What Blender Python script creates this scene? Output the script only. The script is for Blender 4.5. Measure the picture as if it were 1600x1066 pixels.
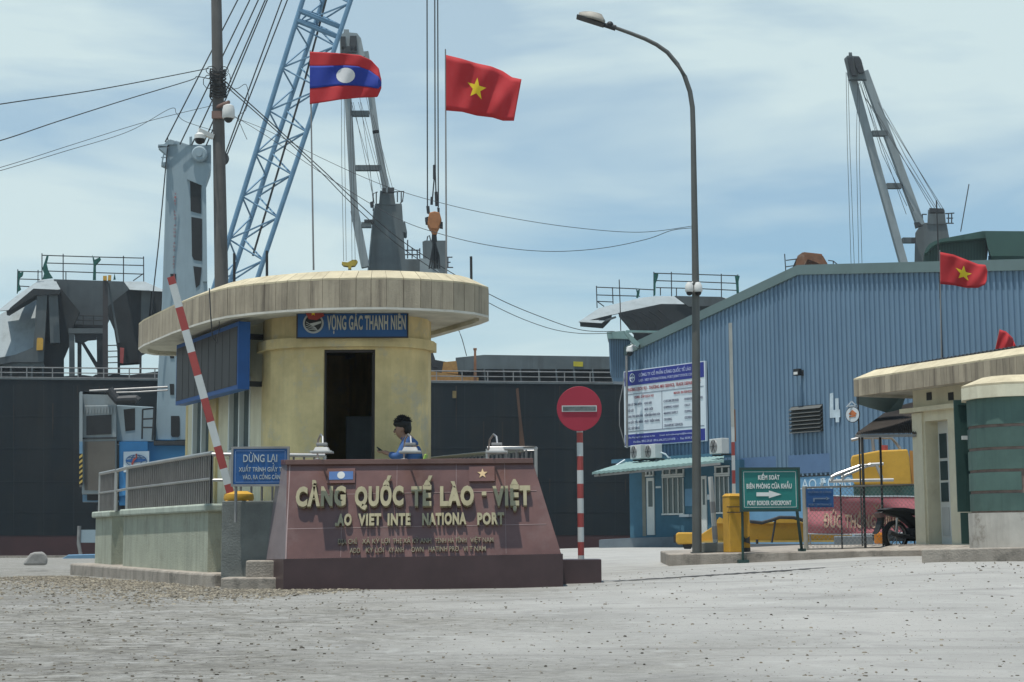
import bpy, math, random
from mathutils import Vector, Matrix
random.seed(7)
S = bpy.context.scene
for o in list(bpy.data.objects): bpy.data.objects.remove(o)
C = S.collection

# ------------------------------------------------------------------ camera
FPX = 2500.0; CAM = Vector((0, 0, 1.4))
TH = math.atan(299 / FPX); ROLL = math.radians(-0.3)
RM = Matrix.Rotation(TH + math.pi / 2, 3, 'X') @ Matrix.Rotation(ROLL, 3, 'Z')
cd = bpy.data.cameras.new('camera'); cam = bpy.data.objects.new('camera', cd); C.objects.link(cam)
cd.sensor_width = 36; cd.lens = 36 * FPX / 1600; cd.clip_start = .1; cd.clip_end = 9000
cam.matrix_world = Matrix.Translation(CAM) @ RM.to_4x4()
S.camera = cam
# ------------------------------------------------------------------ sky, sun, exposure
SUNV = Vector((.15, .15, -1)).normalized()
w = bpy.data.worlds.new('World'); S.world = w; w.use_nodes = True
nt = w.node_tree; N = nt.nodes; L = nt.links; N.clear()
out = N.new('ShaderNodeOutputWorld'); bg = N.new('ShaderNodeBackground')
sky = N.new('ShaderNodeTexSky'); sky.sky_type = 'NISHITA'; sky.sun_disc = False
sky.sun_elevation = math.asin(-SUNV.z); sky.sun_rotation = math.atan2(-SUNV.x, -SUNV.y)
sky.air_density = 1.0; sky.dust_density = 1.5; sky.ozone_density = 1.0
tc = N.new('ShaderNodeTexCoord'); mp = N.new('ShaderNodeMapping'); mp.inputs['Scale'].default_value = (2.6, 2.6, 13); mp.inputs['Rotation'].default_value = (0, math.radians(4), .3)
mp.inputs['Location'].default_value = (.35, .2, .25)
n1 = N.new('ShaderNodeTexNoise'); n1.inputs['Scale'].default_value = 1.0; n1.inputs['Detail'].default_value = 5; n1.inputs['Roughness'].default_value = .5; n1.inputs['Distortion'].default_value = .4
cr = N.new('ShaderNodeValToRGB'); cr.color_ramp.elements[0].position = .35; cr.color_ramp.elements[1].position = .58
sep = N.new('ShaderNodeSeparateXYZ'); mr = N.new('ShaderNodeMapRange'); mr.inputs[1].default_value = .16; mr.inputs[2].default_value = .29; mr.inputs[3].default_value = 0; mr.inputs[4].default_value = .45
ad = N.new('ShaderNodeMath'); ad.operation = 'ADD'; ad.use_clamp = True
mu = N.new('ShaderNodeMapRange'); mu.inputs[3].default_value = .22; mu.inputs[4].default_value = .95
fo = N.new('ShaderNodeMapRange'); fo.inputs[1].default_value = .34; fo.inputs[2].default_value = .62; fo.inputs[3].default_value = 1; fo.inputs[4].default_value = .0
mf_ = N.new('ShaderNodeMath'); mf_.operation = 'MULTIPLY'
mx = N.new('ShaderNodeMix'); mx.data_type = 'RGBA'; mx.inputs[7].default_value = (7.9, 8.05, 7.95, 1)
L.new(tc.outputs['Generated'], mp.inputs[0]); L.new(mp.outputs[0], n1.inputs[0]); L.new(n1.outputs[0], cr.inputs[0])
L.new(tc.outputs['Generated'], sep.inputs[0]); L.new(sep.outputs[2], mr.inputs[0])
L.new(cr.outputs[0], ad.inputs[0]); L.new(mr.outputs[0], ad.inputs[1]); L.new(ad.outputs[0], mu.inputs[0])
L.new(sep.outputs[2], fo.inputs[0]); L.new(mu.outputs[0], mf_.inputs[0]); L.new(fo.outputs[0], mf_.inputs[1]); L.new(mf_.outputs[0], mx.inputs[0]); bl = N.new('ShaderNodeVectorMath'); bl.operation = 'MULTIPLY'; bl.inputs[1].default_value = (.92, 1.16, 1.26); L.new(sky.outputs[0], bl.inputs[0]); L.new(bl.outputs[0], mx.inputs[6]); tn = N.new('ShaderNodeVectorMath'); tn.operation = 'MULTIPLY'; tn.inputs[1].default_value = (.84, 1.0, 1.03); L.new(mx.outputs[2], tn.inputs[0]); L.new(tn.outputs[0], bg.inputs[0])
bg.inputs[1].default_value = .10; L.new(bg.outputs[0], out.inputs[0])
sl = bpy.data.lights.new('sun', 'SUN'); sl.energy = 4.9; sl.angle = math.radians(.6); sl.color = (1, .96, .89)
so = bpy.data.objects.new('sun', sl); C.objects.link(so); so.rotation_euler = SUNV.to_track_quat('-Z', 'Y').to_euler(); so.location = (0, 0, 60)
S.view_settings.view_transform = 'Standard'; S.view_settings.look = 'None'; S.view_settings.gamma = 1; S.view_settings.exposure = 0

# ------------------------------------------------------------------ helpers
def P(px, py, D):
    d = RM @ Vector(((px - 800) / FPX, (533 - py) / FPX, -1)); return CAM + d * (D / d.y)
class VP:
    """a vertical plane through two plan points; at(px,py) gives (along, height) where that direction meets it"""
    def __init__(s, p0, p1):
        s.o = Vector((p0[0], p0[1], 0)); d = Vector((p1[0] - p0[0], p1[1] - p0[1], 0)); s.L = d.length; s.d = d.normalized()
        s.n = Vector((-s.d.y, s.d.x, 0))          # into the wall
        s.M = Matrix(((s.d.x, s.n.x, 0, s.o.x), (s.d.y, s.n.y, 0, s.o.y), (0, 0, 1, 0), (0, 0, 0, 1)))
    def at(s, px, py):
        r = RM @ Vector(((px - 800) / FPX, (533 - py) / FPX, -1))
        t = (s.o - CAM).dot(s.n) / r.dot(s.n); q = CAM + r * t
        return (q - s.o).dot(s.d), q.z
    def pt(s, u, dep, z): return s.M @ Vector((u, dep, z))
def axis_frame(o, xd):
    d = Vector((xd[0], xd[1], 0)).normalized(); n = Vector((-d.y, d.x, 0))
    return Matrix(((d.x, n.x, 0, o[0]), (d.y, n.y, 0, o[1]), (0, 0, 1, o[2]), (0, 0, 0, 1)))
def tag(o, label=None, cat=None, group=None, kind=None):
    if label: o['label'] = label
    if cat: o['category'] = cat
    if group: o['group'] = group
    if kind: o['kind'] = kind
    return o
def thing(name, label, cat, loc=(0, 0, 0), group=None, rotz=0):
    o = bpy.data.objects.new(name, None); C.objects.link(o); o.location = loc; o.rotation_euler = (0, 0, rotz); o.empty_display_size = .2
    return tag(o, label, cat, group)
def dup(root, loc, label=None, rotz=None):
    def rec(o, par):
        c = o.copy(); C.objects.link(c)
        if par: c.parent = par
        for ch in list(kids.get(o.name, [])): rec(ch, c)
        return c
    kids = {}
    for o in bpy.data.objects:
        if o.parent: kids.setdefault(o.parent.name, []).append(o)
    c = rec(root, None); c.location = loc
    if rotz is not None: c.rotation_euler = (0, 0, rotz)
    if label: c['label'] = label
    return c
class MB:
    def __init__(s, M=None): s.v = []; s.f = []; s.t = []; s.M = M
    def add(s, vs, fs, tint=1.0, M=None):
        M = M if M is not None else s.M; b = len(s.v)
        for p in vs:
            p = Vector(p); s.v.append(tuple(M @ p) if M is not None else tuple(p))
        for f in fs: s.f.append(tuple(b + i for i in f)); s.t.append(tint)
        return s
    def box(s, x0, x1, y0, y1, z0, z1, tint=1.0, M=None):
        v = [(x0, y0, z0), (x1, y0, z0), (x1, y1, z0), (x0, y1, z0), (x0, y0, z1), (x1, y0, z1), (x1, y1, z1), (x0, y1, z1)]
        return s.add(v, [(0, 3, 2, 1), (4, 5, 6, 7), (0, 1, 5, 4), (1, 2, 6, 5), (2, 3, 7, 6), (3, 0, 4, 7)], tint, M)
    def hexa(s, v, tint=1.0): return s.add(v, [(0, 3, 2, 1), (4, 5, 6, 7), (0, 1, 5, 4), (1, 2, 6, 5), (2, 3, 7, 6), (3, 0, 4, 7)], tint)
    def prism(s, pts, z0, z1, tint=1.0, M=None):      # plan polygon
        n = len(pts); v = [(p[0], p[1], z0) for p in pts] + [(p[0], p[1], z1) for p in pts]
        return s.add(v, [tuple(reversed(range(n))), tuple(range(n, 2 * n))] + [(i, (i + 1) % n, n + (i + 1) % n, n + i) for i in range(n)], tint, M)
    def vprism(s, pts, y0, y1, tint=1.0, M=None):     # polygon in x,z extruded in y
        n = len(pts); v = [(p[0], y0, p[1]) for p in pts] + [(p[0], y1, p[1]) for p in pts]
        return s.add(v, [tuple(range(n)), tuple(reversed(range(n, 2 * n)))] + [(i, n + i, n + (i + 1) % n, (i + 1) % n) for i in range(n)], tint, M)
    def px(s, pts, D, th, tint=1.0, back=1.0, rad=True):        # outline at real distance D with real thickness th
        n = len(pts); fr = [P(p[0], p[1], p[2] if len(p) > 2 else D) for p in pts]; c = sum(fr, Vector()) / n
        dv = Vector((c.x, c.y - 0, 0)).normalized() if rad else Vector((0, 1, 0)); bk = [c + (q - c) * back + dv * th for q in fr]
        return s.add(fr + bk, [tuple(reversed(range(n))), tuple(range(n, 2 * n))] + [(i, (i + 1) % n, n + (i + 1) % n, n + i) for i in range(n)], tint)
    def tube(s, pts, r, n=8, r1=None, cap=True, tint=1.0, M=None):
        pts = [Vector(p) for p in pts]; m = len(pts); v = []
        for i, p in enumerate(pts):
            d = (pts[min(i + 1, m - 1)] - pts[max(i - 1, 0)]).normalized()
            a = d.cross(Vector((0, 0, 1)) if abs(d.z) < .9 else Vector((0, 1, 0))).normalized(); b = d.cross(a)
            rr = r if r1 is None else r + (r1 - r) * i / (m - 1)
            for k in range(n):
                t = 2 * math.pi * (k + .5) / n; v.append(p + a * math.cos(t) * rr + b * math.sin(t) * rr)
        f = [(i * n + k, i * n + (k + 1) % n, (i + 1) * n + (k + 1) % n, (i + 1) * n + k) for i in range(m - 1) for k in range(n)]
        if cap: f += [tuple(reversed(range(n))), tuple(range((m - 1) * n, m * n))]
        return s.add(v, f, tint, M)
    def bar(s, p, q, wd, ht, tint=1.0):               # rectangular bar
        p = Vector(p); q = Vector(q); d = (q - p).normalized()
        a = d.cross(Vector((0, 0, 1)) if abs(d.z) < .97 else Vector((0, 1, 0))).normalized() * wd / 2; b = d.cross(a).normalized() * ht / 2
        return s.hexa([p - a - b, p + a - b, p + a + b, p - a + b, q - a - b, q + a - b, q + a + b, q - a + b], tint)
    def lathe(s, prof, c=(0, 0, 0), n=20, ax='z', tint=1.0, M=None, ring=False):
        v = []; m = len(prof)
        for r, h in prof:
            for k in range(n):
                t = 2 * math.pi * k / n; x = r * math.cos(t); y = r * math.sin(t)
                p = (x, y, h) if ax == 'z' else ((x, h, y) if ax == 'y' else (h, x, y)); v.append((c[0] + p[0], c[1] + p[1], c[2] + p[2]))
        f = [(i * n + k, i * n + (k + 1) % n, (i + 1) * n + (k + 1) % n, (i + 1) * n + k) for i in range(m - 1) for k in range(n)]
        f += [tuple(range(n)), tuple(range((m - 1) * n, m * n))] if not ring else [((m - 1) * n + k, (m - 1) * n + (k + 1) % n, (k + 1) % n, k) for k in range(n)]
        return s.add(v, f, tint, M)
    def ball(s, c, r, n=12, sq=(1, 1, 1), tint=1.0):
        v = []; m = n // 2 + 1
        for i in range(1, m):
            ph = math.pi * i / m
            for k in range(n):
                t = 2 * math.pi * k / n; v.append((c[0] + r * sq[0] * math.sin(ph) * math.cos(t), c[1] + r * sq[1] * math.sin(ph) * math.sin(t), c[2] + r * sq[2] * math.cos(ph)))
        f = [(i * n + k, i * n + (k + 1) % n, (i + 1) * n + (k + 1) % n, (i + 1) * n + k) for i in range(m - 2) for k in range(n)]
        v += [(c[0], c[1], c[2] + r * sq[2]), (c[0], c[1], c[2] - r * sq[2])]; a = len(v) - 2
        f += [(a, (k + 1) % n, k) for k in range(n)] + [(a + 1, (m - 2) * n + k, (m - 2) * n + (k + 1) % n) for k in range(n)]
        return s.add(v, f, tint)
    def text(s, txt, u, z, width, cap, dep=.004, M=None, bold=.012, y=0.0, slant=0, tint=1.0):
        v, f = glyphs(txt, bold); x0 = min(p[0] for p in v); x1 = max(p[0] for p in v); k = width / (x1 - x0); h = cap / .728
        z_m = max(abs(p[2]) for p in v)
        return s.add([(u + (p[0] - x0) * k + p[1] * h * slant, y - (p[2] / z_m + 1) * dep / 2, z + p[1] * h) for p in v], f, tint, M)
    def build(s, name, mat, parent=None, smooth=False, bevel=0, local=False, solid=0):
        me = bpy.data.meshes.new(name); v = s.v
        if parent is not None and not local:
            o = parent; off = Vector((0, 0, 0)); 
            while o is not None: off += o.location; o = o.parent
            v = [(a - off.x, b - off.y, c - off.z) for a, b, c in v]
        me.from_pydata(v, [], s.f)
        at = me.attributes.new('tint', 'FLOAT', 'FACE'); at.data.foreach_set('value', s.t)
        import bmesh
        bm = bmesh.new(); bm.from_mesh(me); bmesh.ops.recalc_face_normals(bm, faces=bm.faces); bm.to_mesh(me); bm.free()
        if smooth:
            me.shade_smooth()
            try: me.set_sharp_from_angle(angle=math.radians(35))
            except Exception: pass
        me.materials.append(mat)
        ob = bpy.data.objects.new(name, me); C.objects.link(ob)
        if parent is not None: ob.parent = parent
        if bevel:
            m = ob.modifiers.new('bevel', 'BEVEL'); m.width = bevel; m.segments = 2; m.limit_method = 'ANGLE'; m.angle_limit = math.radians(40)
        if solid:
            m = ob.modifiers.new('solid', 'SOLIDIFY'); m.thickness = solid
        return ob
_g = {}
def glyphs(txt, bold, sp=1.0):
    if (txt, bold) in _g: return _g[(txt, bold)]
    cu = bpy.data.curves.new('t', 'FONT'); cu.body = txt; cu.extrude = .02; cu.offset = bold; cu.space_character = 1.0 + max(0, bold) * 2.6; cu.resolution_u = 3; cu.size = 1
    ob = bpy.data.objects.new('t', cu); C.objects.link(ob); dg = bpy.context.evaluated_depsgraph_get()
    me = bpy.data.meshes.new_from_object(ob.evaluated_get(dg)); r = ([tuple(v.co) for v in me.vertices], [tuple(p.vertices) for p in me.polygons])
    bpy.data.objects.remove(ob); bpy.data.curves.remove(cu); bpy.data.meshes.remove(me); _g[(txt, bold)] = r; return r

_m = {}
def mat(name, col, rough=.75, metal=0, var=.18, sc=2.5, streak=0, scol=(.08, .07, .055), ssc=5, spot=0, spcol=(.12, .07, .04), spsc=1.5, bump=0, bsc=40, spec=.35, alpha=1, trans=0, notint=False):
    if name in _m: return _m[name]
    m = bpy.data.materials.new(name); m.use_nodes = True; t = m.node_tree; n = t.nodes; l = t.links; b = n['Principled BSDF']
    b.inputs['Roughness'].default_value = rough; b.inputs['Metallic'].default_value = metal; b.inputs['Specular IOR Level'].default_value = spec
    g = n.new('ShaderNodeNewGeometry'); pos = g.outputs['Position']
    no = n.new('ShaderNodeTexNoise'); no.inputs['Scale'].default_value = sc; no.inputs['Detail'].default_value = 6; no.inputs['Roughness'].default_value = .62; l.new(pos, no.inputs[0])
    r = n.new('ShaderNodeMapRange'); r.inputs[1].default_value = .3; r.inputs[2].default_value = .7; r.inputs[3].default_value = 1 - var; r.inputs[4].default_value = 1 + var; l.new(no.outputs[0], r.inputs[0])
    k = n.new('ShaderNodeMath'); k.operation = 'MULTIPLY'; l.new(r.outputs[0], k.inputs[0]); k.inputs[1].default_value = 1
    if not notint: a = n.new('ShaderNodeAttribute'); a.attribute_name = 'tint'; l.new(a.outputs['Fac'], k.inputs[1])
    c = n.new('ShaderNodeVectorMath'); c.operation = 'SCALE'; c.inputs[0].default_value = col[:3]; l.new(k.outputs[0], c.inputs['Scale']); cur = c.outputs[0]
    def mixin(cur, fac, colr):
        x = n.new('ShaderNodeMix'); x.data_type = 'RGBA'; l.new(fac, x.inputs[0]); l.new(cur, x.inputs[6]); x.inputs[7].default_value = (*colr, 1); return x.outputs[2]
    if streak:
        mp = n.new('ShaderNodeMapping'); mp.inputs['Scale'].default_value = (ssc, ssc, ssc * .07); l.new(pos, mp.inputs[0])
        q = n.new('ShaderNodeTexNoise'); q.inputs['Scale'].default_value = 1; q.inputs['Detail'].default_value = 5; q.inputs['Roughness'].default_value = .65; l.new(mp.outputs[0], q.inputs[0])
        e = n.new('ShaderNodeMapRange'); e.inputs[1].default_value = .48; e.inputs[2].default_value = .72; e.inputs[4].default_value = streak; l.new(q.outputs[0], e.inputs[0]); cur = mixin(cur, e.outputs[0], scol)
    if spot:
        q = n.new('ShaderNodeTexNoise'); q.inputs['Scale'].default_value = spsc; q.inputs['Detail'].default_value = 9; q.inputs['Roughness'].default_value = .7; l.new(pos, q.inputs[0])
        e = n.new('ShaderNodeMapRange'); e.inputs[1].default_value = .54; e.inputs[2].default_value = .64; e.inputs[4].default_value = spot; l.new(q.outputs[0], e.inputs[0]); cur = mixin(cur, e.outputs[0], spcol)
    l.new(cur, b.inputs['Base Color'])
    if bump:
        q = n.new('ShaderNodeTexNoise'); q.inputs['Scale'].default_value = bsc; q.inputs['Detail'].default_value = 4; l.new(pos, q.inputs[0])
        z = n.new('ShaderNodeBump'); z.inputs['Strength'].default_value = bump; z.inputs['Distance'].default_value = .02; l.new(q.outputs[0], z.inputs['Height']); l.new(z.outputs[0], b.inputs['Normal'])
    if trans: b.inputs['Transmission Weight'].default_value = trans
    _m[name] = m; return m

M_ = dict(
 canopy=mat('cream fascia', (.34, .29, .215), .85, streak=.85, scol=(.11, .09, .07), ssc=6, var=.14, bump=.2),
 cap=mat('cream cap', (.47, .41, .28), .85, streak=.4, scol=(.25, .2, .13), ssc=5, var=.12, spot=.25, spcol=(.2, .16, .1)),
 soffit=mat('soffit plaster', (.52, .50, .44), .9, spot=.35, spcol=(.3, .27, .2)),
 yellow=mat('yellow plaster', (.60, .48, .25), .85, var=.24, sc=1.4, streak=.35, scol=(.27, .24, .15), ssc=3, spot=.8, spcol=(.44, .40, .30), spsc=1.3),
 cream=mat('cream plaster', (.62, .58, .44), .85, var=.08, streak=.3, scol=(.35, .3, .2), ssc=4, spot=.25, spcol=(.4, .34, .22)),
 green_wall=mat('pale green render', (.32, .335, .265), .9, var=.12, streak=.5, scol=(.16, .17, .14), ssc=6, spot=.35, spcol=(.17, .16, .12), bump=.3),
 grey_wall=mat('grey cement render', (.155, .165, .155), .9, var=.2, spot=.4, spcol=(.09, .095, .09), bump=.3),
 kerb=mat('kerb concrete', (.30, .265, .225), .9, var=.22, streak=.6, scol=(.12, .10, .08), ssc=4, spot=.7, spcol=(.11, .10, .085), spsc=2.2, bump=.5),
 granite=mat('red granite', (.125, .066, .057), .27, var=.28, sc=1.3, bump=.02, bsc=90, spot=.35, spcol=(.165, .11, .10), spsc=2, spec=.5),
 granite_side=mat('sunlit side granite', (.19, .16, .165), .4, var=.2),  # sun on the left side face put into a lighter, greyer colour
 granite_dark=mat('dark granite', (.055, .032, .034), .3, var=.2, spec=.4),
 gold=mat('cream metal letters', (.29, .26, .165), .45, var=.18, sc=5, metal=0, streak=.3, scol=(.25, .2, .1)),
 steel=mat('stainless tube', (.38, .37, .36), .38, metal=.85, var=.12),
 dullsteel=mat('dull galvanised tube', (.25, .245, .24), .5, metal=.5, var=.2),
 sign_blue=mat('sign blue', (.018, .085, .24), .45, var=.08, spot=.1, spcol=(.1, .12, .15)),
 led_blue=mat('cabinet blue', (.018, .085, .27), .5, var=.12),
 led=mat('dark display', (.032, .027, .028), .5, var=.2, streak=.3, scol=(.05, .045, .045), ssc=8),
 white=mat('white paint', (.48, .50, .49), .6, var=.08, streak=.25, scol=(.35, .33, .28), ssc=5),
 lettw=mat('white lettering', (.60, .62, .60), .6, var=.1, sc=6),
 red=mat('red paint', (.30, .055, .05), .6, var=.15, streak=.2, scol=(.2, .06, .05)),
 nored=mat('sign red', (.29, .03, .05), .55, var=.06, spec=.2),
 yell=mat('machine yellow', (.50, .28, .035), .55, var=.15, spot=.35, spcol=(.16, .09, .04), spsc=2.5),
 black=mat('black paint', (.015, .016, .017), .5, var=.2),
 dark=mat('dark steel', (.03, .032, .034), .6, var=.25),
 glass=mat('dark window glass', (.05, .075, .08), .12, var=.3, sc=.8, spec=.6),
 pole=mat('weathered concrete pole', (.115, .11, .105), .85, var=.15, streak=.5, scol=(.05, .05, .05), ssc=8),
 lamp=mat('grey lamp steel', (.10, .105, .10), .6, metal=.2, var=.12, streak=.3, ssc=8),
 hull=mat('black hull paint', (.012, .017, .020), .85, spec=.08, var=.25, sc=.12, streak=.5, scol=(.035, .033, .030), ssc=.5, spot=.25, spcol=(.03, .024, .018), spsc=.25),
 boot=mat('red boot topping', (.055, .020, .020), .7, var=.25, sc=.3),
 shipgrey=mat('ship grey', (.105, .125, .13), .65, var=.18, sc=.5, streak=.5, scol=(.05, .05, .045), ssc=1.2),
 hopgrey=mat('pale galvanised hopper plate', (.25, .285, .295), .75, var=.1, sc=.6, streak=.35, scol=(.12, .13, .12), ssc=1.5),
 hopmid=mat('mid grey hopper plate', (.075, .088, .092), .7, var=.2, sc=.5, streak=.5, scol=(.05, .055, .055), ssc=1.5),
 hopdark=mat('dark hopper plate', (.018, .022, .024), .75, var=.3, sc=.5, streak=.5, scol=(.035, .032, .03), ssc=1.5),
 jib=mat('crane pale grey', (.24, .275, .285), .6, var=.12, sc=.5, streak=.35, scol=(.13, .12, .1), ssc=1.5),
 crane_blue=mat('crane light blue', (.12, .225, .33), .55, var=.12),
 crane_dblue=mat('crane blue', (.045, .21, .44), .55, var=.12, sc=.6),
 crane_grey=mat('crane tower grey', (.25, .32, .355), .6, var=.08, sc=.4, streak=.25, scol=(.12, .15, .17), ssc=2),
 rope=mat('wire rope', (.035, .038, .04), .6),
 cable=mat('black cable', (.03, .032, .034), .6),
 wh_blue=mat('blue corrugated sheet', (.125, .20, .28), .5, var=.08, sc=.4, streak=.35, scol=(.07, .13, .21), ssc=2.2),
 wh_lblue=mat('pale blue wall paint', (.13, .275, .42), .7, var=.08, spot=.2, spcol=(.09, .2, .33)),
 wh_dblue=mat('dark blue paint', (.085, .15, .26), .6, var=.08),
 office=mat('office blue wall', (.055, .145, .21), .8, var=.1, spot=.2, spcol=(.04, .1, .15)),
 trim=mat('grey green trim', (.115, .165, .165), .6, var=.1, sc=.8),
 awn=mat('pale green awning', (.20, .30, .285), .55, var=.1, streak=.2),
 roofg=mat('dark green roof', (.022, .05, .043), .6, var=.2, sc=.4, streak=.4, scol=(.02, .035, .03), ssc=1),
 brownroof=mat('brown corrugated sheet', (.07, .06, .052), .75, var=.2),
 rust=mat('rusty plate', (.20, .09, .045), .85, var=.35, sc=1.2, spot=.5, spcol=(.3, .22, .16)),
 orange=mat('orange hook block', (.33, .14, .055), .7, var=.3, sc=1.5, spot=.4, spcol=(.08, .05, .03)),
 green_p=mat('dark green stone paint', (.065, .115, .10), .75, var=.15, streak=.45, scol=(.03, .06, .055), ssc=9),
 joint=mat('stone joint', (.19, .14, .12), .9, var=.3, sc=6),
 plinth=mat('stained pale plinth', (.42, .40, .36), .9, var=.15, spot=.6, spcol=(.13, .11, .085), spsc=2.2, streak=.3),
 sgreen=mat('sign green', (.012, .155, .14), .45, var=.06),
 frame_g=mat('dark green frame', (.02, .05, .045), .5),
 tyre=mat('tyre rubber', (.018, .018, .018), .85),
 skin=mat('skin', (.30, .17, .115), .6, var=.05, notint=True), hair=mat('black hair', (.012, .011, .011), .6, var=.2, sc=30),
 shirt=mat('blue shirt cloth', (.045, .105, .26), .8, var=.12, sc=8, notint=True), trouser=mat('dark trousers', (.018, .019, .024), .85, var=.1, notint=True),
 chair=mat('green plastic', (.28, .42, .08), .45), net=mat('green netting', (.012, .085, .07), .9, var=.4, sc=4),
 fl_red=mat('red flag cloth', (.40, .025, .03), .8, var=.06), fl_blue=mat('blue flag cloth', (.018, .04, .26), .8, var=.06), fl_yel=mat('yellow flag cloth', (.75, .55, .03), .8, var=.05), fl_wht=mat('white flag cloth', (.62, .62, .62), .8, var=.05),
 board=mat('white board', (.56, .62, .66), .6, var=.05), navy=mat('navy board', (.02, .03, .21), .5, var=.06), bred=mat('red print', (.33, .05, .06), .7), btxt=mat('dark print', (.10, .11, .17), .7), bpale=mat('pale print', (.4, .44, .6), .7),
 banner=mat('red banner cloth', (.36, .12, .14), .8, var=.2, sc=2, spot=.25, spcol=(.45, .17, .18), spsc=1.5), btext=mat('faded yellow print', (.42, .29, .21), .8),
 tarp=mat('grey green tarp', (.085, .13, .13), .7, var=.15), orangebox=mat('orange plastic', (.62, .23, .03), .5), stone=mat('rock', (.28, .27, .255), .9, var=.25, bump=.6, bsc=12),
 pvc=mat('white door frame', (.60, .62, .60), .4, var=.05), brown=mat('dark brown post', (.035, .03, .03), .6), locker=mat('grey locker', (.10, .12, .14), .5),
 water=mat('harbour water', (.03, .06, .06), .15, var=.2, bump=.3, bsc=2), globe=mat('white dome plastic', (.58, .58, .56), .4, var=.05), greyblue=mat('grey blue block', (.16, .19, .215), .85, var=.12),
)
# ------------------------------------------------------------------ ground
def ss(a, b, x): t = max(0, min(1, (x - a) / (b - a))); return t * t * (3 - 2 * t)
def gz(x, y):
    z = .28 + .41 * ss(9, 21, y) + .20 * ss(-1, 5, x) * ss(16, 24, y) + .09 * ss(4, 6.5, x) * ss(17, 22, y) * (1 - ss(28, 45, y))
    far_l = -.40; far_r = .03
    fz = far_l + (far_r - far_l) * ss(-20, 3, x)
    # beyond 24 m the yard falls gently towards the quay
    t = max(0, min(1, (y - 25) / (128 - 25))); z0 = z
    mid = .50 + .33 * ss(-6, 4, x)
    if y > 25:
        if y < 60: k = (y - 25) / 35; z = z0 + (mid - z0) * k
        else: k = min(1, (y - 60) / 68); z = mid + (fz - mid) * k
    return z
def ground_mat():
    m = bpy.data.materials.new('dusty concrete yard'); m.use_nodes = True; t = m.node_tree; n = t.nodes; l = t.links; b = n['Principled BSDF']; b.inputs['Roughness'].default_value = .9; b.inputs['Specular IOR Level'].default_value = .2
    g = n.new('ShaderNodeNewGeometry'); pos = g.outputs['Position']
    def noise(s, d=6, r=.6, vec=None, dist=0):
        q = n.new('ShaderNodeTexNoise'); q.inputs['Scale'].default_value = s; q.inputs['Detail'].default_value = d; q.inputs['Roughness'].default_value = r; q.inputs['Distortion'].default_value = dist; l.new(vec or pos, q.inputs[0]); return q.outputs[0]
    def rng(x, a, b_, c=0, d=1):
        q = n.new('ShaderNodeMapRange'); q.inputs[1].default_value = a; q.inputs[2].default_value = b_; q.inputs[3].default_value = c; q.inputs[4].default_value = d; l.new(x, q.inputs[0]); return q.outputs[0]
    def mix(f, a, col, isc=True):
        x = n.new('ShaderNodeMix'); x.data_type = 'RGBA'; l.new(f, x.inputs[0])
        if isinstance(a, tuple): x.inputs[6].default_value = (*a, 1)
        else: l.new(a, x.inputs[6])
        x.inputs[7].default_value = (*col, 1); return x.outputs[2]
    def mul(a, b_):
        q = n.new('ShaderNodeMath'); q.operation = 'MULTIPLY'; l.new(a, q.inputs[0])
        if isinstance(b_, float): q.inputs[1].default_value = b_
        else: l.new(b_, q.inputs[1])
        return q.outputs[0]
    mp = n.new('ShaderNodeMapping'); mp.inputs['Scale'].default_value = (.35, .9, 1); l.new(pos, mp.inputs[0])
    c = mix(rng(noise(.5, 5), .35, .68), (.405, .395, .37), (.33, .325, .305))
    # the left side is covered by darker gravel and wood chips
    sx = n.new('ShaderNodeSeparateXYZ'); l.new(pos, sx.inputs[0])
    w_ = n.new('ShaderNodeMath'); w_.operation = 'ADD'; l.new(sx.outputs[0], w_.inputs[0]); l.new(rng(noise(.35, 3), .3, .7, -2.5, 2.5), w_.inputs[1])
    left = rng(w_.outputs[0], 2.2, -3.6)
    mg = n.new('ShaderNodeMapping'); mg.inputs['Scale'].default_value = (.55, 1.5, 1); l.new(pos, mg.inputs[0])
    c = mix(mul(left, rng(noise(1.3, 8, .8, mg.outputs[0]), .34, .58)), c, (.235, .225, .195))
    c = mix(mul(mul(left, rng(noise(8, 8, .85, mg.outputs[0]), .47, .58)), .9), c, (.10, .094, .08))
    c = mix(mul(mul(left, rng(noise(11, 8, .85, mg.outputs[0]), .56, .64)), .7), c, (.50, .48, .43))
    c = mix(mul(rng(noise(1.1, 6, .7, mp.outputs[0], 1.2), .52, .70), .6), c, (.20, .195, .185))
    c = mix(mul(rng(noise(14, 6, .8), .60, .68), .75), c, (.10, .093, .085))
    mq = n.new('ShaderNodeMapping'); mq.inputs['Scale'].default_value = (.10, 1.1, 1); mq.inputs['Rotation'].default_value = (0, 0, .12); l.new(pos, mq.inputs[0])
    c = mix(mul(rng(noise(1.5, 5, .6, mq.outputs[0], .6), .55, .66), .42), c, (.20, .195, .185))
    mq2 = n.new('ShaderNodeMapping'); mq2.inputs['Scale'].default_value = (.5, 1.7, 1); mq2.inputs['Rotation'].default_value = (0, 0, -.1); l.new(pos, mq2.inputs[0])
    c = mix(mul(rng(noise(2.2, 6, .7, mq2.outputs[0], .3), .58, .68), .4), c, (.50, .50, .475))
    c = mix(mul(rng(noise(3.2, 4, .6), .60, .72), .45), c, (.46, .455, .43))
    c = mix(mul(rng(noise(45, 3, .7), .60, .72), .5), c, (.12, .115, .11))
    l.new(c, b.inputs['Base Color'])
    z = n.new('ShaderNodeBump'); z.inputs['Strength'].default_value = .9; z.inputs['Distance'].default_value = .06; l.new(noise(5, 9, .8), z.inputs['Height']); l.new(z.outputs[0], b.inputs['Normal'])
    return m
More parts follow.
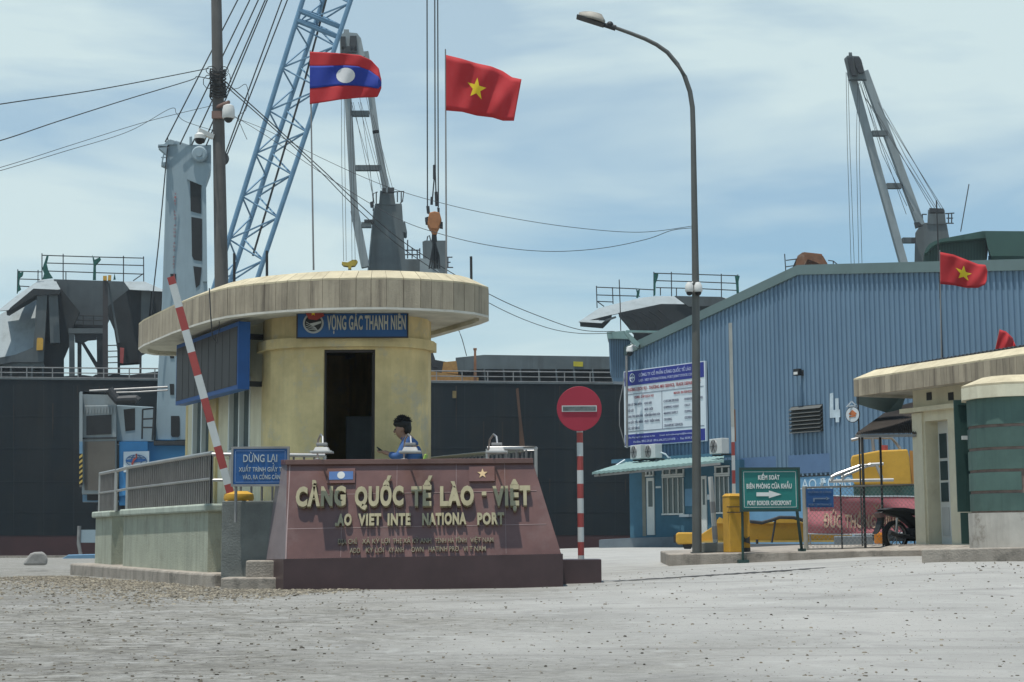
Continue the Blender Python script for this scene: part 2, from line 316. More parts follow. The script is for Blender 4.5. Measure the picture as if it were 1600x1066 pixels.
xs = [-400, -200, -100, -60, -40] + [-30 + i * 1.0 for i in range(61)] + [40, 60, 100, 200, 400]; ys = [-60, -20, 0, 4] + [6 + i * .75 for i in range(40)] + [37, 40, 45, 50, 55, 60, 70, 80, 90, 100, 110, 120, 128]
g = MB(); nx = len(xs)
g.add([(x, y, gz(x, y)) for y in ys for x in xs], [(j * nx + i, j * nx + i + 1, (j + 1) * nx + i + 1, (j + 1) * nx + i) for j in range(len(ys) - 1) for i in range(nx - 1)])
tag(g.build('ground', ground_mat(), smooth=True), kind='structure')
q = MB().hexa([(-400, 128, -8), (400, 128, -8), (400, 128.6, -8), (-400, 128.6, -8), (-400, 128.002, -.43), (400, 128.002, .0), (400, 128.6, .0), (-400, 128.6, -.43)])
tag(q.build('quay', M_['kerb']), kind='structure')
q = MB(); q.add([(-4000, 128.6, -3), (4000, 128.6, -3), (4000, 8000, -3), (-4000, 8000, -3)], [(0, 1, 2, 3)]); tag(q.build('water', M_['water']), kind='structure')
def seam(pts, wd, name='dark_ground_line'):
    m = MB(); R_ = []; rr_ = random.Random(9); V = []; F = []; K = 60
    for i in range(K + 1):
        t = i / K * (len(pts) - 1); j = min(int(t), len(pts) - 2); f = t - j; p = P(pts[j][0] + (pts[j + 1][0] - pts[j][0]) * f, pts[j][1] + (pts[j + 1][1] - pts[j][1]) * f, pts[j][2] + (pts[j + 1][2] - pts[j][2]) * f)
        w_ = wd * (.25 + .9 * rr_.random()) * min(1, i / 8 + .1, (K - i) / 8 + .1); o_ = rr_.uniform(-.05, .05)
        for sgn in (-1, 1): V.append((p.x, p.y + sgn * w_ + o_, gz(p.x, p.y + sgn * w_ + o_) + .006))
        if i: F.append((2 * i - 2, 2 * i, 2 * i + 1, 2 * i - 1))
    m.add(V, F); return tag(m.build(name, M_['groundline']), kind='structure')
M_['groundline'] = mat('dark ground line', (.05, .05, .05), .9, var=.5, sc=8)  # plain dark colour for the irregular strip laid just above the yard
seam([(940, 895, 21.5), (1100, 894, 22), (1200, 892.5, 22.3), (1296, 887, 22.9)], .16)
# loose stones and wood chips, nobody could count them
st = MB(); rnd = random.Random(3)
def chip(x, y, r):
    z = gz(x, y); a = rnd.random() * 6.3; ca, sa = math.cos(a), math.sin(a); rx = r * (.6 + rnd.random()); ry = r * (.4 + .6 * rnd.random()); h = r * (.25 + .5 * rnd.random())
    p = [(-rx, -ry, -.01), (rx, -ry * .8, -.01), (rx * .8, ry, -.01), (-rx * .7, ry, -.01), (-rx * .5, -ry * .4, h), (rx * .6, -ry * .5, h * .8), (rx * .4, ry * .5, h), (-rx * .4, ry * .6, h * .7)]
    st.add([(x + u * ca - v * sa, y + u * sa + v * ca, z + k) for u, v, k in p], [(4, 5, 6, 7), (0, 1, 5, 4), (1, 2, 6, 5), (2, 3, 7, 6), (3, 0, 4, 7)], .4 + 1.3 * rnd.random() ** 1.4)
def chip2(x, y, r, t0, t1):
    chip(x, y, r); b = len(st.t) - 5; k = t0 + (t1 - t0) * rnd.random()
    for q_ in range(b, b + 5): st.t[q_] = k
for i in range(9000):
    y = 10.5 + 14 * rnd.random() ** 1.2; x = (-.34 + .68 * rnd.random()) * y
    if x > -1.5 and rnd.random() < .5: continue
    chip2(x, y, (.005 + .017 * rnd.random() ** 3.2) * (1 if x < -1 else .9), .15, .9)
for i in range(8500):       # drift of chips along the island kerb
    t = rnd.random(); k = abs(rnd.gauss(0, .75)); x = -8.2 + 6.4 * t; y = 28.3 - 1.78 * (x + 7.8); y = max(y, 20.7)
    x += -k * .9 + rnd.gauss(0, .15); y += -k * 1.5
    chip2(x, y, .007 + .019 * rnd.random(), .35, 1.25)
tag(st.build('gravel', mat('stone chips', (.27, .235, .18), .9, var=.4, sc=3)), kind='stuff', label='loose stones and wood chips scattered over the dusty yard')
# ------------------------------------------------------------------ the ship at the quay
def PZ(px, py, D): return P(px, py, D)
def line(mb, pts, r, n=5, D=None): mb.tube([P(*(p if len(p) == 3 else (p[0], p[1], D))) for p in pts], r, n); return mb
DS = 140.0
ship = thing('cargo_ship', 'huge black hulled bulk carrier with red waterline lying along the quay', 'cargo ship', (0, DS, 0))
def deck(px): return 592 + (px) * 8 / 945.
h = MB(); h.px([(-1500, deck(-1500)), (-200, deck(-200)), (945, deck(945)), (1900, deck(1900)), (1800, 836), (-1450, 838)], DS, 26, rad=False)
hu = h.build('hull', M_['hull'], ship)
h = MB(); h.px([(-1450, 838), (1800, 836), (1790, 905), (-1440, 905)], DS + .02, 26, rad=False); h.build('boot_topping', M_['boot'], ship)
h = MB(); h.px([(-1500, deck(-1500) - 1.6), (1900, deck(1900) - 1.6), (1900, deck(1900) + .6), (-1500, deck(-1500) + .6)], DS - .06, 1, rad=False); h.build('deck_edge', M_['shipgrey'], ship)
h = MB()
for x in range(-120, 1000, 47): h.px([(x, 602), (x + .5, 602), (x + .5, 836), (x, 836)], DS - .015, .02, rad=False)
for yy in (650, 700, 752, 800): h.px([(-200, yy), (1000, yy), (1000, yy + .5), (-200, yy + .5)], DS - .02, .02, rad=False)
h.build('weld_seam', mat('seam', (.022, .030, .035), .9), ship)
h = MB(); h.px([(806, 608), (810, 606), (813, 640), (820, 696), (812, 712), (811, 660)], DS - .03, .03); h.build('rust_streak', mat('rust run', (.075, .038, .022), .85, var=.3, sc=.6), ship)
rh = random.Random(12)
for k in range(16):
    x = rh.choice((rh.uniform(0, 240), rh.uniform(670, 980))); y0 = rh.choice((603, rh.uniform(620, 760))); ln = rh.uniform(15, 80); w_ = rh.uniform(.8, 2.2); h = MB(); h.px([(x, y0), (x + w_, y0), (x + w_ * .9, y0 + ln * .5), (x + w_ * .5, y0 + ln), (x + w_ * .1, y0 + ln * .6)], DS - .03, .02, rad=False); h.build('rust_streak', mat('faint rust run', (.028, .022, .018), .9, var=.4, sc=.6), ship)
h = MB(); h.px([(707, 611), (713, 611), (713, 622), (707, 622)], DS - .15, .15); h.build('hull_marking', mat('faded ochre', (.16, .12, .05), .8), ship)
# railing along the deck edge
r_ = MB()
for k, off in enumerate((18, 10, 2.5)): line(r_, [(-120, deck(-120) - off), (400, deck(400) - off), (1010, deck(1010) - off)], .045 if k else .06, 5, DS + .2)
for i in range(29):
    x = -118 + i * 40; line(r_, [(x, deck(x) + 1), (x, deck(x) - 18.5)], .055, 5, DS + .2)
r_.build('deck_railing', M_['dullsteel'], ship)
# hatch coamings
hc = MB(); hc.px([(712, 559), (757, 554.5), (860, 556), (1000, 558), (1000, 577), (745, 577), (712, 581)], 146, 12)
hcc = hc.build('hatch_cover', M_['shipgrey'], ship)
b_ = MB(); b_.px([(712, 576), (1000, 577), (1000, 606), (712, 606)], 148, 6); b_.build('hatch_coaming', M_['hopdark'], ship)
b_ = MB()
for x in (757, 787, 813, 842, 869, 897, 926, 956): b_.px([(x - 1.6, 576), (x + .6, 576), (x + 3.4, 601), (x + .4, 601)], 145.5, .4)
b_.build('coaming_stay', M_['shipgrey'], ship)
b_ = MB(); b_.px([(896, 565), (911, 565.5), (911, 573), (896, 572.5)], 145.9, .08); b_.build('placard', mat('yellow placard', (.5, .42, .03), .6), hcc)
b_ = MB(); b_.px([(-300, 566), (20, 562), (68, 566), (70, 573), (-300, 572)], 145, 10); b_.px([(-300, 572), (72, 573), (72, 603), (-300, 600)], 148, 5); b_.build('hatch_coaming', M_['shipgrey'], ship)
b_ = MB()
for x in (-10, 17, 50, 67): b_.px([(x - 1.5, 571), (x + 1.5, 571), (x + 1.5, 600), (x - 1.5, 600)], 144.6, .4)
b_.build('coaming_stay', M_['hopmid'], ship)
b_ = MB(); b_.px([(668, 579), (700, 584), (748, 590), (748, 599), (700, 597), (668, 594)], 142, 1.2); b_.px([(693, 566), (713, 564), (716, 584), (690, 583)], 143, 1); b_.build('deck_boom', mat('ochre boom', (.30, .17, .05), .7, var=.25), ship)
b_ = MB(); b_.px([(668, 594), (748, 598), (748, 601), (690, 602), (668, 601)], 141.5, .5)
for x in (684, 722, 738): b_.px([(x, 598), (x + 4, 598), (x + 4, 607), (x, 606)], 141.4, .3)
b_.build('boom_rest', mat('red lead', (.22, .09, .05), .8), ship)
b_ = MB(); b_.px([(740.5, 546), (744, 546), (745, 600), (740, 600)], 141.2, .3); b_.px([(739.5, 544), (745, 544), (745, 547), (739.5, 547)], 141.2, .4); b_.build('vent_post', M_['rust'], ship)
b_ = MB(); b_.px([(667, 540), (672, 537), (684, 574), (677, 574)], 144, .6); b_.px([(667, 560), (700, 566), (700, 581), (667, 580)], 145, 2); b_.build('derrick_leg', M_['dark'], ship)

# --- hoppers standing on the deck
def hopper(name, label, parts, rails, nets, dd, root):
    ho = bpy.data.objects.new(name, None); C.objects.link(ho); ho.parent = root; ho.location = (0, 0, 0)
    if label: ho['label'] = label
    for nm, m, D, th, pts in parts:
        k = {'roof_flap': .13, 'side_plate': .045}.get(nm, 0); y1 = max(p[1] for p in pts)
        if k: pts = [(p[0], p[1], D + (y1 - p[1]) * k) for p in pts]
        MB().px(pts, D, th).build(nm, M_[m], ho)
    for Dg in sorted(set(q[0] for q in rails)):
        r = MB()
        for D, pts in rails:
            if D == Dg: line(r, pts, .05, 5, D)
        r.build('guard_rail', M_['dark'], ho)
    for D, pts in nets:
        MB().px(pts, D, .25, back=.8).build('netting', M_['net'], ho)
DL = 144.
pL = [
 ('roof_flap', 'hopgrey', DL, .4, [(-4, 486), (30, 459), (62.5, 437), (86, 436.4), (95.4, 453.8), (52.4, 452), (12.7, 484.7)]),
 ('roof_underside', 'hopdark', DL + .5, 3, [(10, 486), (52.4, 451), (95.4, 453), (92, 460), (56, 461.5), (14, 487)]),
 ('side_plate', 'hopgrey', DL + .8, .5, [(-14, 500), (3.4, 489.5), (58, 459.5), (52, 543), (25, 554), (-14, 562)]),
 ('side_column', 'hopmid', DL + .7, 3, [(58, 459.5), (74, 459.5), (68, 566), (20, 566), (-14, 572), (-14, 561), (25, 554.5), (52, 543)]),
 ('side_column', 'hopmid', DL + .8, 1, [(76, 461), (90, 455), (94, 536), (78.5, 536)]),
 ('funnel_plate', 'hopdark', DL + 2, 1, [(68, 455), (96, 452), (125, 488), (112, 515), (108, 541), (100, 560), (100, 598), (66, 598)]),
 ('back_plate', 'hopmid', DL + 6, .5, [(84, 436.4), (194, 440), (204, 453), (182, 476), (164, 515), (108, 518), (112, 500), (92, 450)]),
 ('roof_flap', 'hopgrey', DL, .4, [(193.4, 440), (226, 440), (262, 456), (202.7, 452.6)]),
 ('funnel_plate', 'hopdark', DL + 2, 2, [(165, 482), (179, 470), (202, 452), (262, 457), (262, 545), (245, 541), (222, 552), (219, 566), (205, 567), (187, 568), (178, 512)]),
 ('side_column', 'hopmid', DL + 1.2, 1, [(221, 455), (236, 455.5), (232, 500), (236, 540), (219, 548)]),
 ('walkway', 'hopdark', DL + 3, 3, [(108, 507), (162, 508), (162, 513), (108, 513)]),
 ('cross_beam', 'hopmid', DL + 1, 1, [(107, 513), (162, 513), (162, 521), (107, 521)]),
 ('leg', 'hopmid', DL + 1.1, 1, [(108, 521), (116.5, 521), (117, 600), (108, 600)]),
 ('leg', 'hopdark', DL + 1.1, 1, [(151, 521), (161, 521), (161, 600), (152, 600)]),
 ('leg', 'hopdark', DL + 1.3, 1, [(121, 524), (127.5, 524), (127.5, 600), (121, 600)]),
 ('gusset', 'hopdark', DL + 1.2, .8, [(116.5, 521), (151, 521), (151, 530), (138, 531), (128, 536), (117, 534)]),
 ('brace', 'hopdark', DL + 1.4, .5, [(127, 536), (131, 534), (154, 570), (152, 578)]),
 ('mast', 'brown', DL - .6, .6, [(160.5, 439), (168.5, 439), (169, 597), (160.5, 597)]),
 ('brace', 'hopmid', DL - .3, .4, [(168.5, 442), (171, 442), (187, 535), (184, 536)]),
 ('leg', 'hopdark', DL + 1, .8, [(183, 530), (187, 530), (188, 597), (184, 597)]),
 ('leg', 'brown', DL + 1, .8, [(218, 545), (221.5, 545), (221, 597), (217.5, 597)]),
 ('fire_box', 'red', DL - .4, .5, [(187.5, 543), (194, 544), (192.5, 568), (187.5, 567)]),
 ('life_box', 'yell', DL + .2, .4, [(58.5, 528), (66, 528), (67.6, 531), (67, 547), (57, 547.5), (57.5, 531)]),
 ('lamp_box', 'yell', DL - .8, .5, [(161, 431), (167, 431), (167, 438), (161, 438)]),
 ('lamp_box', 'yell', DL - .8, .5, [(169, 430), (174, 430), (173.5, 438), (168.5, 438)]),
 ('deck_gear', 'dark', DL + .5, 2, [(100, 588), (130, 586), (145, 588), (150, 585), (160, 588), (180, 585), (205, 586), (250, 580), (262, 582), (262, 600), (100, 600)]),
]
T = DL - .2
rl = [(T, [(65.6, 396), (65.6, 437)]), (T, [(98.7, 397), (98.7, 437)]), (T, [(193, 400), (193, 440)]), (T, [(224.4, 401), (224.6, 440)]), (T, [(225, 427), (208, 439)]),
      (T, [(65.6, 399), (145, 401.5), (224.6, 403.5)]), (T, [(70, 411), (145, 413), (224.6, 415)]), (T, [(72, 423.5), (145, 426), (224.6, 428.5)]),
      (T + 6, [(27.8, 421), (27, 459)]), (T + 6, [(59.5, 422), (59.3, 439)]), (T + 6, [(103, 424), (103, 437)]), (T + 6, [(28, 424), (66, 425)]), (T + 6, [(28, 436), (62, 437)]), (T + 6, [(28, 447), (46, 448)])]
for xx in (115, 130, 146): rl.append((DL + 2.8, [(xx, 493), (xx, 508)]))
rl += [(DL + 2.8, [(110, 493), (162, 494)]), (DL + 2.8, [(110, 500), (162, 501)])]
for yy in range(540, 592, 9): rl.append((DL - .5, [(169, yy), (184, yy - .5)]))
nets = [(T - .1, [(66, 420), (70, 408), (73, 399), (76, 400), (73, 412), (76, 424), (83, 435), (66, 437), (69, 428)]), (T - .1, [(144, 398), (148, 406), (156, 402), (158, 406), (150, 415), (150, 438), (145, 438), (146, 414)]),
        (T + 5.9, [(28, 422), (32, 426), (37, 424), (36, 430), (31, 434), (30, 445), (33, 453), (26, 458), (28, 444)]), (T + 1, [(177, 438), (179, 427), (181, 437)])]
hopper('deck_hopper', None, pL, rl, nets, DL, ship)
DR = 146.
pR = [
 ('roof_flap', 'hopgrey', DR, .4, [(904, 503), (936, 481.5), (970, 473), (1004, 465), (1024.5, 463), (1054, 463), (1074, 476.2), (1033, 475.7), (990, 485), (956, 492), (948, 499), (940, 505)]),
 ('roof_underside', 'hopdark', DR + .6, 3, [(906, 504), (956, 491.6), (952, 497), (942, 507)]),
 ('funnel_plate', 'hopdark', DR + 1, 3, [(966, 489), (990, 484), (1033, 475), (1074, 475.5), (1145, 471), (1165, 560), (990, 560), (990, 519), (978, 503)]),
 ('back_plate', 'hopmid', DR + .8, .5, [(1054, 462.5), (1127.6, 464), (1144, 471), (1120, 478), (1076, 479)]),
 ('roof_flap', 'hopgrey', DR, .4, [(1130, 465), (1168, 467), (1144, 471.5)]),
 ('brace', 'hopmid', DR + .2, .4, [(944, 503), (946, 499), (962, 494), (963, 496)]),
]
T = DR - .2
rr = [(T, [(1021.7, 425), (1021.7, 463)]), (T, [(1049, 425), (1049.4, 463)]), (T, [(1127, 428), (1127.4, 464)]), (T, [(1153, 429), (1154, 466)]), (T, [(1021.7, 427), (1090, 429), (1153, 431)]), (T, [(1021.7, 438.5), (1090, 440.5), (1153, 443)]), (T, [(1025, 449.5), (1090, 451), (1153, 454)]),
      (T + .5, [(932, 447), (933, 481.5)]), (T + .5, [(957, 449), (958, 475)]), (T + .5, [(1032, 450), (1032, 462)]), (T + .5, [(1057, 450), (1057, 463)]), (T + .5, [(932, 448.8), (985, 451), (1021, 453)]), (T + .5, [(933, 461), (1000, 463)]), (T + .5, [(934, 471), (958, 472)]), (T + .5, [(933, 471), (944, 479)]),
      (T + .4, [(967.5, 437), (969, 475), (970, 517)])]
for k in range(5):
    x = 984 + k * 14.; rr.append((DR + .7, [(x - 12, 491 - k * 1.8), (x + 3, 496), (x + 11, 504), (x + 15, 514), (x + 15.5, 522)]))
nets = [(T - .1, [(993, 449), (996, 454), (1000, 452), (999, 460), (997, 466), (994, 466), (995, 458)]), (T - .1, [(1021.5, 428), (1029, 427), (1028, 433), (1024.5, 442), (1024, 462), (1021.5, 462)]), (T - .1, [(1148, 431), (1156, 431), (1154, 440), (1155, 464), (1151, 462), (1150, 445)])]
hopper('deck_hopper', 'ribbed hopper with pale wing roof rising behind the blue warehouse', pR, rr, nets, DR, ship)
pT = [('head_plate', 'rust', 144, 3, [(1243, 416), (1256, 394), (1284, 397), (1290, 410), (1274, 418), (1262, 424)]), ('head_plate', 'rust', 143, 1, [(1246, 400), (1254, 394.5), (1286, 400), (1300, 424), (1276, 410), (1262, 405), (1250, 428), (1240, 428)]), ('head_frame', 'hopdark', 145, 3, [(1236, 424), (1244, 404), (1290, 408), (1310, 440), (1236, 440)])]
rt = [(142.8, [(1226, 397), (1228, 427)]), (142.8, [(1228, 407), (1244, 405)]), (142.8, [(1228, 417), (1242, 415)]), (142.8, [(1228, 425), (1242, 425)]), (142.8, [(1294, 407), (1302, 408), (1322, 424)]), (142.8, [(1298, 416), (1303, 417), (1312, 424)]), (142.8, [(1302, 408), (1302, 424)]), (142.8, [(1311, 414), (1311, 424)])]
ho = bpy.data.objects.new('conveyor_head', None); C.objects.link(ho); ho.parent = ship; ho['label'] = 'rusty conveyor head just over the warehouse ridge'
for nm, m, D, th, pts in pT: MB().px(pts, D, th).build(nm, M_[m], ho)
for g_ in (rt[:4], rt[4:]):
    r = MB()
    for D, pts in g_: line(r, pts, .05, 5, D)
    r.build('guard_rail', M_['dark'], ho)

# --- the ship's two deck cranes
def deck_crane(label, D, tower, side, cabin, jib, bars, head, ropes, extra=()):
    o = bpy.data.objects.new('deck_crane', None); C.objects.link(o); o.parent = ship; o['label'] = label
    MB().px(tower, D, 3.6, back=.94).build('tower', M_['shipgrey'], o, bevel=.05)
    if side: MB().px(side, D + .05, 3).build('tower_side', M_['jib'], o)
    for pts in cabin: MB().px(pts, D - .1, 3).build('tower_cap', M_['shipgrey'], o)
    for (a, b, wd) in jib:
        m = MB(); m.bar(P(*a, D - 1.2), P(*b, D - 1.2), wd, .7); m.build('jib_leg', M_['jib'], o)
    for (a, b) in bars:
        m = MB(); m.bar(P(*a, D - 1.3), P(*b, D - 1.3), .55, .5); m.build('cross_bar', M_['shipgrey'], o)
    for nm, mm, pts in head: MB().px(pts, D - 2.6 + .3 * (nm == 'jib_head'), .6).build(nm, M_[mm], o)
    m = MB()
    for pts in ropes: line(m, pts, .028, 4, D - 2.3)
    m.build('wire_ropes', M_['rope'], o)
    return o
ck = deck_crane('deck crane with white jib behind the guard booth', 150, [(586, 318), (628, 318), (633, 400), (634, 425), (634, 606), (572, 606), (576, 425), (583, 350)], [(583, 330), (587, 318), (583, 425), (574, 425)],
 [[(594, 298), (615, 298), (618, 320), (592, 320)], [(628, 347), (633, 347), (636, 362), (634, 364), (629, 362)], [(620, 405), (658, 405), (658, 606), (620, 606)]],
 [((540, 88), (555, 346), .62), ((554, 330), (571, 418), .74), ((571, 82), (588, 210), .6), ((587, 205), (604, 302), .62)], [((548, 178), (577, 178)), ((556, 263), (596, 263)), ((565, 352), (580, 352))],
 [('jib_head', 'jib', [(531, 88), (531, 56), (538, 50), (558, 52), (564, 60), (570, 88)]), ('jib_head', 'jib', [(537, 46), (545, 46), (546, 52), (537, 52)]),
  ('sheaves', 'dark', [(532, 57), (540, 57), (540, 68), (541, 80), (533, 82)]), ('sheaves', 'dark', [(547, 56), (557, 56), (558, 80), (549, 81), (546, 70)]), ('sheaves', 'dark', [(534, 73), (556, 72), (558, 82), (534, 83)]), ('sheave', 'dark', [(597, 294), (603, 294), (603, 300), (597, 300)]), ('sheave', 'dark', [(606, 293), (616, 293), (616, 300), (606, 300)])],
 [[(533, 90), (534, 258), (537, 408)], [(537, 90), (539, 258), (541, 408)], [(547, 100), (550, 408)], [(550, 160), (553, 300), (555, 408)], [(549, 160), (578, 260), (583, 318)], [(552, 160), (585, 318)], [(560, 160), (596, 296)], [(564, 160), (600, 296)], [(572, 150), (596, 262), (604, 294)], [(578, 170), (609, 293)], [(583, 180), (613, 293)], [(585, 318), (555, 100)]])
m = MB(); m.px([(534.5, 409), (543, 410), (551, 406), (557, 406), (559, 409), (555, 415), (549, 416), (549, 420), (544, 420), (544, 416), (537, 415), (534, 412)], 147.7, .8); m.build('hook_block', mat('spreader yellow', (.40, .29, .03), .6), ck)
m = MB(); m.px([(660, 378), (664, 376), (697, 376), (697, 430), (662, 430)], 149, 4); m.build('machinery_house', M_['shipgrey'], ck)
m = MB(); m.px([(656, 404), (671, 404), (690, 430), (656, 430)], 148.8, 1); m.build('house_side', M_['jib'], ck)
RR = ([(633, 391), (656, 391)], [(633, 398), (656, 398)], [(637, 375), (637, 404)], [(644, 387), (644, 404)], [(652, 391), (652, 404)], [(656, 388), (656, 404)], [(697, 402), (707, 402)], [(700, 402), (700, 418)], [(697, 410), (704, 410)], [(697, 418), (708, 418)], [(667, 376), (668, 370), (671, 368), (673, 376)], [(583, 330), (583, 303), (590, 300)], [(588, 300), (588, 318)], [(616, 300), (631, 299), (629, 315), (625, 318)], [(621, 300), (621, 316)], [(627, 299), (627, 316)], [(570, 346), (584, 346)])
for g_ in (RR[:8], RR[8:12], RR[12:13], RR[13:15], RR[15:18], RR[18:]):
    m = MB()
    for a in g_: line(m, a, .06, 5, 148.3)
    m.build('guard_rail', M_['dark'], ck)
m = MB(); m.px([(569, 343), (585, 343), (585, 348), (569, 348)], 148.4, 1); m.px([(578, 316), (584, 314), (584, 323), (579, 323)], 148.4, .6); m.build('platform', M_['dark'], ck)
ck2 = deck_crane('grey deck crane above the warehouse roof', 150, [(1440, 348), (1479, 348), (1483, 370), (1484, 606), (1426, 606), (1429, 400), (1430, 364)], None,
 [[(1450, 328), (1476, 328), (1478, 350), (1449, 350)]],
 [((1329, 112), (1368, 255), .64), ((1367.3, 252.5), (1414, 420), .68), ((1350, 112), (1388, 215), .62), ((1387.2, 212.5), (1438, 352), .66)], [((1362, 209), (1386, 209)), ((1385, 291), (1408, 291)), ((1410, 376), (1429, 376))],
 [('jib_head', 'shipgrey', [(1319, 92), (1324, 87), (1342, 88), (1346, 94), (1354, 124), (1327, 124)]), ('jib_head', 'shipgrey', [(1326, 82), (1331, 82), (1332, 88), (1326, 88)]), ('sheaves', 'dark', [(1324, 90), (1332, 89), (1335, 110), (1340, 118), (1331, 118)]), ('sheaves', 'dark', [(1334, 90), (1344, 90), (1350, 113), (1342, 114), (1337, 104)]), ('sheave', 'dark', [(1452, 325), (1475, 326), (1475, 332), (1452, 332)]), ('jib_pin', 'dark', [(1428, 348), (1436, 347), (1441, 352), (1430, 356)]), ('jib_pin', 'dark', [(1424, 372), (1431, 371), (1431, 379), (1424, 379)])],
 [[(1322, 113), (1324, 230), (1330, 418)], [(1325, 113), (1328, 230), (1335, 418)], [(1340, 125), (1338, 230), (1342, 418)], [(1342, 125), (1343, 260), (1347, 418)], [(1343, 124), (1378, 240), (1417, 322)], [(1346, 124), (1376, 220), (1428, 330)], [(1350, 150), (1378, 190), (1456, 326)], [(1350, 150), (1398, 228), (1461, 326)], [(1372, 160), (1415, 245), (1464, 326)], [(1380, 170), (1470, 326)], [(1385, 185), (1474, 327)], [(1343, 130), (1416, 335)]])
RR = ([(1441, 335), (1448, 335)], [(1441, 335), (1442, 349)], [(1477, 334), (1491, 333)], [(1479, 341), (1489, 341)], [(1487, 333), (1487, 349)], [(1478, 349), (1490, 349)], [(1482, 334), (1482, 349)])
for g_ in (RR[:2], RR[2:]):
    m = MB()
    for a in g_: line(m, a, .06, 5, 149)
    m.build('guard_rail', M_['dark'], ck2)

# ------------------------------------------------------------------ mobile harbour crane on the quay
DC = 88.0
hcn = thing('harbour_crane', 'blue and grey mobile harbour crane with lattice boom, left of the guard booth', 'crane', (P(290, 862, DC).x, DC, P(290, 862, DC).z))
def LP(nm, m, pts, D, th, bev=0): return MB().px(pts, D, th).build(nm, M_[m], hcn, bevel=bev)
tw = LP('tower', 'crane_grey', [(261, 240), (264, 225), (275, 219), (296, 226), (330, 226), (330, 262), (322, 284), (324, 442), (330, 600), (333, 688), (243, 688), (247, 580), (253, 475)], DC, 2.2, .05)
for pts in ([(300, 277), (309, 279), (314, 290), (314, 334), (298, 330), (297, 281)], [(299, 339), (315.5, 342), (315.5, 408), (303, 406), (300, 400)], [(302, 416), (315, 418), (312, 445), (306, 450)], [(267, 650), (280, 650), (281, 654), (281, 680), (279, 683), (269, 683), (267, 680)], [(265, 600), (272, 600), (272, 617), (266, 617)], [(265, 554), (272, 554), (272, 560), (266, 560)], [(266, 428), (275, 428), (275, 448), (268, 446)]):
    w_ = MB().px(pts, DC - .03, .06).build('opening', M_['black'], tw)
MB().px([(292, 280), (297, 262), (310, 252), (330, 256), (330, 262), (322, 284), (324, 440), (317, 440), (316, 290)], DC - .16, .16).build('tower_flange', M_['crane_grey'], tw)
m = MB()
c_ = P(311, 240, DC - .5); m.lathe([(.36, 0), (.44, .05), (.44, .3), (.36, .35)], tuple(c_), 20, 'y'); m.lathe([(.18, -.06), (.18, 0)], tuple(c_), 16, 'y')
m.build('sheave', M_['crane_grey'], tw)
m = MB(); m.lathe([(.40, 0), (.40, .4)], tuple(P(345, 246, DC - .1)), 18, 'y'); m.build('sheave', M_['dark'], tw)
m = MB()
for pts in ([(247, 226), (262, 225), (262, 229), (247, 228)], [(248, 231), (262, 230), (262, 243), (256, 238)], [(252, 254), (261, 253), (261, 262), (252, 258)]): m.px(pts, DC - .3, .5)
for a in ([(256, 240), (253, 256)], [(252, 246), (260, 246)], [(260, 240), (260, 256)], [(297, 214), (297, 226)]): line(m, a, .04, 5, DC - .4)
m.px([(256, 226), (260, 221), (266, 218), (273, 220), (277, 226)], DC - .1, .6); m.px([(296, 215), (300, 213), (301, 226), (296, 226)], DC - .1, .3)
m.build('head_platform', M_['crane_grey'], hcn)
# vertical lettering down the tower
tx = 'VIET LAO VUNG ANG PORT JSC'; yy = 301
m = MB()
for ch in tx:
    if ch != ' ':
        p = P(271.5 - (yy - 301) * .022 + 1.2, yy + 3.6, DC - .04); m.text(ch, p.x, p.z, .10, .13, .02, y=p.y, bold=0)
    yy += 5.5
m.build('lettering', mat('faded red print', (.33, .13, .13), .7), tw)
# base body, cabins
LP('machine_body', 'crane_dblue', [(186, 690), (252, 690), (340, 692), (340, 790), (186, 790)], DC - .4, 5, .04)
LP('machine_body', 'crane_dblue', [(186, 690), (231, 690), (231, 775), (186, 775)], DC - 1.2, .9, .04)
bd = LP('logo_board', 'board', [(193, 706), (233, 705), (233, 738), (193, 738)], DC - 1.3, .06)
m = MB(); cx, cy = 213, 720; 
for a, b_ in ((16, 9), (8, 9)):
    line(m, [(cx + a * math.cos(t * math.pi / 12), cy + b_ * math.sin(t * math.pi / 12)) for t in range(25)], .022, 4, DC - 1.34)
line(m, [(cx - 16, cy - .2), (cx + 16, cy - .2)], .022, 4, DC - 1.34); line(m, [(cx - 13, cy - 5), (cx + 13, cy - 5)], .018, 4, DC - 1.34)
m.px([(196, 719), (212, 716), (228, 717), (226, 721), (210, 723), (198, 722)], DC - 1.36, .03); m.build('globe_emblem', M_['sign_blue'], bd)
m = MB(); m.px([(212, 709), (214, 709), (214, 716), (210, 720), (208, 726), (216, 728), (220, 725), (219, 730), (208, 730), (205, 725), (208, 717), (212, 715)], DC - 1.38, .03); m.build('anchor_emblem', M_['red'], bd)
cb = LP('engine_cabin', 'jib', [(128, 634), (182, 633), (182, 772), (128, 772)], DC - 1.5, 4, .04)
m = MB(); m.px([(135, 650), (174, 648), (174, 678), (135, 680)], DC - 1.56, .05); m.build('louvre', M_['black'], cb); m = MB(); m.px([(193, 640), (211, 638), (211, 672), (196, 674)], DC - .62, .05); m.build('louvre', M_['black'], cb)
MB().px([(128, 684), (182, 683), (182, 685.5), (128, 686.5)], DC - 1.57, .06).build('door_rail', M_['dark'], cb)
MB().px([(132, 690), (180, 689), (180, 766), (132, 766)], DC - 1.55, .04).build('door_panel', mat('cabin door', (.11, .10, .085), .8, var=.2, sc=.5), cb)
m = MB()
for i in range(11): m.px([(131 + i * 4.7, 636), (133 + i * 4.7, 636), (133 + i * 4.7, 646), (131 + i * 4.7, 646)], DC - 1.58, .06)
m.build('cabin_rib', M_['jib'], cb)
LP('engine_cabin', 'crane_grey', [(182, 633), (240, 636), (240, 690), (182, 690)], DC - .6, 3.6, .04)
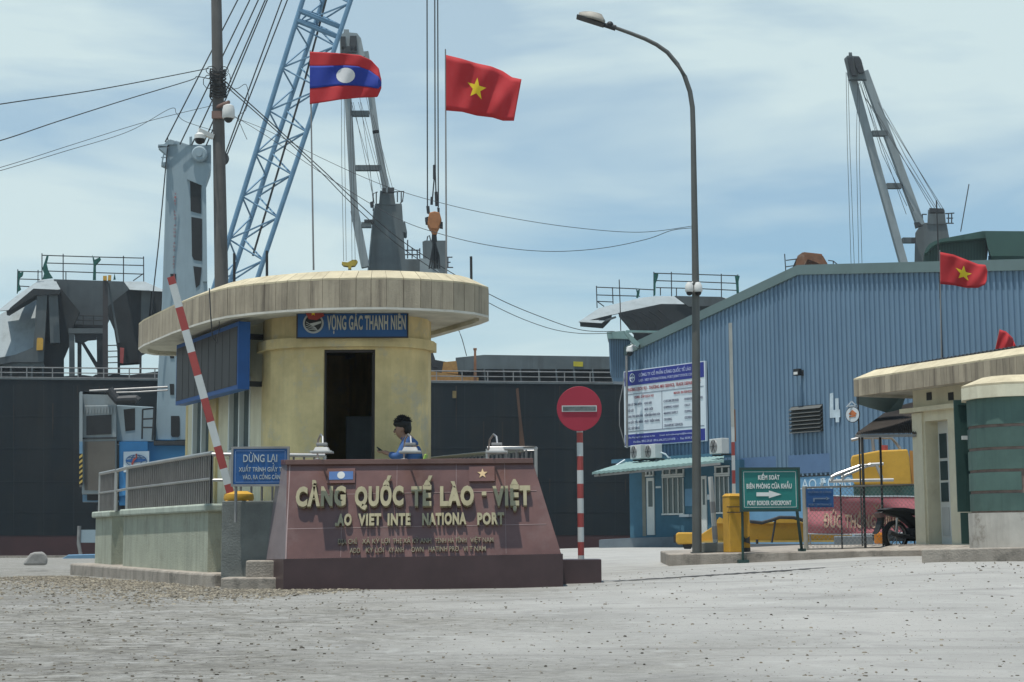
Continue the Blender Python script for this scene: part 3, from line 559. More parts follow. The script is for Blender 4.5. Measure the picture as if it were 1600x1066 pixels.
LP('exhaust_house', 'jib', [(125, 616), (148, 614), (180, 617), (182, 634), (129, 634), (129, 612), (125, 612)], DC - 1, 2.4)
LP('counterweight', 'jib', [(124, 613), (129, 613), (129, 690), (124, 690)], DC - 1.8, 4)
LP('counterweight', 'crane_blue', [(124, 690), (129, 690), (129, 709), (124, 709)], DC - 1.8, 4)
m = MB()
for i in range(6): m.px([(123.8, 713 + i * 8), (129, 709 + i * 8), (129, 713 + i * 8), (123.8, 717 + i * 8)], DC - 1.82, .03)
m.build('warning_stripes', mat('stripe yellow', (.42, .30, .08), .6), hcn)
LP('counterweight', 'black', [(124, 709), (129, 709), (129, 758), (124, 758)], DC - 1.8, 4)
LP('access_step', 'crane_blue', [(129, 760), (186, 760), (186, 784), (129, 784)], DC - .5, 2)
LP('access_step', 'black', [(136, 758), (186, 758), (186, 782), (136, 782)], DC - .6, .1)
m = MB(); p0 = P(183, 625, DC - 1.6); p1 = P(213, 624, DC - 1.6); m.tube([p0 + Vector((-.45, 0, .55)), p0, p0.lerp(p1, .6), p1, p1 + Vector((.1, 0, -.1))], .24, 10); m.build('exhaust_drum', M_['dark'], hcn)
m = MB(); line(m, [(140, 611), (200, 608), (262, 605)], .06, 8, DC - 1.2); line(m, [(170, 614), (210, 613), (262, 610)], .045, 8, DC - 1.4); m.build('luffing_pipe', M_['dullsteel'], hcn)
m = MB()
for a in ([(223, 640), (222, 686)], [(241, 638), (238, 688)], [(223, 640), (241, 638)], [(222, 668), (240, 668)], [(222, 655), (240, 654)]): line(m, a, .05, 5, DC - 1.0)
m.build('ladder', M_['dark'], hcn)
LP('slewing_ring', 'dark', [(240, 689), (340, 689), (340, 695), (240, 695)], DC - 1.3, 3)
LP('chassis', 'dark', [(150, 790), (400, 790), (400, 850), (150, 850)], DC, 8)
for i in range(5):
    x = 170 + i * 55; c_ = P(x, 846, DC - .3); m = MB(); m.lathe([(.3, -.25), (.6, -.2), (.6, .2), (.3, .25)], tuple(c_), 16, 'y'); m.build('wheel', M_['tyre'], hcn)
m = MB(); line(m, [(262, 216), (264, 228)], .03, 5, DC); line(m, [(262, 228), (248, 380), (238, 470), (236, 505)], .035, 5, DC - .6); m.build('hanging_cable', M_['cable'], hcn)
# outrigger pad with striped post
LP('outrigger_beam', 'crane_grey', [(126, 828), (340, 826), (340, 848), (126, 848)], DC - 2, 1.2)
LP('outrigger_pad', 'crane_blue', [(93, 876), (106, 868), (150, 867), (175, 869), (175, 880), (130, 881), (96, 879)], 72, 3)
m = MB(); line(m, [(126, 867), (123, 850), (124, 822)], .10, 8, DC - 2); m.build('outrigger_post', M_['dullsteel'], hcn)
# lattice boom
DB = DC - 2.5
lb = bpy.data.objects.new('lattice_boom', None); C.objects.link(lb); lb.parent = hcn; lb.location = (0, 0, 0)
def bp(t, k):      # t: pixel row; k: chord 0 left-near,1 mid,2 right
    y = 430 - t
    xl = {0: 356 + (430 - y) * .252, 1: 380 + (430 - y) * .262, 2: 412 + (430 - y) * .308 if True else 0}[k]
    return xl, y
def ch(k, y):
    if k == 0: return P(365 - (400 - 0) * 0 + (350 - y) * .309, y, DB - 1.2)       # left chord (365,350)->(473,0)
    if k == 1: return P(363 + (430 - y) * .330, y, DB + 1.2)                          # middle chord
    return P(404 + (430 - y) * .335, y, DB - .9)                                      # right chord (404,430)->(548,0)
for k in range(3):
    m = MB(); m.tube([ch(k, 600), ch(k, -650)], .135, 8); m.build('chord', M_['crane_blue'], lb)
for i in range(17):
    y = 575 - i * 67; m = MB()
    for a, b in ((0, 1), (1, 2), (0, 2)):
        m.tube([ch(a, y), ch(b, y - 34)], .05, 5); m.tube([ch(b, y - 34), ch(a, y - 67)], .05, 5)
    m.build('lacing', M_['crane_blue'], lb)
for y in (25, 40): 
    m = MB(); m.tube([ch(0, y - 8), ch(1, y), ch(2, y + 18), ch(0, y - 8)], .15, 6); m.build('joint_frame', M_['crane_blue'], lb)
m = MB(); m.tube([P(395, 400, DB), P(475, 130, DB), P(520, -40, DB), P(640, -500, DB)], .06, 5); m.build('boom_cable', M_['cable'], lb)
tip = P(676, -640, DB)
m = MB()
for a in ((258, 222), (281, 226), (318, 224), (322, 228), (350, 246), (354, 244), (300, 226)): m.tube([P(*a, DC - .2), tip + Vector((rnd.uniform(-.5, 1.2), 0, rnd.uniform(-.5, .8)))], .038, 5)
m.build('luffing_ropes', M_['rope'], hcn)
m = MB()
for a in ([(666, -640), (668, 322)], [(678, -640), (680, 262)], [(682, -640), (685, 324)]): line(m, a, .038, 5, DB)
m.build('hoist_ropes', M_['rope'], hcn)
hk = bpy.data.objects.new('hook_block', None); C.objects.link(hk); hk.parent = hcn; hk.location = (0, 0, 0)
m = MB(); m.px([(671, 332), (679, 330), (687, 332), (690, 343), (687, 352), (684, 358), (672, 357), (668, 350), (669, 340)], DB - .3, .9); m.px([(672, 356), (685, 356), (682, 366), (676, 366)], DB - .2, .6); m.build('block_housing', M_['orange'], hk, bevel=.05)
m = MB(); m.px([(664, 340), (671, 338), (671, 349), (665, 347)], DB - .2, .8); m.px([(687, 346), (692, 347), (692, 354), (687, 353)], DB - .2, .8); m.px([(666, 322), (671, 322), (672, 334), (667, 332)], DB - .2, .3); m.px([(683, 324), (687, 325), (687, 334), (684, 334)], DB - .2, .3); m.px([(675, 365), (682, 365), (683, 376), (679, 380), (674, 376)], DB, .4); m.build('sheave_cheek', M_['dark'], hk)
m = MB()
for k in range(6): line(m, [(678 + rnd.uniform(-2, 2), 376), (674 + k * 2.4, 400), (671 + k * 3.2 + rnd.uniform(-1, 1), 420)], .05, 5, DB + rnd.uniform(-.2, .2))
m.build('sling_chain', M_['dark'], hk); m = MB(); line(m, [(680, 262), (675, 320)], .04, 5, DB); line(m, [(680, 262), (682, 322)], .04, 5, DB); line(m, [(679, 258), (679, 280)], .09, 5, DB); line(m, [(675, 308), (674.5, 320)], .08, 5, DB); line(m, [(681.5, 300), (682.5, 322)], .09, 5, DB); m.build('sling_ropes', M_['dark'], hk)
for pts, par in (([(990, 545), (1100, 545), (1096, 606), (1000, 606)], 'leg'), ([(1250, 436), (1300, 436), (1300, 607), (1255, 607)], 'leg')):
    MB().px(pts, 147, 3).build('support_trunk', M_['hopdark'], ship)
# ------------------------------------------------------------------ blue warehouse
WP = VP(((985 - 800) / 40.2, 2500 / 40.2), ((1600 - 800) / 52.8, 2500 / 52.8))
wh = thing('warehouse', 'long blue corrugated metal warehouse with low gable behind the gate', 'warehouse', (WP.o.x, WP.o.y, gz(WP.o.x, WP.o.y)))
ul, zl = WP.at(990, 549); ua, za = WP.at(1250, 428); ur, zr = WP.at(1600, 421)
sl_l = (za - zl) / (ua - ul); sl_r = (zr - za) / (ur - ua); UE = ua * 2
def rz(u): return zl + (u - ul) * sl_l if u < ua else za + (u - ua) * sl_r
ubt, zbt = WP.at(1300, 742)          # top of the painted lower wall
per = .21; pr = [(0, 0), (.10, 0), (.12, -.05), (.19, -.05)]; V = []; F = []
u = 0.0; prof = []
while u < UE:
    for a, d in pr: prof.append((min(u + a, UE), d))
    u += per
uo_l, zo_l = WP.at(1160, 716)
for i, (a, d) in enumerate(prof):
    zb = zbt if a > uo_l else 3.2
    V += [(a, d, zb), (a, d, rz(a))]
    if i: F.append((2 * i - 2, 2 * i, 2 * i + 1, 2 * i - 1))
wmb = MB(WP.M); wmb.add(V, F); wmb.build('corrugated_wall', M_['wh_blue'], wh)
m = MB(WP.M); m.box(.02, UE, .06, .2, 0.2, 3.3); m.vprism([(0.02, 3.3), (UE, 3.3), (UE, rz(UE) - .02), (ua, za - .02), (.02, rz(.02) - .02)], .05, .12); m.build('wall_core', M_['wh_dblue'], wh)
m = MB(WP.M); m.box(uo_l, UE, -.02, .05, 0.1, zbt - .03); m.build('lower_wall', M_['wh_lblue'], wh)
m = MB(WP.M); m.box(uo_l, UE, -.035, .05, zbt - .03, zbt + .03); m.build('sill_strip', M_['dark'], wh)
m = MB(WP.M)
for (x0, x1, y0) in ((1160, 1214, 716), (1233, 1298, 712)):
    a, z1 = WP.at(x0, y0); b, _ = WP.at(x1, y0); _, z0 = WP.at(x0, 741); m.box(a, b, -.054, -.0505, z0, z1)
m.build('repaint_patch', M_['wh_dblue'], wh)
m = MB(WP.M)
def rk(u0, u1, z0, z1, y0, y1, up, dn): m.hexa([(u0, y0, z0 + dn), (u1, y0, z1 + dn), (u1, y1, z1 + dn), (u0, y1, z0 + dn), (u0, y0, z0 + up), (u1, y0, z1 + up), (u1, y1, z1 + up), (u0, y1, z0 + up)])
rk(-.25, ua, rz(0) - .25 * sl_l, za, -.12, .1, .30, -.04); rk(ua, UE + .2, za, rz(UE + .2), -.12, .1, .30, -.04)
m.build('gable_trim', M_['trim'], wh)
m = MB(WP.M); rk(-.5, ua, rz(0) - .5 * sl_l, za, .1, 42, .26, .2); rk(ua, UE + .4, za, rz(UE + .4), .1, 42, .26, .2); m.build('roof', M_['trim'], wh)
m = MB(WP.M); m.box(-.02, .1, .12, 42, 0, rz(0)); m.box(UE - .1, UE + .02, .12, 42, 0, rz(UE)); m.box(0, UE, 41.8, 42, 0, rz(0)); m.build('side_wall', M_['wh_blue'], wh)
# eave box hanging at the left corner
m = MB(); ev = [P(951, 527, 62.6), P(988, 524, 62), P(988, 596, 62), P(958, 596, 62.6), P(953, 580, 62.6)]
m.px([(951, 527), (985, 527), (985, 597), (959, 596), (953, 580)], 62.3, 1.2)
for i in range(9): x = 955 + i * 3.6; m.px([(x, 530), (x + 1.4, 530), (x + 1.4, 590), (x, 590)], 62.27, .03, .6)
m.build('eave_box', M_['wh_blue'], wh)
m = MB(); m.px([(948, 519), (976, 517), (990, 527), (990, 530), (950, 529)], 62.1, 1.3); m.px([(974, 517), (980, 518), (1000, 537), (996, 543), (988, 536)], 61.2, .4); m.build('eave_cap', M_['awn'], wh)
m = MB(); m.px([(978, 516), (1032, 517), (1032, 520), (978, 519)], 62.5, .2); m.build('gutter', M_['awn'], wh)
# louvre, lamp, painted marks
a, z1 = WP.at(1238, 636); b, z0 = WP.at(1288, 674)
m = MB(WP.M); m.box(a, b, -.06, -.03, z0, z1); lv = m.build('wall_louvre', M_['dark'], wh)
for i in range(7):
    z = z0 + (z1 - z0) * (i + .5) / 7; m = MB(WP.M); m.hexa([(a, -.20, z - .07), (b, -.20, z - .07), (b, -.19, z - .06), (a, -.19, z - .06), (a, -.06, z + .03), (b, -.06, z + .03), (b, -.06, z + .045), (a, -.06, z + .045)]); m.build('louvre_blade', M_['lamp'], lv)
a, z = WP.at(1299, 661); b, zt = WP.at(1312, 613)
m = MB(WP.M); k = (b - a); hh = zt - z
m.vprism([(a + .05 * k, z + hh * .98), (a + .42 * k, z + hh), (a + .38 * k, z + hh * .4), (a - .02 * k, z + hh * .4)], -.056, -.051)
m.box(a - .02 * k, a + k * 1.1, -.0565, -.0515, z + hh * .16, z + hh * .42); m.box(a + k * .60, a + k * .98, -.057, -.052, z, z + hh * .80); m.build('painted_numeral', mat('whitewash', (.42, .5, .55), .8, var=.2, sc=4), wh)
a, z = WP.at(1247, 765); b, zt = WP.at(1330, 745)
m = MB(WP.M); m.text('LAO ĐỘNG', a, z, b - a, zt - z, .006, y=-.022, bold=-.004); m.build('painted_lettering', mat('faded wall lettering', (.5, .6, .66), .8, var=.15, sc=5), wh)
m = MB(WP.M); a, z = WP.at(1470, 460); m.box(a - .02, a + .02, -.05, -.03, 3, z + 3); m.build('sheet_seam', M_['dark'], wh)
# floodlight, camera, downpipe: things fixed on the wall
def wallthing(name, label, cat, u, z, dep=0, group=None):
    p = WP.pt(u, dep, z); o = thing(name, label, cat, tuple(p), group); return o
u_, z_ = WP.at(1254, 583)
o = wallthing('flood_light', 'black floodlight mounted on the blue corrugated wall above the louvre', 'floodlight', u_, z_)
m = MB(WP.M); m.box(u_ - .14, u_ + .12, -.32, -.16, z_ - .10, z_ + .13); m.build('housing', M_['black'], o, bevel=.02)
m = MB(WP.M); m.box(u_ - .10, u_ + .08, -.335, -.32, z_ - .07, z_ + .02)
m.build('lens', M_['globe'], o); m = MB(WP.M); m.box(u_ - .03, u_ + .03, -.16, -.02, z_ - .05, z_ + .02); m.box(u_ - .1, u_ + .1, -.035, -.02, z_ - .1, z_ + .1); m.build('bracket', M_['dark'], o)
u_, z_ = WP.at(984, 551)
o = wallthing('security_camera', 'white dome camera on the left corner of the blue warehouse', 'security camera', u_, z_, -.4, 'security cameras')
m = MB(); c_ = P(984, 552, 61); m.ball(tuple(c_), .12, 12); m.build('dome', M_['black'], o, smooth=True)
m = MB(); m.lathe([(.10, .0), (.14, .05), (.12, .2), (.05, .24)], (c_.x, c_.y, c_.z + .03), 14); m.build('hood', M_['globe'], o, smooth=True)
m = MB(); m.tube([(c_.x, c_.y, c_.z + .24), (c_.x + .1, c_.y, c_.z + .30), (c_.x + .35, c_.y + .4, c_.z + .28)], .035, 6); m.build('arm', M_['globe'], o)
m = MB(); line(m, [(979, 556, 61.3), (980, 700, 61.3)], .05, 8); line(m, [(976, 590, 61.3), (968, 630, 61.3), (968, 665, 61.3), (977, 697, 61.3)], .02, 5)
tag(m.build('down_pipe', M_['dullsteel']), 'thin grey pipe with a looping wire left of the company board', 'pipe')
# company board
ub0, zb1 = WP.at(979, 581); ub1, _ = WP.at(1106, 560); _, zb0 = WP.at(979, 699)
bo = wallthing('company_board', 'large blue and white company board listing services, high on the blue wall', 'signboard', ub0, zb0, -.1)
k = (ub1 - ub0); hh = zb1 - zb0
def bx(u0, u1, v0, v1, d=.0): return (ub0 + k * u0, ub0 + k * u1, -.16 - d, -.155 - d + .002, zb0 + hh * v0, zb0 + hh * v1)
m = MB(WP.M); m.box(ub0, ub1, -.15, -.06, zb0, zb1); m.build('panel', M_['board'], bo)
m = MB(WP.M); m.box(*bx(.012, .988, .80, .988)); m.build('printed_band', M_['navy'], bo)
m = MB(WP.M); m.box(*bx(.012, .988, .012, .16)); m.build('printed_band', M_['navy'], bo)
m = MB(WP.M); m.box(*bx(.02, .98, .685, .69)); m.box(*bx(.48, .484, .20, .685)); m.box(*bx(.02, .98, .195, .2)); m.build('table_rule', M_['btxt'], bo)
def bt(txt, u0, v0, wd, ch, mt, nm='lettering'):
    m = MB(WP.M); m.text(txt, ub0 + k * u0, zb0 + hh * v0, k * wd, hh * ch, .006, y=-.163, bold=.01); m.build(nm, M_[mt], bo)
bt('CÔNG TY CỔ PHẦN CẢNG QUỐC TẾ LÀO - VIỆT', .20, .905, .74, .042, 'bpale'); bt('LAO - VIET INTERNATIONAL PORT JOINT STOCK COMPANY', .20, .838, .74, .033, 'bpale')
bt('PHÒNG DỊCH VỤ - THƯƠNG MẠI SERVICE, TRADE DEPARTMENT', .05, .725, .90, .045, 'bred'); bt('CUNG CẤP DỊCH VỤ', .14, .625, .24, .032, 'bred'); bt('MAIN BUSINESS', .63, .625, .22, .032, 'bred')
for i, s_ in enumerate(('-ĐẠI LÝ TÀU BIỂN', '-XẾP DỠ', '-CUNG ỨNG HÀNG HẢI', '-LAI DẮT TÀU BIỂN', '-BỐC XẾP HÀNG')): bt(s_, .04, .535 - i * .078, min(.2, .012 * len(s_)), .030, 'btxt')
for i, s_ in enumerate(('-KHO BÃI', '-MÔI GIỚI', '-KIỂM ĐẾM HÀNG HÓA', '-PHÁT TRIỂN HÀNG')): bt(s_, .26, .535 - i * .078, min(.2, .012 * len(s_)), .030, 'btxt')
for i, s_ in enumerate(('-CUSTOMS BROKER', '-SHIPPING AGENT', '-MARINE SUPPLY', '-TRADING', '-TRANSPORT SERVICES')): bt(s_, .50, .535 - i * .078, min(.23, .0125 * len(s_)), .030, 'btxt')
for i, s_ in enumerate(('-WAREHOUSE FOR LEASE', '-TALLY', '-TOWING', '-STEVEDORING')): bt(s_, .75, .535 - i * .078, min(.22, .0125 * len(s_)), .030, 'btxt')
bt('Cảng Vũng Áng, Kỳ Lợi, Kỳ Anh, Hà Tĩnh', .05, .108, .34, .020, 'bpale'); bt('Email: dichvuthuongmai@laovietport.vn', .45, .108, .46, .020, 'bpale'); bt('Hotline: 0912.39.63  0916.696.372.537.078   -   Fax: 0239.3868', .12, .045, .76, .028, 'bpale')
m = MB(WP.M); c_ = (ub0 + k * .115, zb0 + hh * .90)
m.tube([(c_[0] + .14 * math.cos(t * math.pi / 8), -.165, c_[1] + .16 * math.sin(t * math.pi / 8)) for t in range(17)], .018, 5); m.box(c_[0] - .12, c_[0] + .12, -.168, -.16, c_[1] - .02, c_[1] + .03); m.tube([(c_[0], -.165, c_[1] + .1), (c_[0], -.165, c_[1] - .1)], .02, 5); m.build('round_emblem', M_['board'], bo)
# office under the board
uf0 = WP.at(984, 800)[0]; uf1 = WP.at(1157, 800)[0]; zfb = WP.at(984, 841)[1]; zft = WP.at(1070, 716)[1]
of = thing('port_office', 'dark blue ground floor office with white doors under the green awning', 'office', tuple(WP.pt(uf0, 0, zfb)))
DFR = -.30
def OP(px, py): 
    r = RM @ Vector(((px - 800) / FPX, (533 - py) / FPX, -1)); o_ = WP.pt(0, DFR, 0); t = (o_ - CAM).dot(WP.n) / r.dot(WP.n); q = CAM + r * t
    return (q - WP.o).dot(WP.d), q.z
def obx(x0, y0, x1, y1, d0, d1, mb):
    a, zt = OP(x0, (y0)); b, _ = OP(x1, y1); _, zb = OP(x0, y1); mb.box(a, b, DFR - d1, DFR - d0, zb, zt); return mb
m = MB(WP.M); m.box(OP(984, 800)[0], OP(1157, 800)[0], DFR, -.04, zfb - .5, OP(984, 728)[1]); m.build('wall', M_['office'], of)
m = MB(WP.M); m.box(OP(972, 800)[0], OP(1150, 800)[0], DFR - .5, DFR, OP(984, 724)[1], OP(984, 718)[1]); m.build('ledge', M_['office'], of)
def odoor(x0, x1, y0, y1):
    m = obx(x0, y0, x1, y1, .003, .04, MB(WP.M)); dr = m.build('door', M_['pvc'], of); m = obx(x0 + 3, y0 + 5, x1 - 3, y0 + 45, .04, .05, MB(WP.M)); m.build('pane', M_['glass'], dr)
    return dr
def owin(x0, y0, x1, y1, nb=4):
    m = obx(x0, y0, x1, y1, .003, .02, MB(WP.M)); wd = m.build('window', M_['glass'], of)
    m = obx(x0 - 1, y0 - 1.5, x1 + 1, y0 + 1, .02, .07, MB(WP.M)); obx(x0 - 1, y1 - 1.5, x1 + 1, y1 + 1, .02, .08, m)
    for i in range(nb + 1): x = x0 + (x1 - x0) * i / nb; obx(x - .9, y0 + 1, x + .9, y1 - 1.5, .02, .06, m)
    m.build('frame', M_['pvc'], wd); return wd
m = obx(1003, 736, 1010, 838, .002, .01, MB(WP.M)); m.build('door_reveal', mat('cream board', (.2, .2, .17), .8), of)
odoor(1011, 1024, 747, 836); odoor(1096, 1106, 744, 834)
owin(1037, 746, 1069, 804, 4); owin(1119, 744, 1140, 802, 3); owin(1037, 732, 1069, 743, 3); owin(1119, 730, 1140, 741, 2); owin(1011, 734, 1022, 744, 2)
m = obx(1071, 764, 1083, 791, .003, .03, MB(WP.M)); m.build('notice_board', M_['wh_lblue'], of)
m = obx(1069, 804, 1084, 808, .0, .25, MB(WP.M)); m.build('counter_shelf', M_['board'], of)
m = obx(1105, 773, 1112, 781, .003, .02, MB(WP.M)); obx(1025, 760, 1033, 763, .003, .02, m); m.build('notice', M_['board'], of)
m = MB(); m.px([(936, 844), (984, 841), (1090, 838), (1090, 859), (936, 859)], 58.5, 3.0); m.build('entrance_step', M_['greyblue'], of)
aw = bpy.data.objects.new('awning', None); C.objects.link(aw); aw.parent = of; aw.location = (0, 0, 0)
A0, A1, A2, A3 = P(925, 738, 59.2), P(1131, 719, 54.6), P(1131, 713, 56.4), P(978, 722, 61.4)
m = MB()
nn = 26
for i in range(nn):
    f0, f1 = i / nn, (i + 1) / nn
    for g0, g1, up0, up1 in ((f0, (f0 + f1) / 2, 0, .022), ((f0 + f1) / 2, f1, .022, 0)):
        a = A0.lerp(A1, g0) + Vector((0, 0, up0)); b = A0.lerp(A1, g1) + Vector((0, 0, up1)); c = A3.lerp(A2, g1) + Vector((0, 0, up1)); d = A3.lerp(A2, g0) + Vector((0, 0, up0)); e = Vector((0, 0, -.09))
        m.hexa([a + e, b + e, c + e, d + e, a, b, c, d])
m.build('awning_sheet', M_['awn'], aw)
m = MB(); m.bar(A0 + Vector((.1, .1, -.12)), A1 + Vector((-.1, .1, -.12)), .06, .08)
for f in (.05, .3, .55, .8, .97): m.bar(A0.lerp(A1, f) + Vector((0, .05, -.12)), A3.lerp(A2, f) + Vector((0, 0, -.12)), .05, .06)
m.build('awning_frame', M_['dullsteel'], aw)
# air conditioners
def aircon(px0, px1, pt, pb, D, label, left=True):
    p = P((px0 + px1) / 2, pb, D); wdt = .82; hgt = .56; o = thing('air_conditioner', label, 'air conditioner', tuple(p), 'air conditioners'); o.rotation_euler = (0, 0, math.atan2(WP.d.y, WP.d.x) - math.radians(12))
    MB().box(-wdt / 2, wdt / 2, -.15, .15, 0.04, hgt).build('casing', M_['white'], o, local=True, bevel=.015)
    m = MB(); m.lathe([(.23, -.012), (.235, 0), (.235, .01)], (-.12, -.155, .30), 22, 'y'); m.build('fan_grille', M_['dullsteel'], o, local=True)
    m = MB(); 
    for i in range(6):
        t = i * math.pi / 3; m.bar((-.12, -.172, .30), (-.12 + .22 * math.cos(t), -.172, .30 + .22 * math.sin(t)), .012, .012)
    m.lathe([(.05, -.02), (.05, -.01)], (-.12, -.157, .30), 12, 'y'); m.build('fan_guard', M_['dark'], o, local=True)
    m = MB(); m.bar((-.3, -.1, .0), (-.3, .3, .0), .04, .05); m.bar((.3, -.1, .0), (.3, .3, .0), .04, .05); m.build('bracket', M_['dark'], o, local=True)
    return o
aircon(990, 1007, 698, 719, 60.0, 'leftmost white air conditioner above the green awning'); aircon(1009, 1033, 695, 718, 59.4, 'second white air conditioner, close beside the leftmost one above the awning'); aircon(1110, 1138, 683, 711, 55.2, 'white air conditioner right of the company board, apart from the other two')
m = MB(); line(m, [(1032, 707, 59), (1040, 710, 59), (1044, 715, 59), (1050, 717, 59.2)], .03, 6); line(m, [(946, 734, 60), (962, 728, 60.5), (976, 719, 61)], .035, 6)
tag(m.build('refrigerant_pipe', M_['board']), 'pale bent pipe running from the air conditioners over the awning', 'pipe')

# green roofed shed behind, antenna
gs = thing('green_roofed_shed', 'dark green curved roof shed rising behind the warehouse at right edge', 'shed', tuple(P(1540, 840, 105)))
m = MB(); m.px([(1442, 420), (1443, 402), (1446, 391), (1451, 384), (1459, 378.5), (1470, 375), (1540, 362), (1541, 470), (1442, 470)], 105, 10)
m.build('end_wall', M_['roofg'], gs)
m = MB()
for i in range(20): x = 1450 + i * 4.6; m.px([(x, 386 - i * .7), (x + 1.8, 386 - i * .7), (x + 1.8, 470), (x, 470)], 104.94, .06)
m.build('end_wall_rib', mat('green rib', (.03, .065, .055), .6), gs)
m = MB(); m.px([(1538, 361), (1700, 362), (1700, 400), (1548, 400), (1543, 385)], 104, 14); m.px([(1444, 396), (1447, 388), (1452, 381.5), (1460, 377), (1472, 373), (1536, 361), (1542, 362), (1546, 371), (1472, 378), (1462, 382), (1454, 387), (1448, 395)], 104.3, 12)
m.build('roof', mat('green roof sheet', (.035, .08, .066), .5, var=.12, sc=.6), gs)
m = MB(); m.px([(1544, 400), (1700, 400), (1700, 470), (1544, 470)], 106, 8); m.build('side_wall', M_['office'], gs)
m = MB(); m.px([(1430, 470), (1700, 470), (1700, 856), (1430, 856)], 105.5, 10); m.build('lower_wall', M_['office'], gs)
m = MB(); line(m, [(1501, 362), (1514, 288)], .035, 5, 104.2); tag(m.build('whip_antenna', M_['dark']), 'thin leaning whip antenna on the green shed roof', 'antenna')

# ------------------------------------------------------------------ guard booth on its island
AX = Vector((-.45, .893)); BX = Vector((.893, .45)); ZF = 1.82
def off(p, a=0, b=0): return (p[0] + AX.x * a + BX.x * b, p[1] + AX.y * a + BX.y * b)
A = (-4.26, 22.5); B = (-6.6, 27.3); Cc = (-7.12, 28.6); Dp = (-7.8, 30.1)
ke = thing('traffic_island', 'low stained concrete kerb island under the guard booth', 'traffic island', (-4, 26, gz(-4, 26)))
kpoly = [(-4.02, 21.75), off(A, -.1, -.22), off(B, 0, -.25), off(Dp, 0, -.45), off(Dp, .8, .4), (-3.0, 32.2), (-1.6, 27.0), (.0, 23.2), (-1.0, 22.6), (-3.2, 22.2)]
m = MB(); m.prism(kpoly, .3, 1.4 - .53); m.build('kerb_slab', M_['kerb'], ke, bevel=.03)
m = MB(); q0 = P(345, 903, 20.9); q1 = P(418, 901, 20.9); m.box(q0.x, q1.x + .2, 20.9, 21.9, .4, q0.z); m.build('low_step', M_['kerb'], ke, bevel=.02)
m = MB(); q0 = P(384, 876, 21.0); m.box(q0.x, q1.x + .3, 21.0, 21.28, .4, q0.z); m.build('upper_step', M_['kerb'], ke, bevel=.02)
pf = thing('platform', 'pale green rendered platform raised under the guard booth', 'platform', (-4, 26, .87))
notch0 = off(A, 0, .95); plat = [A, off(B), off(B, .05, .32), off(Cc, -.05, .42), Cc, Dp, off(Dp, .3, .3), (-3.3, 32.0), (.35, 22.75), (-2.6, 22.95), (-3.1, 22.9)]
m = MB(); m.prism(plat, .8, ZF - .11); m.build('retaining_wall', M_['green_wall'], pf)
m = MB(); m.prism([off(A, -.04, -.06), off(B, .04, -.07), off(B, .1, .30), off(Cc, -.0, .40), off(Cc, -.05, -.07), off(Dp, .05, -.07), off(Dp, .35, .3), (-3.3, 32.05), (.38, 22.7), (-2.6, 22.9), (-3.1, 22.85)], ZF - .11, ZF); m.build('coping', mat('pale coping', (.36, .40, .34), .9, var=.15, streak=.4, scol=(.2, .21, .18), spot=.3, spcol=(.15, .15, .12), spsc=3), pf, bevel=.025)
fw = thing('cement_wall', 'plain grey cement parapet wall below the blue stop board', 'wall', (-2.5, 21.35, .7))
q0 = P(347, 783, 21.35); m = MB(); m.box(q0.x, .3, 21.35, 21.55, .5, q0.z); m.build('wall_panel', M_['grey_wall'], fw, bevel=.01)
m = MB(); m.box(.1, .3, 21.552, 22.68, .5, q0.z - .02); m.build('return_wall', M_['grey_wall'], fw)

# railings
M_['balu'] = mat('shaded steel tube', (.16, .152, .148), .55, metal=.3, var=.2)  # darker copy of the steel, shade on the balusters put into its colour
def railing(label, pts, ztop, nbal, D0, gap=.125, lower=.36, group='railings of the guard booth island', posts=None):
    c = pts[0]; o = thing('steel_railing', label, 'railing', (c[0], c[1], ZF), group)
    m = MB(); m.tube([(p[0], p[1], ztop) for p in pts], .032, 10); m.build('top_rail', M_['steel'], o, smooth=True)
    m = MB(); m.tube([(p[0], p[1], ztop - lower) for p in pts], .022, 8); m.build('lower_rail', M_['steel'], o, smooth=True)
    tot = 0
    for i in range(len(pts) - 1):
        a = Vector(pts[i]); b = Vector(pts[i + 1]); Ls = (b - a).length; n = max(1, int(Ls / gap))
        for j in range(n + (i == len(pts) - 2)):
            q = a.lerp(b, j / n); big = (j == 0) or j == n
            tot += 1
            if tot < 98:
                m = MB(); m.tube([(q.x, q.y, ZF - .01), (q.x, q.y, ztop - .02 if not big else ztop)], 0.026 if big else .017, 8 if big else 6); m.build('post' if big else 'baluster', M_['balu'] if not big else M_['steel'], o)
    return o
ZR = 1.4 + 1.13
railing('long sloping steel railing on the pale green wall', [off(A, .05, .05), off(B, 0, .05)], ZR, 0, 0)
railing('short far railing on the green wall, left of the gap', [off(Cc, 0, .05), off(Dp, 0, .06)], ZR, 0, 0)
o = railing('short railing across the notch between two green wall ends', [off(B, .02, .05), off(Cc, -.02, .06)], ZR, 0, 0, gap=2)
railing('front railing behind the blue stop board', [off(A, .05, .05), (-3.98, 22.62), (-2.7, 23.02)], ZR - .02, 0, 0, gap=.14)
railing('right railing running back beside the booth, behind the granite sign', [(-.36, 22.85), (.33, 22.82), (-1.19, 25.6), (-3.0, 29.6)], 1.4 + 1.185, 0, 0, gap=.13)

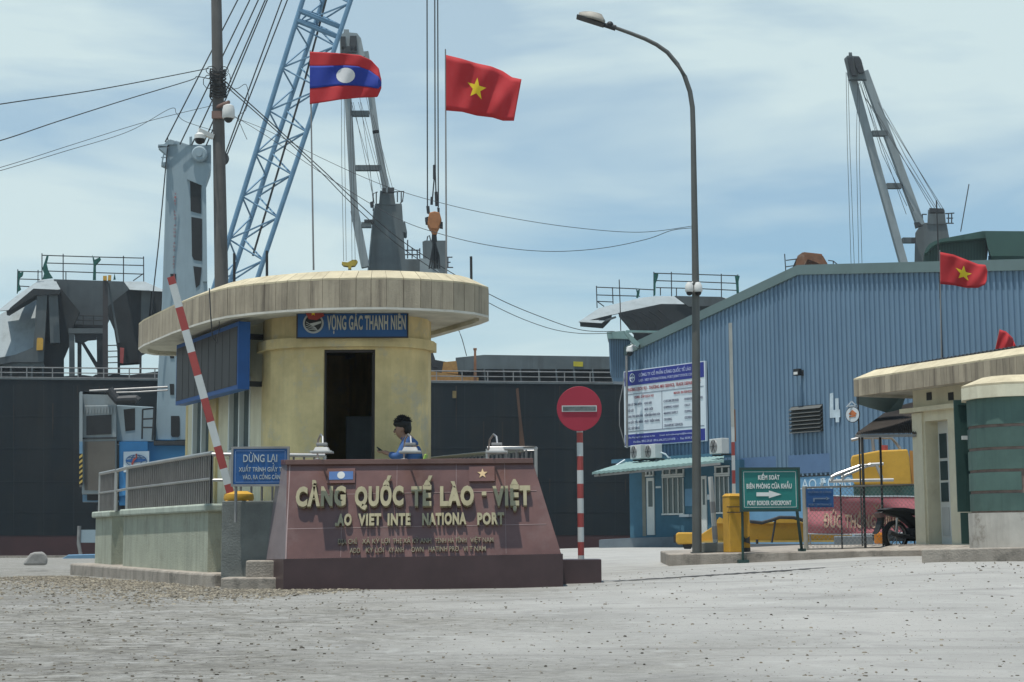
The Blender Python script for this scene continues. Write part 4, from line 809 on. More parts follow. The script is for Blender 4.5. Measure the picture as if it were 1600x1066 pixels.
# the booth
bt_ = thing('guard_booth', 'yellow rounded guard booth with wide cream canopy', 'guard booth', (-3.2, 27, ZF))
FR = [(-3.97, 25.25), (-3.90, 25.0), (-3.76, 24.78), (-3.52, 24.60), (-3.2, 24.47), (-2.89, 24.42)]; FR2 = [(-2.10, 24.42), (-1.86, 24.46), (-1.62, 24.57), (-1.43, 24.76), (-1.32, 25.0), (-1.29, 25.3)]
def inset(pts, d):       # offset a polyline to its right/inside roughly towards (-2.6,26)
    c = Vector((-2.65, 26.2)); r = []
    for i, p in enumerate(pts):
        a = Vector(pts[max(i - 1, 0)]); b = Vector(pts[min(i + 1, len(pts) - 1)]); t = (b - a).normalized(); n = Vector((-t.y, t.x))
        if (c - Vector(p)).dot(n) < 0: n = -n
        r.append((p[0] + n.x * d, p[1] + n.y * d))
    return r
def wallseg(pts, z0, z1, m_, nm, th=.16, out=0):
    o_ = inset(pts, -out) if out else pts; i_ = inset(pts, th); poly = list(o_) + list(reversed(i_)); mb = MB(); mb.prism(poly, z0, z1); return mb.build(nm, m_, bt_)
ZD = 1.4 + (834 - 547) / 102.4; ZL0 = 1.4 + 2.84; ZL1 = 1.4 + 2.99; ZC = 1.4 + 3.31
wallseg(FR, ZF - .0, ZL0, M_['yellow'], 'front_wall'); wallseg(FR2, ZF, ZL0, M_['yellow'], 'front_wall')
full = FR + FR2
wallseg([FR[-1], FR2[0]], ZD, ZL0, M_['yellow'], 'door_head')
wallseg(full, ZL0, ZL1, M_['yellow'], 'ledge', .16, .09); wallseg(full, ZL1, ZC + .05, M_['yellow'], 'upper_wall', .16, -.01)
LW = VP((-5.95, 29.1), (-3.97, 25.25)); RB = (-3.0, 30.4)
LWu = lambda px: LW.at(px, 650)[0]
def lwin(x0, y0, x1, y1):
    a, zt = LW.at(x0, y0); b, _ = LW.at(x1, y0); _, zb = LW.at((x0 + x1) / 2, y1); _, zt = LW.at((x0 + x1) / 2, y0); return a, b, zb, zt
# left wall with two sliding windows
w1 = lwin(302, 600, 331, 700); w2 = lwin(358, 600, 392, 700); zb = ZF + .9; zt = ZF + 2.1
m = MB(LW.M); Lw = LW.L; zs = [ZF, zb, zt, ZC + .05]
for a, b in ((0, w1[0]), (w1[1], w2[0]), (w2[1], Lw)): m.box(a, b, 0, .15, ZF, ZC + .05)
for ww in (w1, w2): m.box(ww[0], ww[1], 0, .15, ZF, zb); m.box(ww[0], ww[1], 0, .15, zt, ZC + .05)
m.build('side_wall', M_['cream'], bt_)
m = MB(LW.M); m.box(w1[1] + .03, w1[1] + .42, -.05, 0, ZF, ZL0); m.build('pilaster', M_['yellow'], bt_)
for ww in (w1, w2):
    a, b = ww[0], ww[1]; m = MB(LW.M); m.box(a, b, .07, .09, zb, zt); wn = m.build('window', M_['glass'], bt_)
    m = MB(LW.M)
    for u in (a, (a + b) / 2 - .03, b - .06): m.box(u, u + .06, -.01, .10, zb, zt)
    m.box(a, b, -.012, .102, zb, zb + .06); m.box(a, b, -.012, .102, zt - .06, zt); m.build('window_frame', M_['pvc'], wn)
    m = MB(LW.M); m.box(a - .05, b + .05, -.06, .0, zb - .06, zb); m.build('sill', M_['cream'], wn)
RW = VP((-1.29, 25.3), RB)
m = MB(RW.M); m.box(0, RW.L, 0, .15, ZF, ZC + .05); m.build('side_wall', M_['yellow'], bt_)
BW = VP(RB, (-5.95, 29.1)); m = MB(BW.M); m.box(0, BW.L, .0, .15, ZF, ZC + .05); m.build('rear_wall', M_['yellow'], bt_)
m = MB(); m.prism([(-3.9, 25.3), (-1.4, 25.3), RB, (-5.9, 29)], ZF + .003, ZF + .01); m.build('floor', M_['grey_wall'], bt_)
m = MB(); 
for x0, x1 in ((-2.895, -2.855), (-2.135, -2.095)): m.box(x0, x1, 24.46, 24.54, ZF, ZD)
m.box(-2.855, -2.135, 24.46, 24.54, ZD - .04, ZD); m.build('door_frame', M_['brown'], bt_)
m = MB(); m.hexa([(-2.16, 24.52, ZF + .02), (-2.12, 24.52, ZF + .02), (-1.95, 25.2, ZF + .02), (-2.0, 25.2, ZF + .02), (-2.16, 24.52, ZD - .06), (-2.12, 24.52, ZD - .06), (-1.95, 25.2, ZD - .06), (-2.0, 25.2, ZD - .06)]); m.build('door', M_['brown'], bt_)
# canopy
cv = bpy.data.objects.new('canopy', None); C.objects.link(cv); cv.parent = bt_; cv.location = (0, 0, 0)
OUT = [(-6.74, 28.9), (-6.68, 28.4), (-6.46, 27.85), (-6.08, 27.1), (-5.6, 26.15), (-5.05, 25.2), (-4.68, 24.62), (-4.35, 24.22), (-3.9, 23.88), (-3.35, 23.6), (-2.8, 23.42), (-2.3, 23.36), (-1.85, 23.37), (-1.35, 23.5), (-.87, 23.72), (-.56, 23.98), (-.36, 24.35), (-.36, 24.75), (-.50, 25.15), (-1.2, 26.6), (-2.1, 28.4), (-3.0, 30.2), (-3.4, 30.6), (-4.2, 30.5), (-6.0, 29.6), (-6.6, 29.3)]
def off_poly(pts, d):
    n = len(pts); r = []
    for i in range(n):
        a = Vector(pts[i - 1]); p = Vector(pts[i]); b = Vector(pts[(i + 1) % n]); t = ((p - a).normalized() + (b - p).normalized()).normalized(); nn_ = Vector((-t.y, t.x)); r.append((p.x + nn_.x * d, p.y + nn_.y * d))
    return r
area = sum(OUT[i][0] * OUT[(i + 1) % len(OUT)][1] - OUT[(i + 1) % len(OUT)][0] * OUT[i][1] for i in range(len(OUT)))
sg = 1 if area > 0 else -1
IN1 = off_poly(OUT, .15 * sg); IN2 = off_poly(OUT, .32 * sg); CORE = off_poly(OUT, .02 * sg)
ZT = ZC + .41; ZCAP = ZC + .60
def smooth_path(pts, step):
    r = []; n = len(pts); acc = 0
    for i in range(n):
        a = Vector(pts[i]); b = Vector(pts[(i + 1) % n]); r.append((a, b))
    out_ = []
    for a, b in r:
        L_ = (b - a).length; k = max(1, round(L_ / step))
        for j in range(k): out_.append((a.lerp(b, j / k), a.lerp(b, (j + 1) / k)))
    return out_
rn = random.Random(5); mf = MB(); mc = MB(); n = len(OUT)
k = 0; IN3 = off_poly(OUT, .03 * sg)
for i in range(n):
    a0 = Vector(OUT[i]); b0 = Vector(OUT[(i + 1) % n]); a1 = Vector(IN3[i]); b1 = Vector(IN3[(i + 1) % n]); a2 = Vector(IN2[i]); b2 = Vector(IN2[(i + 1) % n])
    L_ = (b0 - a0).length; kk = max(1, round(L_ / .21))
    for j in range(kk):
        e = .004 / L_ * rn.uniform(.2, 1.4); s0 = j / kk + e; s1 = (j + 1) / kk - e; t0 = rn.uniform(.90, 1.07); t1 = rn.uniform(.9, 1.07)
        p, q = a0.lerp(b0, s0), a0.lerp(b0, s1); p1, q1 = a1.lerp(b1, s0), a1.lerp(b1, s1)
        mf.hexa([(p.x, p.y, ZC), (q.x, q.y, ZC), (q1.x, q1.y, ZC), (p1.x, p1.y, ZC), (p.x, p.y, ZT), (q.x, q.y, ZT), (q1.x, q1.y, ZT), (p1.x, p1.y, ZT)], t0)
        p2, q2 = a2.lerp(b2, s0), a2.lerp(b2, s1)
        mc.hexa([(p.x, p.y, ZT + .002), (q.x, q.y, ZT + .002), (q2.x, q2.y, ZCAP - .04), (p2.x, p2.y, ZCAP - .04), (p.x, p.y, ZT + .03), (q.x, q.y, ZT + .03), (q2.x, q2.y, ZCAP), (p2.x, p2.y, ZCAP)], t1)
mf.build('fascia', M_['canopy'], cv); mc.build('sloped_edge', M_['cap'], cv)
m = MB(); core = [Vector(p) for p in IN3]; m.prism(IN3, ZC + .06, ZT - .001); m.prism(IN2, ZT, ZCAP - .05); m.build('roof_slab', mat('dark slab core', (.14, .12, .09), .9), cv)  # dark backing core, seen through the gaps between fascia panels
# soffit ring beam
m = MB()
for i in range(n):
    a, b, c, d = OUT[i], OUT[(i + 1) % n], IN1[(i + 1) % n], IN1[i]
    m.hexa([(a[0], a[1], ZC - .035), (b[0], b[1], ZC - .035), (c[0], c[1], ZC - .035), (d[0], d[1], ZC - .035), (a[0], a[1], ZC - .002), (b[0], b[1], ZC - .002), (c[0], c[1], ZC + .058), (d[0], d[1], ZC + .058)])
m.build('drip_edge', M_['soffit'], cv); m = MB(); m.prism(off_poly(OUT, .152 * sg), ZC + .03, ZC + .059); m.build('soffit', M_['soffit'], cv)
m = MB(); q = P(329, 452, 24.5); m.tube([(q.x, q.y - .1, q.z), (q.x + .03, q.y - .12, q.z - .4), (q.x + .05, q.y - .05, q.z - .75), (q.x + .12, q.y - .05, q.z - .85), (q.x + .15, q.y, q.z - .6), (q.x + .12, q.y + .1, q.z - .45)], .01, 5); tag(m.build('loose_cable', M_['cable']), 'thin loose cable dangling from the left edge of the booth canopy', 'cable')
# rods on the roof
for px_, y0, y1, D, lb_ in ((366, 396, 432, 25.6, 'short bare rod at the left end of the canopy roof'), (417, 392, 428, 25.2, 'short bare rod between the concrete pole and the first flag'), (736, 401, 440, 24.6, 'short bare rod at the right end of the canopy roof')):
    m = MB(); a = P(px_, y0, D); b = P(px_ + .5, y1, D); m.tube([(b.x, b.y, ZCAP - .06), tuple(a)], .022, 8); tag(m.build('roof_rod', M_['dark']), lb_, 'rod', 'bare rods on the canopy roof')
# booth name board
sb = thing('booth_name_board', 'blue board with white lettering and red emblem above the booth door', 'signboard', (-2.4, 24.3, ZL1))
q0 = P(465, 527, 24.22); q1 = P(636, 527, 24.22)
m = MB(); m.box(q0.x, q1.x, 24.22, 24.28, q0.z, ZC + .02); m.build('panel', M_['sign_blue'], sb)
m = MB(); m.box(q0.x - .02, q1.x + .02, 24.21, 24.24, q0.z - .02, q0.z); m.box(q1.x, q1.x + .02, 24.21, 24.24, q0.z, ZC + .02); m.box(q0.x - .02, q0.x, 24.21, 24.24, q0.z, ZC + .02); m.build('frame', M_['brown'], sb)
a = P(511, 515, 24.21); b = P(634, 515, 24.21); c = P(511, 493, 24.21)
m = MB(); m.text('VỌNG GÁC THANH NIÊN', a.x, a.z, b.x - a.x, c.z - a.z, .01, y=24.215, bold=.028); m.build('lettering', mat('aged white lettering', (.40, .40, .36), .7), sb)
c = P(489.5, 505, 24.2); R_ = .158
m = MB(); m.lathe([(R_, 0), (R_, .012)], (c.x, 24.205, c.z), 28, 'y'); e = m.build('round_emblem', mat('emblem white', (.36, .37, .36), .7), sb)
m = MB(); m.lathe([(R_ * .82, 0), (R_ * .82, .004)], (c.x, 24.2, c.z), 28, 'y'); m.build('emblem_field', M_['black'], e)
m = MB()
for i in range(4): m.bar((c.x - .11, 24.198, c.z + .02 - i * .035), (c.x + .04 + i * .01, 24.198, c.z - .075 - i * .012), .004, .008)
m.vprism([(c.x - .06, c.z - .01), (c.x + .12, c.z + .03), (c.x + .12, c.z + .0), (c.x + .0, c.z - .045)], 24.194, 24.199); m.build('emblem_hand', mat('emblem pale', (.4, .42, .4), .7), e)
m = MB(); m.vprism([(c.x - .16, c.z + .235), (c.x - .04, c.z + .25), (c.x + .06, c.z + .235), (c.x + .17, c.z + .24), (c.x + .14, c.z + .17), (c.x + .17, c.z + .11), (c.x + .05, c.z + .045), (c.x - .07, c.z + .06), (c.x - .11, c.z + .14)], 24.19, 24.197); m.build('emblem_flag', mat('emblem red', (.30, .05, .04), .7), e)
def star(mb, F, r, M=None):
    pts = []
    for i in range(10):
        t = math.pi / 2 + i * math.pi / 5; rr = r if i % 2 == 0 else r * .40; pts.append((rr * math.cos(t), rr * math.sin(t)))
    return pts
m = MB(); m.vprism([(c.x + x, c.z + .15 + z) for x, z in star(None, None, .045)], 24.184, 24.189); m.build('emblem_star', M_['fl_yel'], e)
# display cabinet on the side wall
LP2 = VP((-5.83, 27.62), (-4.22, 24.5)); q = LP2.L
ld = thing('display_cabinet', 'big dark electronic display in a blue cabinet under the canopy', 'display screen', (-5, 26, 3.7))
z1 = ZC - .05; z0 = 1.4 + 2.21
m = MB(LP2.M); m.box(0, q, 0, .19, z0, z1); m.build('cabinet', M_['led_blue'], ld, bevel=.005)
m = MB(LP2.M); m.box(.05, q - .05, -.006, -.001, z0 + .07, z1 - .07); m.build('screen', M_['led'], ld)
for i in range(1, 8):
    pass
m = MB(LP2.M)
for i in range(1, 9): u = .05 + (q - .1) * i / 9; m.box(u - .003, u + .003, -.009, -.006, z0 + .07, z1 - .07)
m.build('module_joint', M_['black'], ld)
m = MB(LP2.M); m.box(.3, .4, .19, 1.3, z1 - .2, z1 - .12); m.box(q - .6, q - .5, .19, 1.0, z1 - .2, z1 - .12); m.box(.3, .4, .19, 1.3, z0 + .1, z0 + .18); m.box(q - .6, q - .5, .19, 1.0, z0 + .1, z0 + .18); m.build('wall_bracket', M_['dark'], ld)
# inside the booth
lk = thing('locker', 'grey locker standing inside the dark booth doorway', 'locker', (-2.4, 26.6, ZF))
m = MB(); m.box(-2.75, -2.05, 26.4, 26.9, ZF + .01, ZF + 1.5); m.build('body', M_['locker'], lk, bevel=.01); m = MB(); m.box(-2.73, -2.42, 26.38, 26.398, ZF + .05, ZF + 1.45); m.box(-2.39, -2.07, 26.38, 26.398, ZF + .05, ZF + 1.45); m.build('door', M_['locker'], lk)
# ------------------------------------------------------------------ granite monument
mo = thing('entrance_monument', 'red granite sloping sign wall with raised cream port name letters', 'monument sign', (-1.3, 21, gz(-1.3, 20.8)))
Df, Dt = 20.62, 21.03
TL, TR, BR_, BL = P(448.5, 723, Dt), P(832, 720.5, Dt), P(877, 866, Df), P(446, 874, Df)
TLb, BLb = P(435, 723, 21.33), P(417, 875, 21.33); TRb = Vector((TR.x, 21.33, TR.z)); BRb = Vector((BR_.x, 21.33, BR_.z))
m = MB(); m.hexa([BL, BR_, BRb, BLb, TL, TR, TRb, TLb]); body = m.build('sloping_panel', M_['granite'], mo)
lp = Vector((0, -.05, 0)); u = Vector((0, 0, .035)); dn = Vector((0, 0, -.03))
m = MB(); m.hexa([TL + lp + dn + Vector((-.01, 0, 0)), TR + lp + dn + Vector((.01, 0, 0)), TRb + dn + Vector((.01, .01, 0)), TLb + dn + Vector((-.01, .01, 0)), TL + lp + u + Vector((-.01, 0, 0)), TR + lp + u + Vector((.01, 0, 0)), TRb + u + Vector((.01, .01, 0)), TLb + u + Vector((-.01, .01, 0))]); m.build('top_ledge', M_['granite'], mo, bevel=.006)
e = Vector((-.004, -.002, 0)); m = MB(); m.hexa([BL + e, BL + e + Vector((.02, -.004, 0)), BLb + Vector((.0, .002, 0)), BLb + Vector((-.008, 0, 0)), TL + e + dn, TL + e + dn + Vector((.02, -.004, 0)), TLb + dn + Vector((0, .002, 0)), TLb + dn + Vector((-.008, 0, 0))]); m.build('side_panel', M_['granite_side'], mo)
m = MB(); pz = Vector((0, -.03, 0)); gzz = -.35
b0, b1, b2, b3 = BL + pz + Vector((-.02, 0, .004)), BR_ + pz + Vector((.02, 0, .004)), BRb + Vector((.02, .02, .004)), BLb + Vector((-.02, .02, .004))
m.hexa([Vector((p.x, p.y, .45)) for p in (b0, b1, b2, b3)] + [b0, b1, b2, b3]); m.build('plinth', M_['granite_dark'], mo)
# frame on the slope: X along top-left->right, Z up the slope, -Y out of the face
ex = (BR_ - BL).normalized(); ez = ((TL + TR) / 2 - (BL + BR_) / 2); ez = (ez - ex * ez.dot(ex)).normalized(); ey = ez.cross(ex).normalized()
if ey.y < 0: ey = -ey
MM = Matrix(((ex.x, ey.x, ez.x, BL.x), (ex.y, ey.y, ez.y, BL.y), (ex.z, ey.z, ez.z, BL.z), (0, 0, 0, 1)))
def MA(px, py):
    r = RM @ Vector(((px - 800) / FPX, (533 - py) / FPX, -1)); t = (BL - CAM).dot(ey) / r.dot(ey); q = CAM + r * t - BL; return q.dot(ex), q.dot(ez)
def mtext(txt, x0, yb, x1, yt, dep, nm='lettering', bold=.03, y=-.012):
    gm = M_['gold'] if bold > .025 else mat('tarnished small letters', (.20, .175, .12), .6, var=.3, sc=8)
    a, z = MA(x0, yb); b, _ = MA(x1, yb - (x1 - x0) * .006); _, zt = MA(x0, yt); m = MB(MM); m.text(txt, a, z, b - a, zt - z, dep, y=y, bold=bold); return m.build(nm, gm, mo)
for w_, x0, x1 in (('CẢNG', 463, 541), ('QUỐC', 555, 631), ('TẾ', 643, 676), ('LÀO', 688, 741), ('-', 753, 760), ('VIỆT', 770, 829)):
    yb = 793.5 - (x0 - 463) * .004
    if w_ == '-':
        a, z = MA(753, 777); b, zt = MA(760, 771); m = MB(MM); m.box(a, b, -.075, -.01, z, zt); m.build('lettering', M_['gold'], mo)
    else: mtext(w_, x0, yb, x1, yb - 28.5, .075, bold=.055, y=-.02)
for w_, x0, x1 in (('.AO', 524, 550), ('VIET', 560, 596), ('INTE', 606, 642), ('NATIONA', 660, 729), ('PORT', 746, 788)): mtext(w_, x0, 823 - (x0 - 524) * .008, x1, 823 - (x0 - 524) * .008 - 17.5, .045, bold=.05, y=-.016)
for w_, x0, x1, yb in (('ĐỊA CHỈ', 528, 558, 851.5), ('XÃ KỲ LỢI', 566, 609, 851), ('THỊ XÃ KỲ ANH', 614, 674, 850.5), ('TỈNH HÀ TĨNH', 680, 729, 849.8), ('VIỆT NAM', 735, 771, 849)): mtext(w_, x0, yb, x1, yb - 7.6, .03, bold=.004, y=-.012)
for w_, x0, x1, yb in (('ADD', 547, 563, 865.5), ('KY LOI', 572, 600, 865), ('KY ANH', 608, 631, 864.6), ('OWN', 643, 662, 864), ('HATINH PRO', 670, 717, 863.5), ('VI T NAM', 724, 759, 863)): mtext(w_, x0, yb, x1, yb - 8, .03, bold=.004, y=-.012)
def mbox(x0, y0, x1, y1, d0, d1, mt, nm, par=None):
    a, zt = MA(x0, y0); b, zb = MA(x1, y1); m = MB(MM); m.box(a, b, -d1, -d0, zb, zt); return m.build(nm, mt, par or mo)
fp = mbox(512, 734, 555, 756, -.005, .04, M_['granite'], 'flag_plaque'); a, zt = MA(517, 738); b, zb = MA(551, 750)
mbox(515, 739, 552, 751, .041, .045, mat('plaque blue', (.06, .13, .30), .5), 'plaque_stripe', fp)
a, z = MA(533.5, 744.5); m = MB(MM @ Matrix.Translation((a, -.048, z))); m.lathe([(.05, 0), (.05, .005)], (0, 0, 0), 20, 'y'); m.build('plaque_disc', M_['white'], fp)
fp = mbox(733, 731, 773, 753, -.005, .04, M_['granite'], 'flag_plaque')
a, z = MA(754, 742); m = MB(MM); m.vprism([(a + x, z + zz) for x, zz in star(None, None, .07)], -.048, -.041); m.build('plaque_star', mat('brass star', (.5, .36, .2), .5), fp)
m = MB(MM)
W_ = (BR_ - BL).length; Hs = MA(448, 724)[1]
for zz in (Hs * .31, Hs * .66): m.box(.01, W_ - .08 - zz * .25, -.0025, .001, zz - .003, zz + .003)
for xx in (W_ * .2, W_ * .4, W_ * .62, W_ * .8): m.box(xx - .002, xx + .002, -.0025, .001, .02, Hs - .05)
m.box(-.002, .01, -.006, .001, 0, Hs - .03); m.build('stone_joint', mat('pale grout', (.30, .22, .21), .7), mo)
# lamps over the monument
def sign_lamp(px_, label, copy=None):
    p = P(px_, 721, 21.1)
    if copy: return dup(copy, (p.x, p.y, p.z + .03), label)
    o = thing('sign_lamp', label, 'spotlight', (p.x, p.y, p.z + .03), 'lamps over the granite sign')
    m = MB(); m.tube([(-.09, 0, 0), (-.09, -.03, .12), (-.07, -.12, .25), (-.02, -.26, .31), (.02, -.40, .27), (.03, -.46, .18)], .013, 8); m.build('curved_arm', M_['steel'], o, local=True, smooth=True)
    m = MB(); m.lathe([(.04, 0), (.045, .008), (.02, .012)], (-.09, 0, -.005), 12); m.build('base_plate', M_['white'], o, local=True)
    m = MB(); m.hexa([(-.08, -.60, .075), (.13, -.60, .075), (.13, -.40, .075), (-.08, -.40, .075), (-.055, -.56, .13), (.105, -.56, .13), (.105, -.43, .13), (-.055, -.43, .13)]); m.build('lamp_head', mat('dull lamp casing', (.30, .30, .29), .6), o, local=True, bevel=.01)
    m = MB(); m.box(-.115, .165, -.635, -.365, .052, .078); m.build('lamp_rim', mat('pale rim', (.34, .34, .33), .5), o, local=True, bevel=.006)
    m = MB(); m.box(-.045, .095, -.55, -.45, .145, .185); m.build('ballast_box', M_['dullsteel'], o, local=True, bevel=.008)
    return o
s1 = sign_lamp(507, 'spotlight over the left end of the granite sign'); sign_lamp(642, 'spotlight over the middle of the granite sign, in front of the seated man', s1); sign_lamp(774, 'spotlight over the right end of the granite sign', s1)

# stop board
sd = thing('stop_board', 'blue notice board reading stop, show papers, left of the granite sign', 'signboard', tuple(P(405, 783, 21.7)))
q0 = P(364, 757, 21.2); q1 = P(449, 701, 21.2)
m = MB(); m.box(q0.x, q1.x, 21.2, 21.23, q0.z, q1.z); m.build('panel', M_['sign_blue'], sd)
m = MB(); fr = .028; m.box(q0.x - fr, q0.x, 21.19, 21.24, q0.z - fr, q1.z + fr); m.box(q1.x, q1.x + fr, 21.19, 21.24, q0.z - fr, q1.z + fr); m.box(q0.x, q1.x, 21.19, 21.24, q1.z, q1.z + fr); m.box(q0.x, q1.x, 21.19, 21.24, q0.z - fr, q0.z); m.build('frame', M_['dullsteel'], sd)
m = MB(); zz = q0.z - .02
m.tube([(q0.x + .03, 21.26, q0.z - .5), (q0.x + .03, 21.26, q1.z)], .02, 8); m.build('post', M_['dullsteel'], sd)
m = MB(); m.tube([(q1.x - .08, 21.26, q0.z - .5), (q1.x - .08, 21.26, q1.z)], .02, 8); m.build('post', M_['dullsteel'], sd)
m = MB(); i = .025
for (x0, x1, z0_, z1_) in ((q0.x + i, q1.x - i, q1.z - i - .006, q1.z - i), (q0.x + i, q1.x - i, q0.z + i, q0.z + i + .006), (q0.x + i, q0.x + i + .006, q0.z + i, q1.z - i), (q1.x - i - .006, q1.x - i, q0.z + i, q1.z - i)): m.box(x0, x1, 21.195, 21.199, z0_, z1_)
m.build('border_line', mat('pale border', (.2, .3, .5), .6), sd)
for txt, x0, yb, x1, yt in (('DỪNG LẠI', 380, 722, 433, 710), ('XUẤT TRÌNH GIẤY TỜ', 373, 737, 445, 730), ('VÀO, RA CỔNG CẢNG', 379, 749, 442, 742)):
    a = P(x0, yb, 21.19); b = P(x1, yb, 21.19); c = P(x0, yt, 21.19); m = MB(); m.text(txt, a.x, a.z, b.x - a.x, c.z - a.z, .006, y=21.197, bold=.012); m.build('lettering', mat('dull white print', (.36, .40, .42), .7), sd)
# barriers
def barrier_arm(o, p, q, wd, segs, start_red):
    p = Vector(p); q = Vector(q)
    for i in range(len(segs) - 1):
        m = MB(); a = p.lerp(q, segs[i]); b = p.lerp(q, segs[i + 1]); m.bar(a, b, .05, wd); m.build('red_band' if (i % 2 == 0) == start_red else 'white_band', M_['red'] if (i % 2 == 0) == start_red else M_['white'], o)
br = thing('barrier_gate', 'red and white barrier arm raised and leaning left before the booth', 'barrier', (P(370, 790, 22.1).x, 22.1, .87))
a = P(267, 433, 22.0); b = P(362, 778, 22.0)
barrier_arm(br, a, b, .10, [0, .035, .14, .245, .345, .45, .555, .66, .77, .87, .94, 1], True)
m = MB(); c = P(373, 786, 22.1); m.box(c.x - .17, c.x + .17, 21.93, 22.27, .87, c.z + .03); m.build('cabinet', M_['yell'], br, bevel=.02)
m = MB(); m.lathe([(.20, 0), (.21, .03), (.20, .09), (.12, .13)], (c.x, 22.1, c.z + .03), 20); m.build('cabinet_top', M_['yell'], br, smooth=True)
# no entry sign
ne = thing('no_entry_sign', 'round red no entry sign on a red and white striped post', 'road sign', tuple(P(908, 878, 21.6)))
c = P(905, 639, 21.5)
m = MB(); m.lathe([(.298, 0), (.302, .004), (.302, .022), (.298, .026)], (c.x, 21.47, c.z), 48, 'y'); d_ = m.build('disc', M_['nored'], ne)
m = MB(); m.box(c.x - .235, c.x + .235, 21.462, 21.468, c.z - .042, c.z + .042); m.build('white_bar', M_['white'], d_)
m = MB(); m.box(c.x - .222, c.x + .222, 21.457, 21.461, c.z - .030, c.z + .030); m.build('worn_bar', mat('worn bar', (.11, .13, .13), .8, var=.5, sc=9), d_)
pb = P(908, 877, 21.55); ptp = P(904, 640, 21.55); N_ = 10
ys_ = [877, 868, 847, 824, 802, 779, 756, 735, 713, 692, 676, 642]
for i in range(len(ys_) - 1):
    a = P(908.3 - (877 - ys_[i]) * .0175, ys_[i], 21.56); b = P(908.3 - (877 - ys_[i + 1]) * .0175, ys_[i + 1], 21.56); a.x = b.x = (a.x + b.x) / 2 * 0 + pb.x; m = MB(); m.tube([a, b], .043, 14); m.build('white_band' if i % 2 == 0 else 'red_band', M_['white'] if i % 2 == 0 else M_['red'], ne, smooth=True)
q0 = P(878, 874.5, 21.35); q1 = P(940, 898, 21.35); m = MB(); m.box(q0.x, q1.x, 21.35, 21.95, .55, q0.z); m.build('base_block', M_['granite_dark'], ne, bevel=.01)
# ------------------------------------------------------------------ poles, lamp, flags
up = thing('utility_pole', 'thick grey concrete utility pole with tangled cables behind the booth', 'utility pole', (P(346, 440, 33).x, 33, gz(-6, 33)))
a = P(337, -60, 33); b = P(346, 440, 33); d = (b - a) / (a.z - b.z); base = b + d * (b.z - .5)
m = MB(); m.tube([base, a], .175, 16, .105); m.build('shaft', M_['pole'], up, smooth=True)
def pp(y): t = (a.z - P(340, y, 33).z) / (a.z - b.z); return a.lerp(b, t)
m = MB()
for i in range(11):
    c = pp(112 + i * 4 + rnd.uniform(-1, 1)); t0 = rnd.uniform(0, .05); R_ = .15 + rnd.uniform(0, .03)
    m.tube([(c.x + R_ * math.cos(k * math.pi / 7), c.y + R_ * math.sin(k * math.pi / 7), c.z + t0 * math.sin(k)) for k in range(15)], .016, 5)
m.build('cable_wrap', M_['cable'], up)
m = MB()
for sx, x0, y0, w_, h_ in ((-1, 328, 128, 12, 14), (1, 352, 128, 10, 22), (1, 350, 112, 8, 10), (-1, 330, 110, 9, 8)):
    line(m, [(x0 + w_ * .9 * math.cos(k * .7) * (1 if k else .3) + 0, y0 + h_ * .8 * math.sin(k * .7), 32.8) for k in range(10)], .010, 4)
m.build('cable_loops', M_['cable'], up)
sc_ = thing('security_camera', 'white dome camera hanging on the right of the concrete pole', 'security camera', tuple(P(357, 175, 32.7)), 'security cameras')
c = P(357, 184, 32.6); m = MB(); m.ball(tuple(c), .10, 14, (1, 1, 1.1)); m.build('dome', M_['dark'], sc_, smooth=True)
m = MB(); m.lathe([(.12, -.02), (.135, .02), (.13, .16), (.11, .25), (.05, .28)], tuple(c), 16); m.build('hood', M_['globe'], sc_, smooth=True)
m = MB(); q = pp(165); m.tube([(c.x, c.y, c.z + .25), (c.x, c.y, c.z + .33), (q.x, q.y - .1, c.z + .31)], .04, 8); m.box(q.x - .1, q.x + .14, q.y - .2, q.y - .12, c.z + .05, c.z + .2); m.build('bracket', mat('rusty bracket', (.2, .13, .11), .8), sc_)
sc_ = thing('security_camera', 'second camera on a white arm left of the concrete pole, below the cable knot', 'security camera', tuple(P(312, 218, 32.7)), 'security cameras')
c = P(312, 218, 32.7); m = MB(); m.ball(tuple(c), .105, 14); m.build('dome', M_['black'], sc_, smooth=True); m = MB(); m.lathe([(.11, .01), (.11, .09), (.05, .14)], tuple(c), 16); m.build('hood', M_['globe'], sc_, smooth=True)
m = MB(); q = pp(210); m.bar((c.x - .03, c.y, c.z + .19), (q.x - .1, q.y - .1, c.z + .10), .08, .10); m.tube([(c.x, c.y, c.z + .1), (c.x, c.y, c.z + .18)], .03, 6); m.build('bracket', M_['globe'], sc_)
# street lamp
sl_ = thing('street_lamp', 'tall grey street lamp with long curved arm and single head', 'street lamp', (P(1088, 862, 27.6).x, 27.6, .95))
pts = [(1089, 866), (1087, 450), (1083, 200), (1082, 168), (1078, 143), (1070, 120), (1058, 100), (1043, 82), (1026, 70), (1008, 61), (985, 52), (960, 43)]
PT = [P(x, y, 27.6) for x, y in pts]
m = MB(); m.tube([PT[0], PT[1]], .082, 14, .066); m.tube([PT[1] + Vector((0, 0, -.02)), PT[2]], .064, 14, .046); m.build('column', M_['lamp'], sl_, smooth=True)
m = MB(); m.tube(PT[2:], .046, 12, .032); m.build('arm', M_['lamp'], sl_, smooth=True)
m = MB(); m.tube([P(962, 44, 27.6), P(943, 39, 27.6)], .055, 10, .04); m.ball(tuple(P(953, 39, 27.6)), .065, 10); m.build('joint', M_['dark'], sl_, smooth=True)
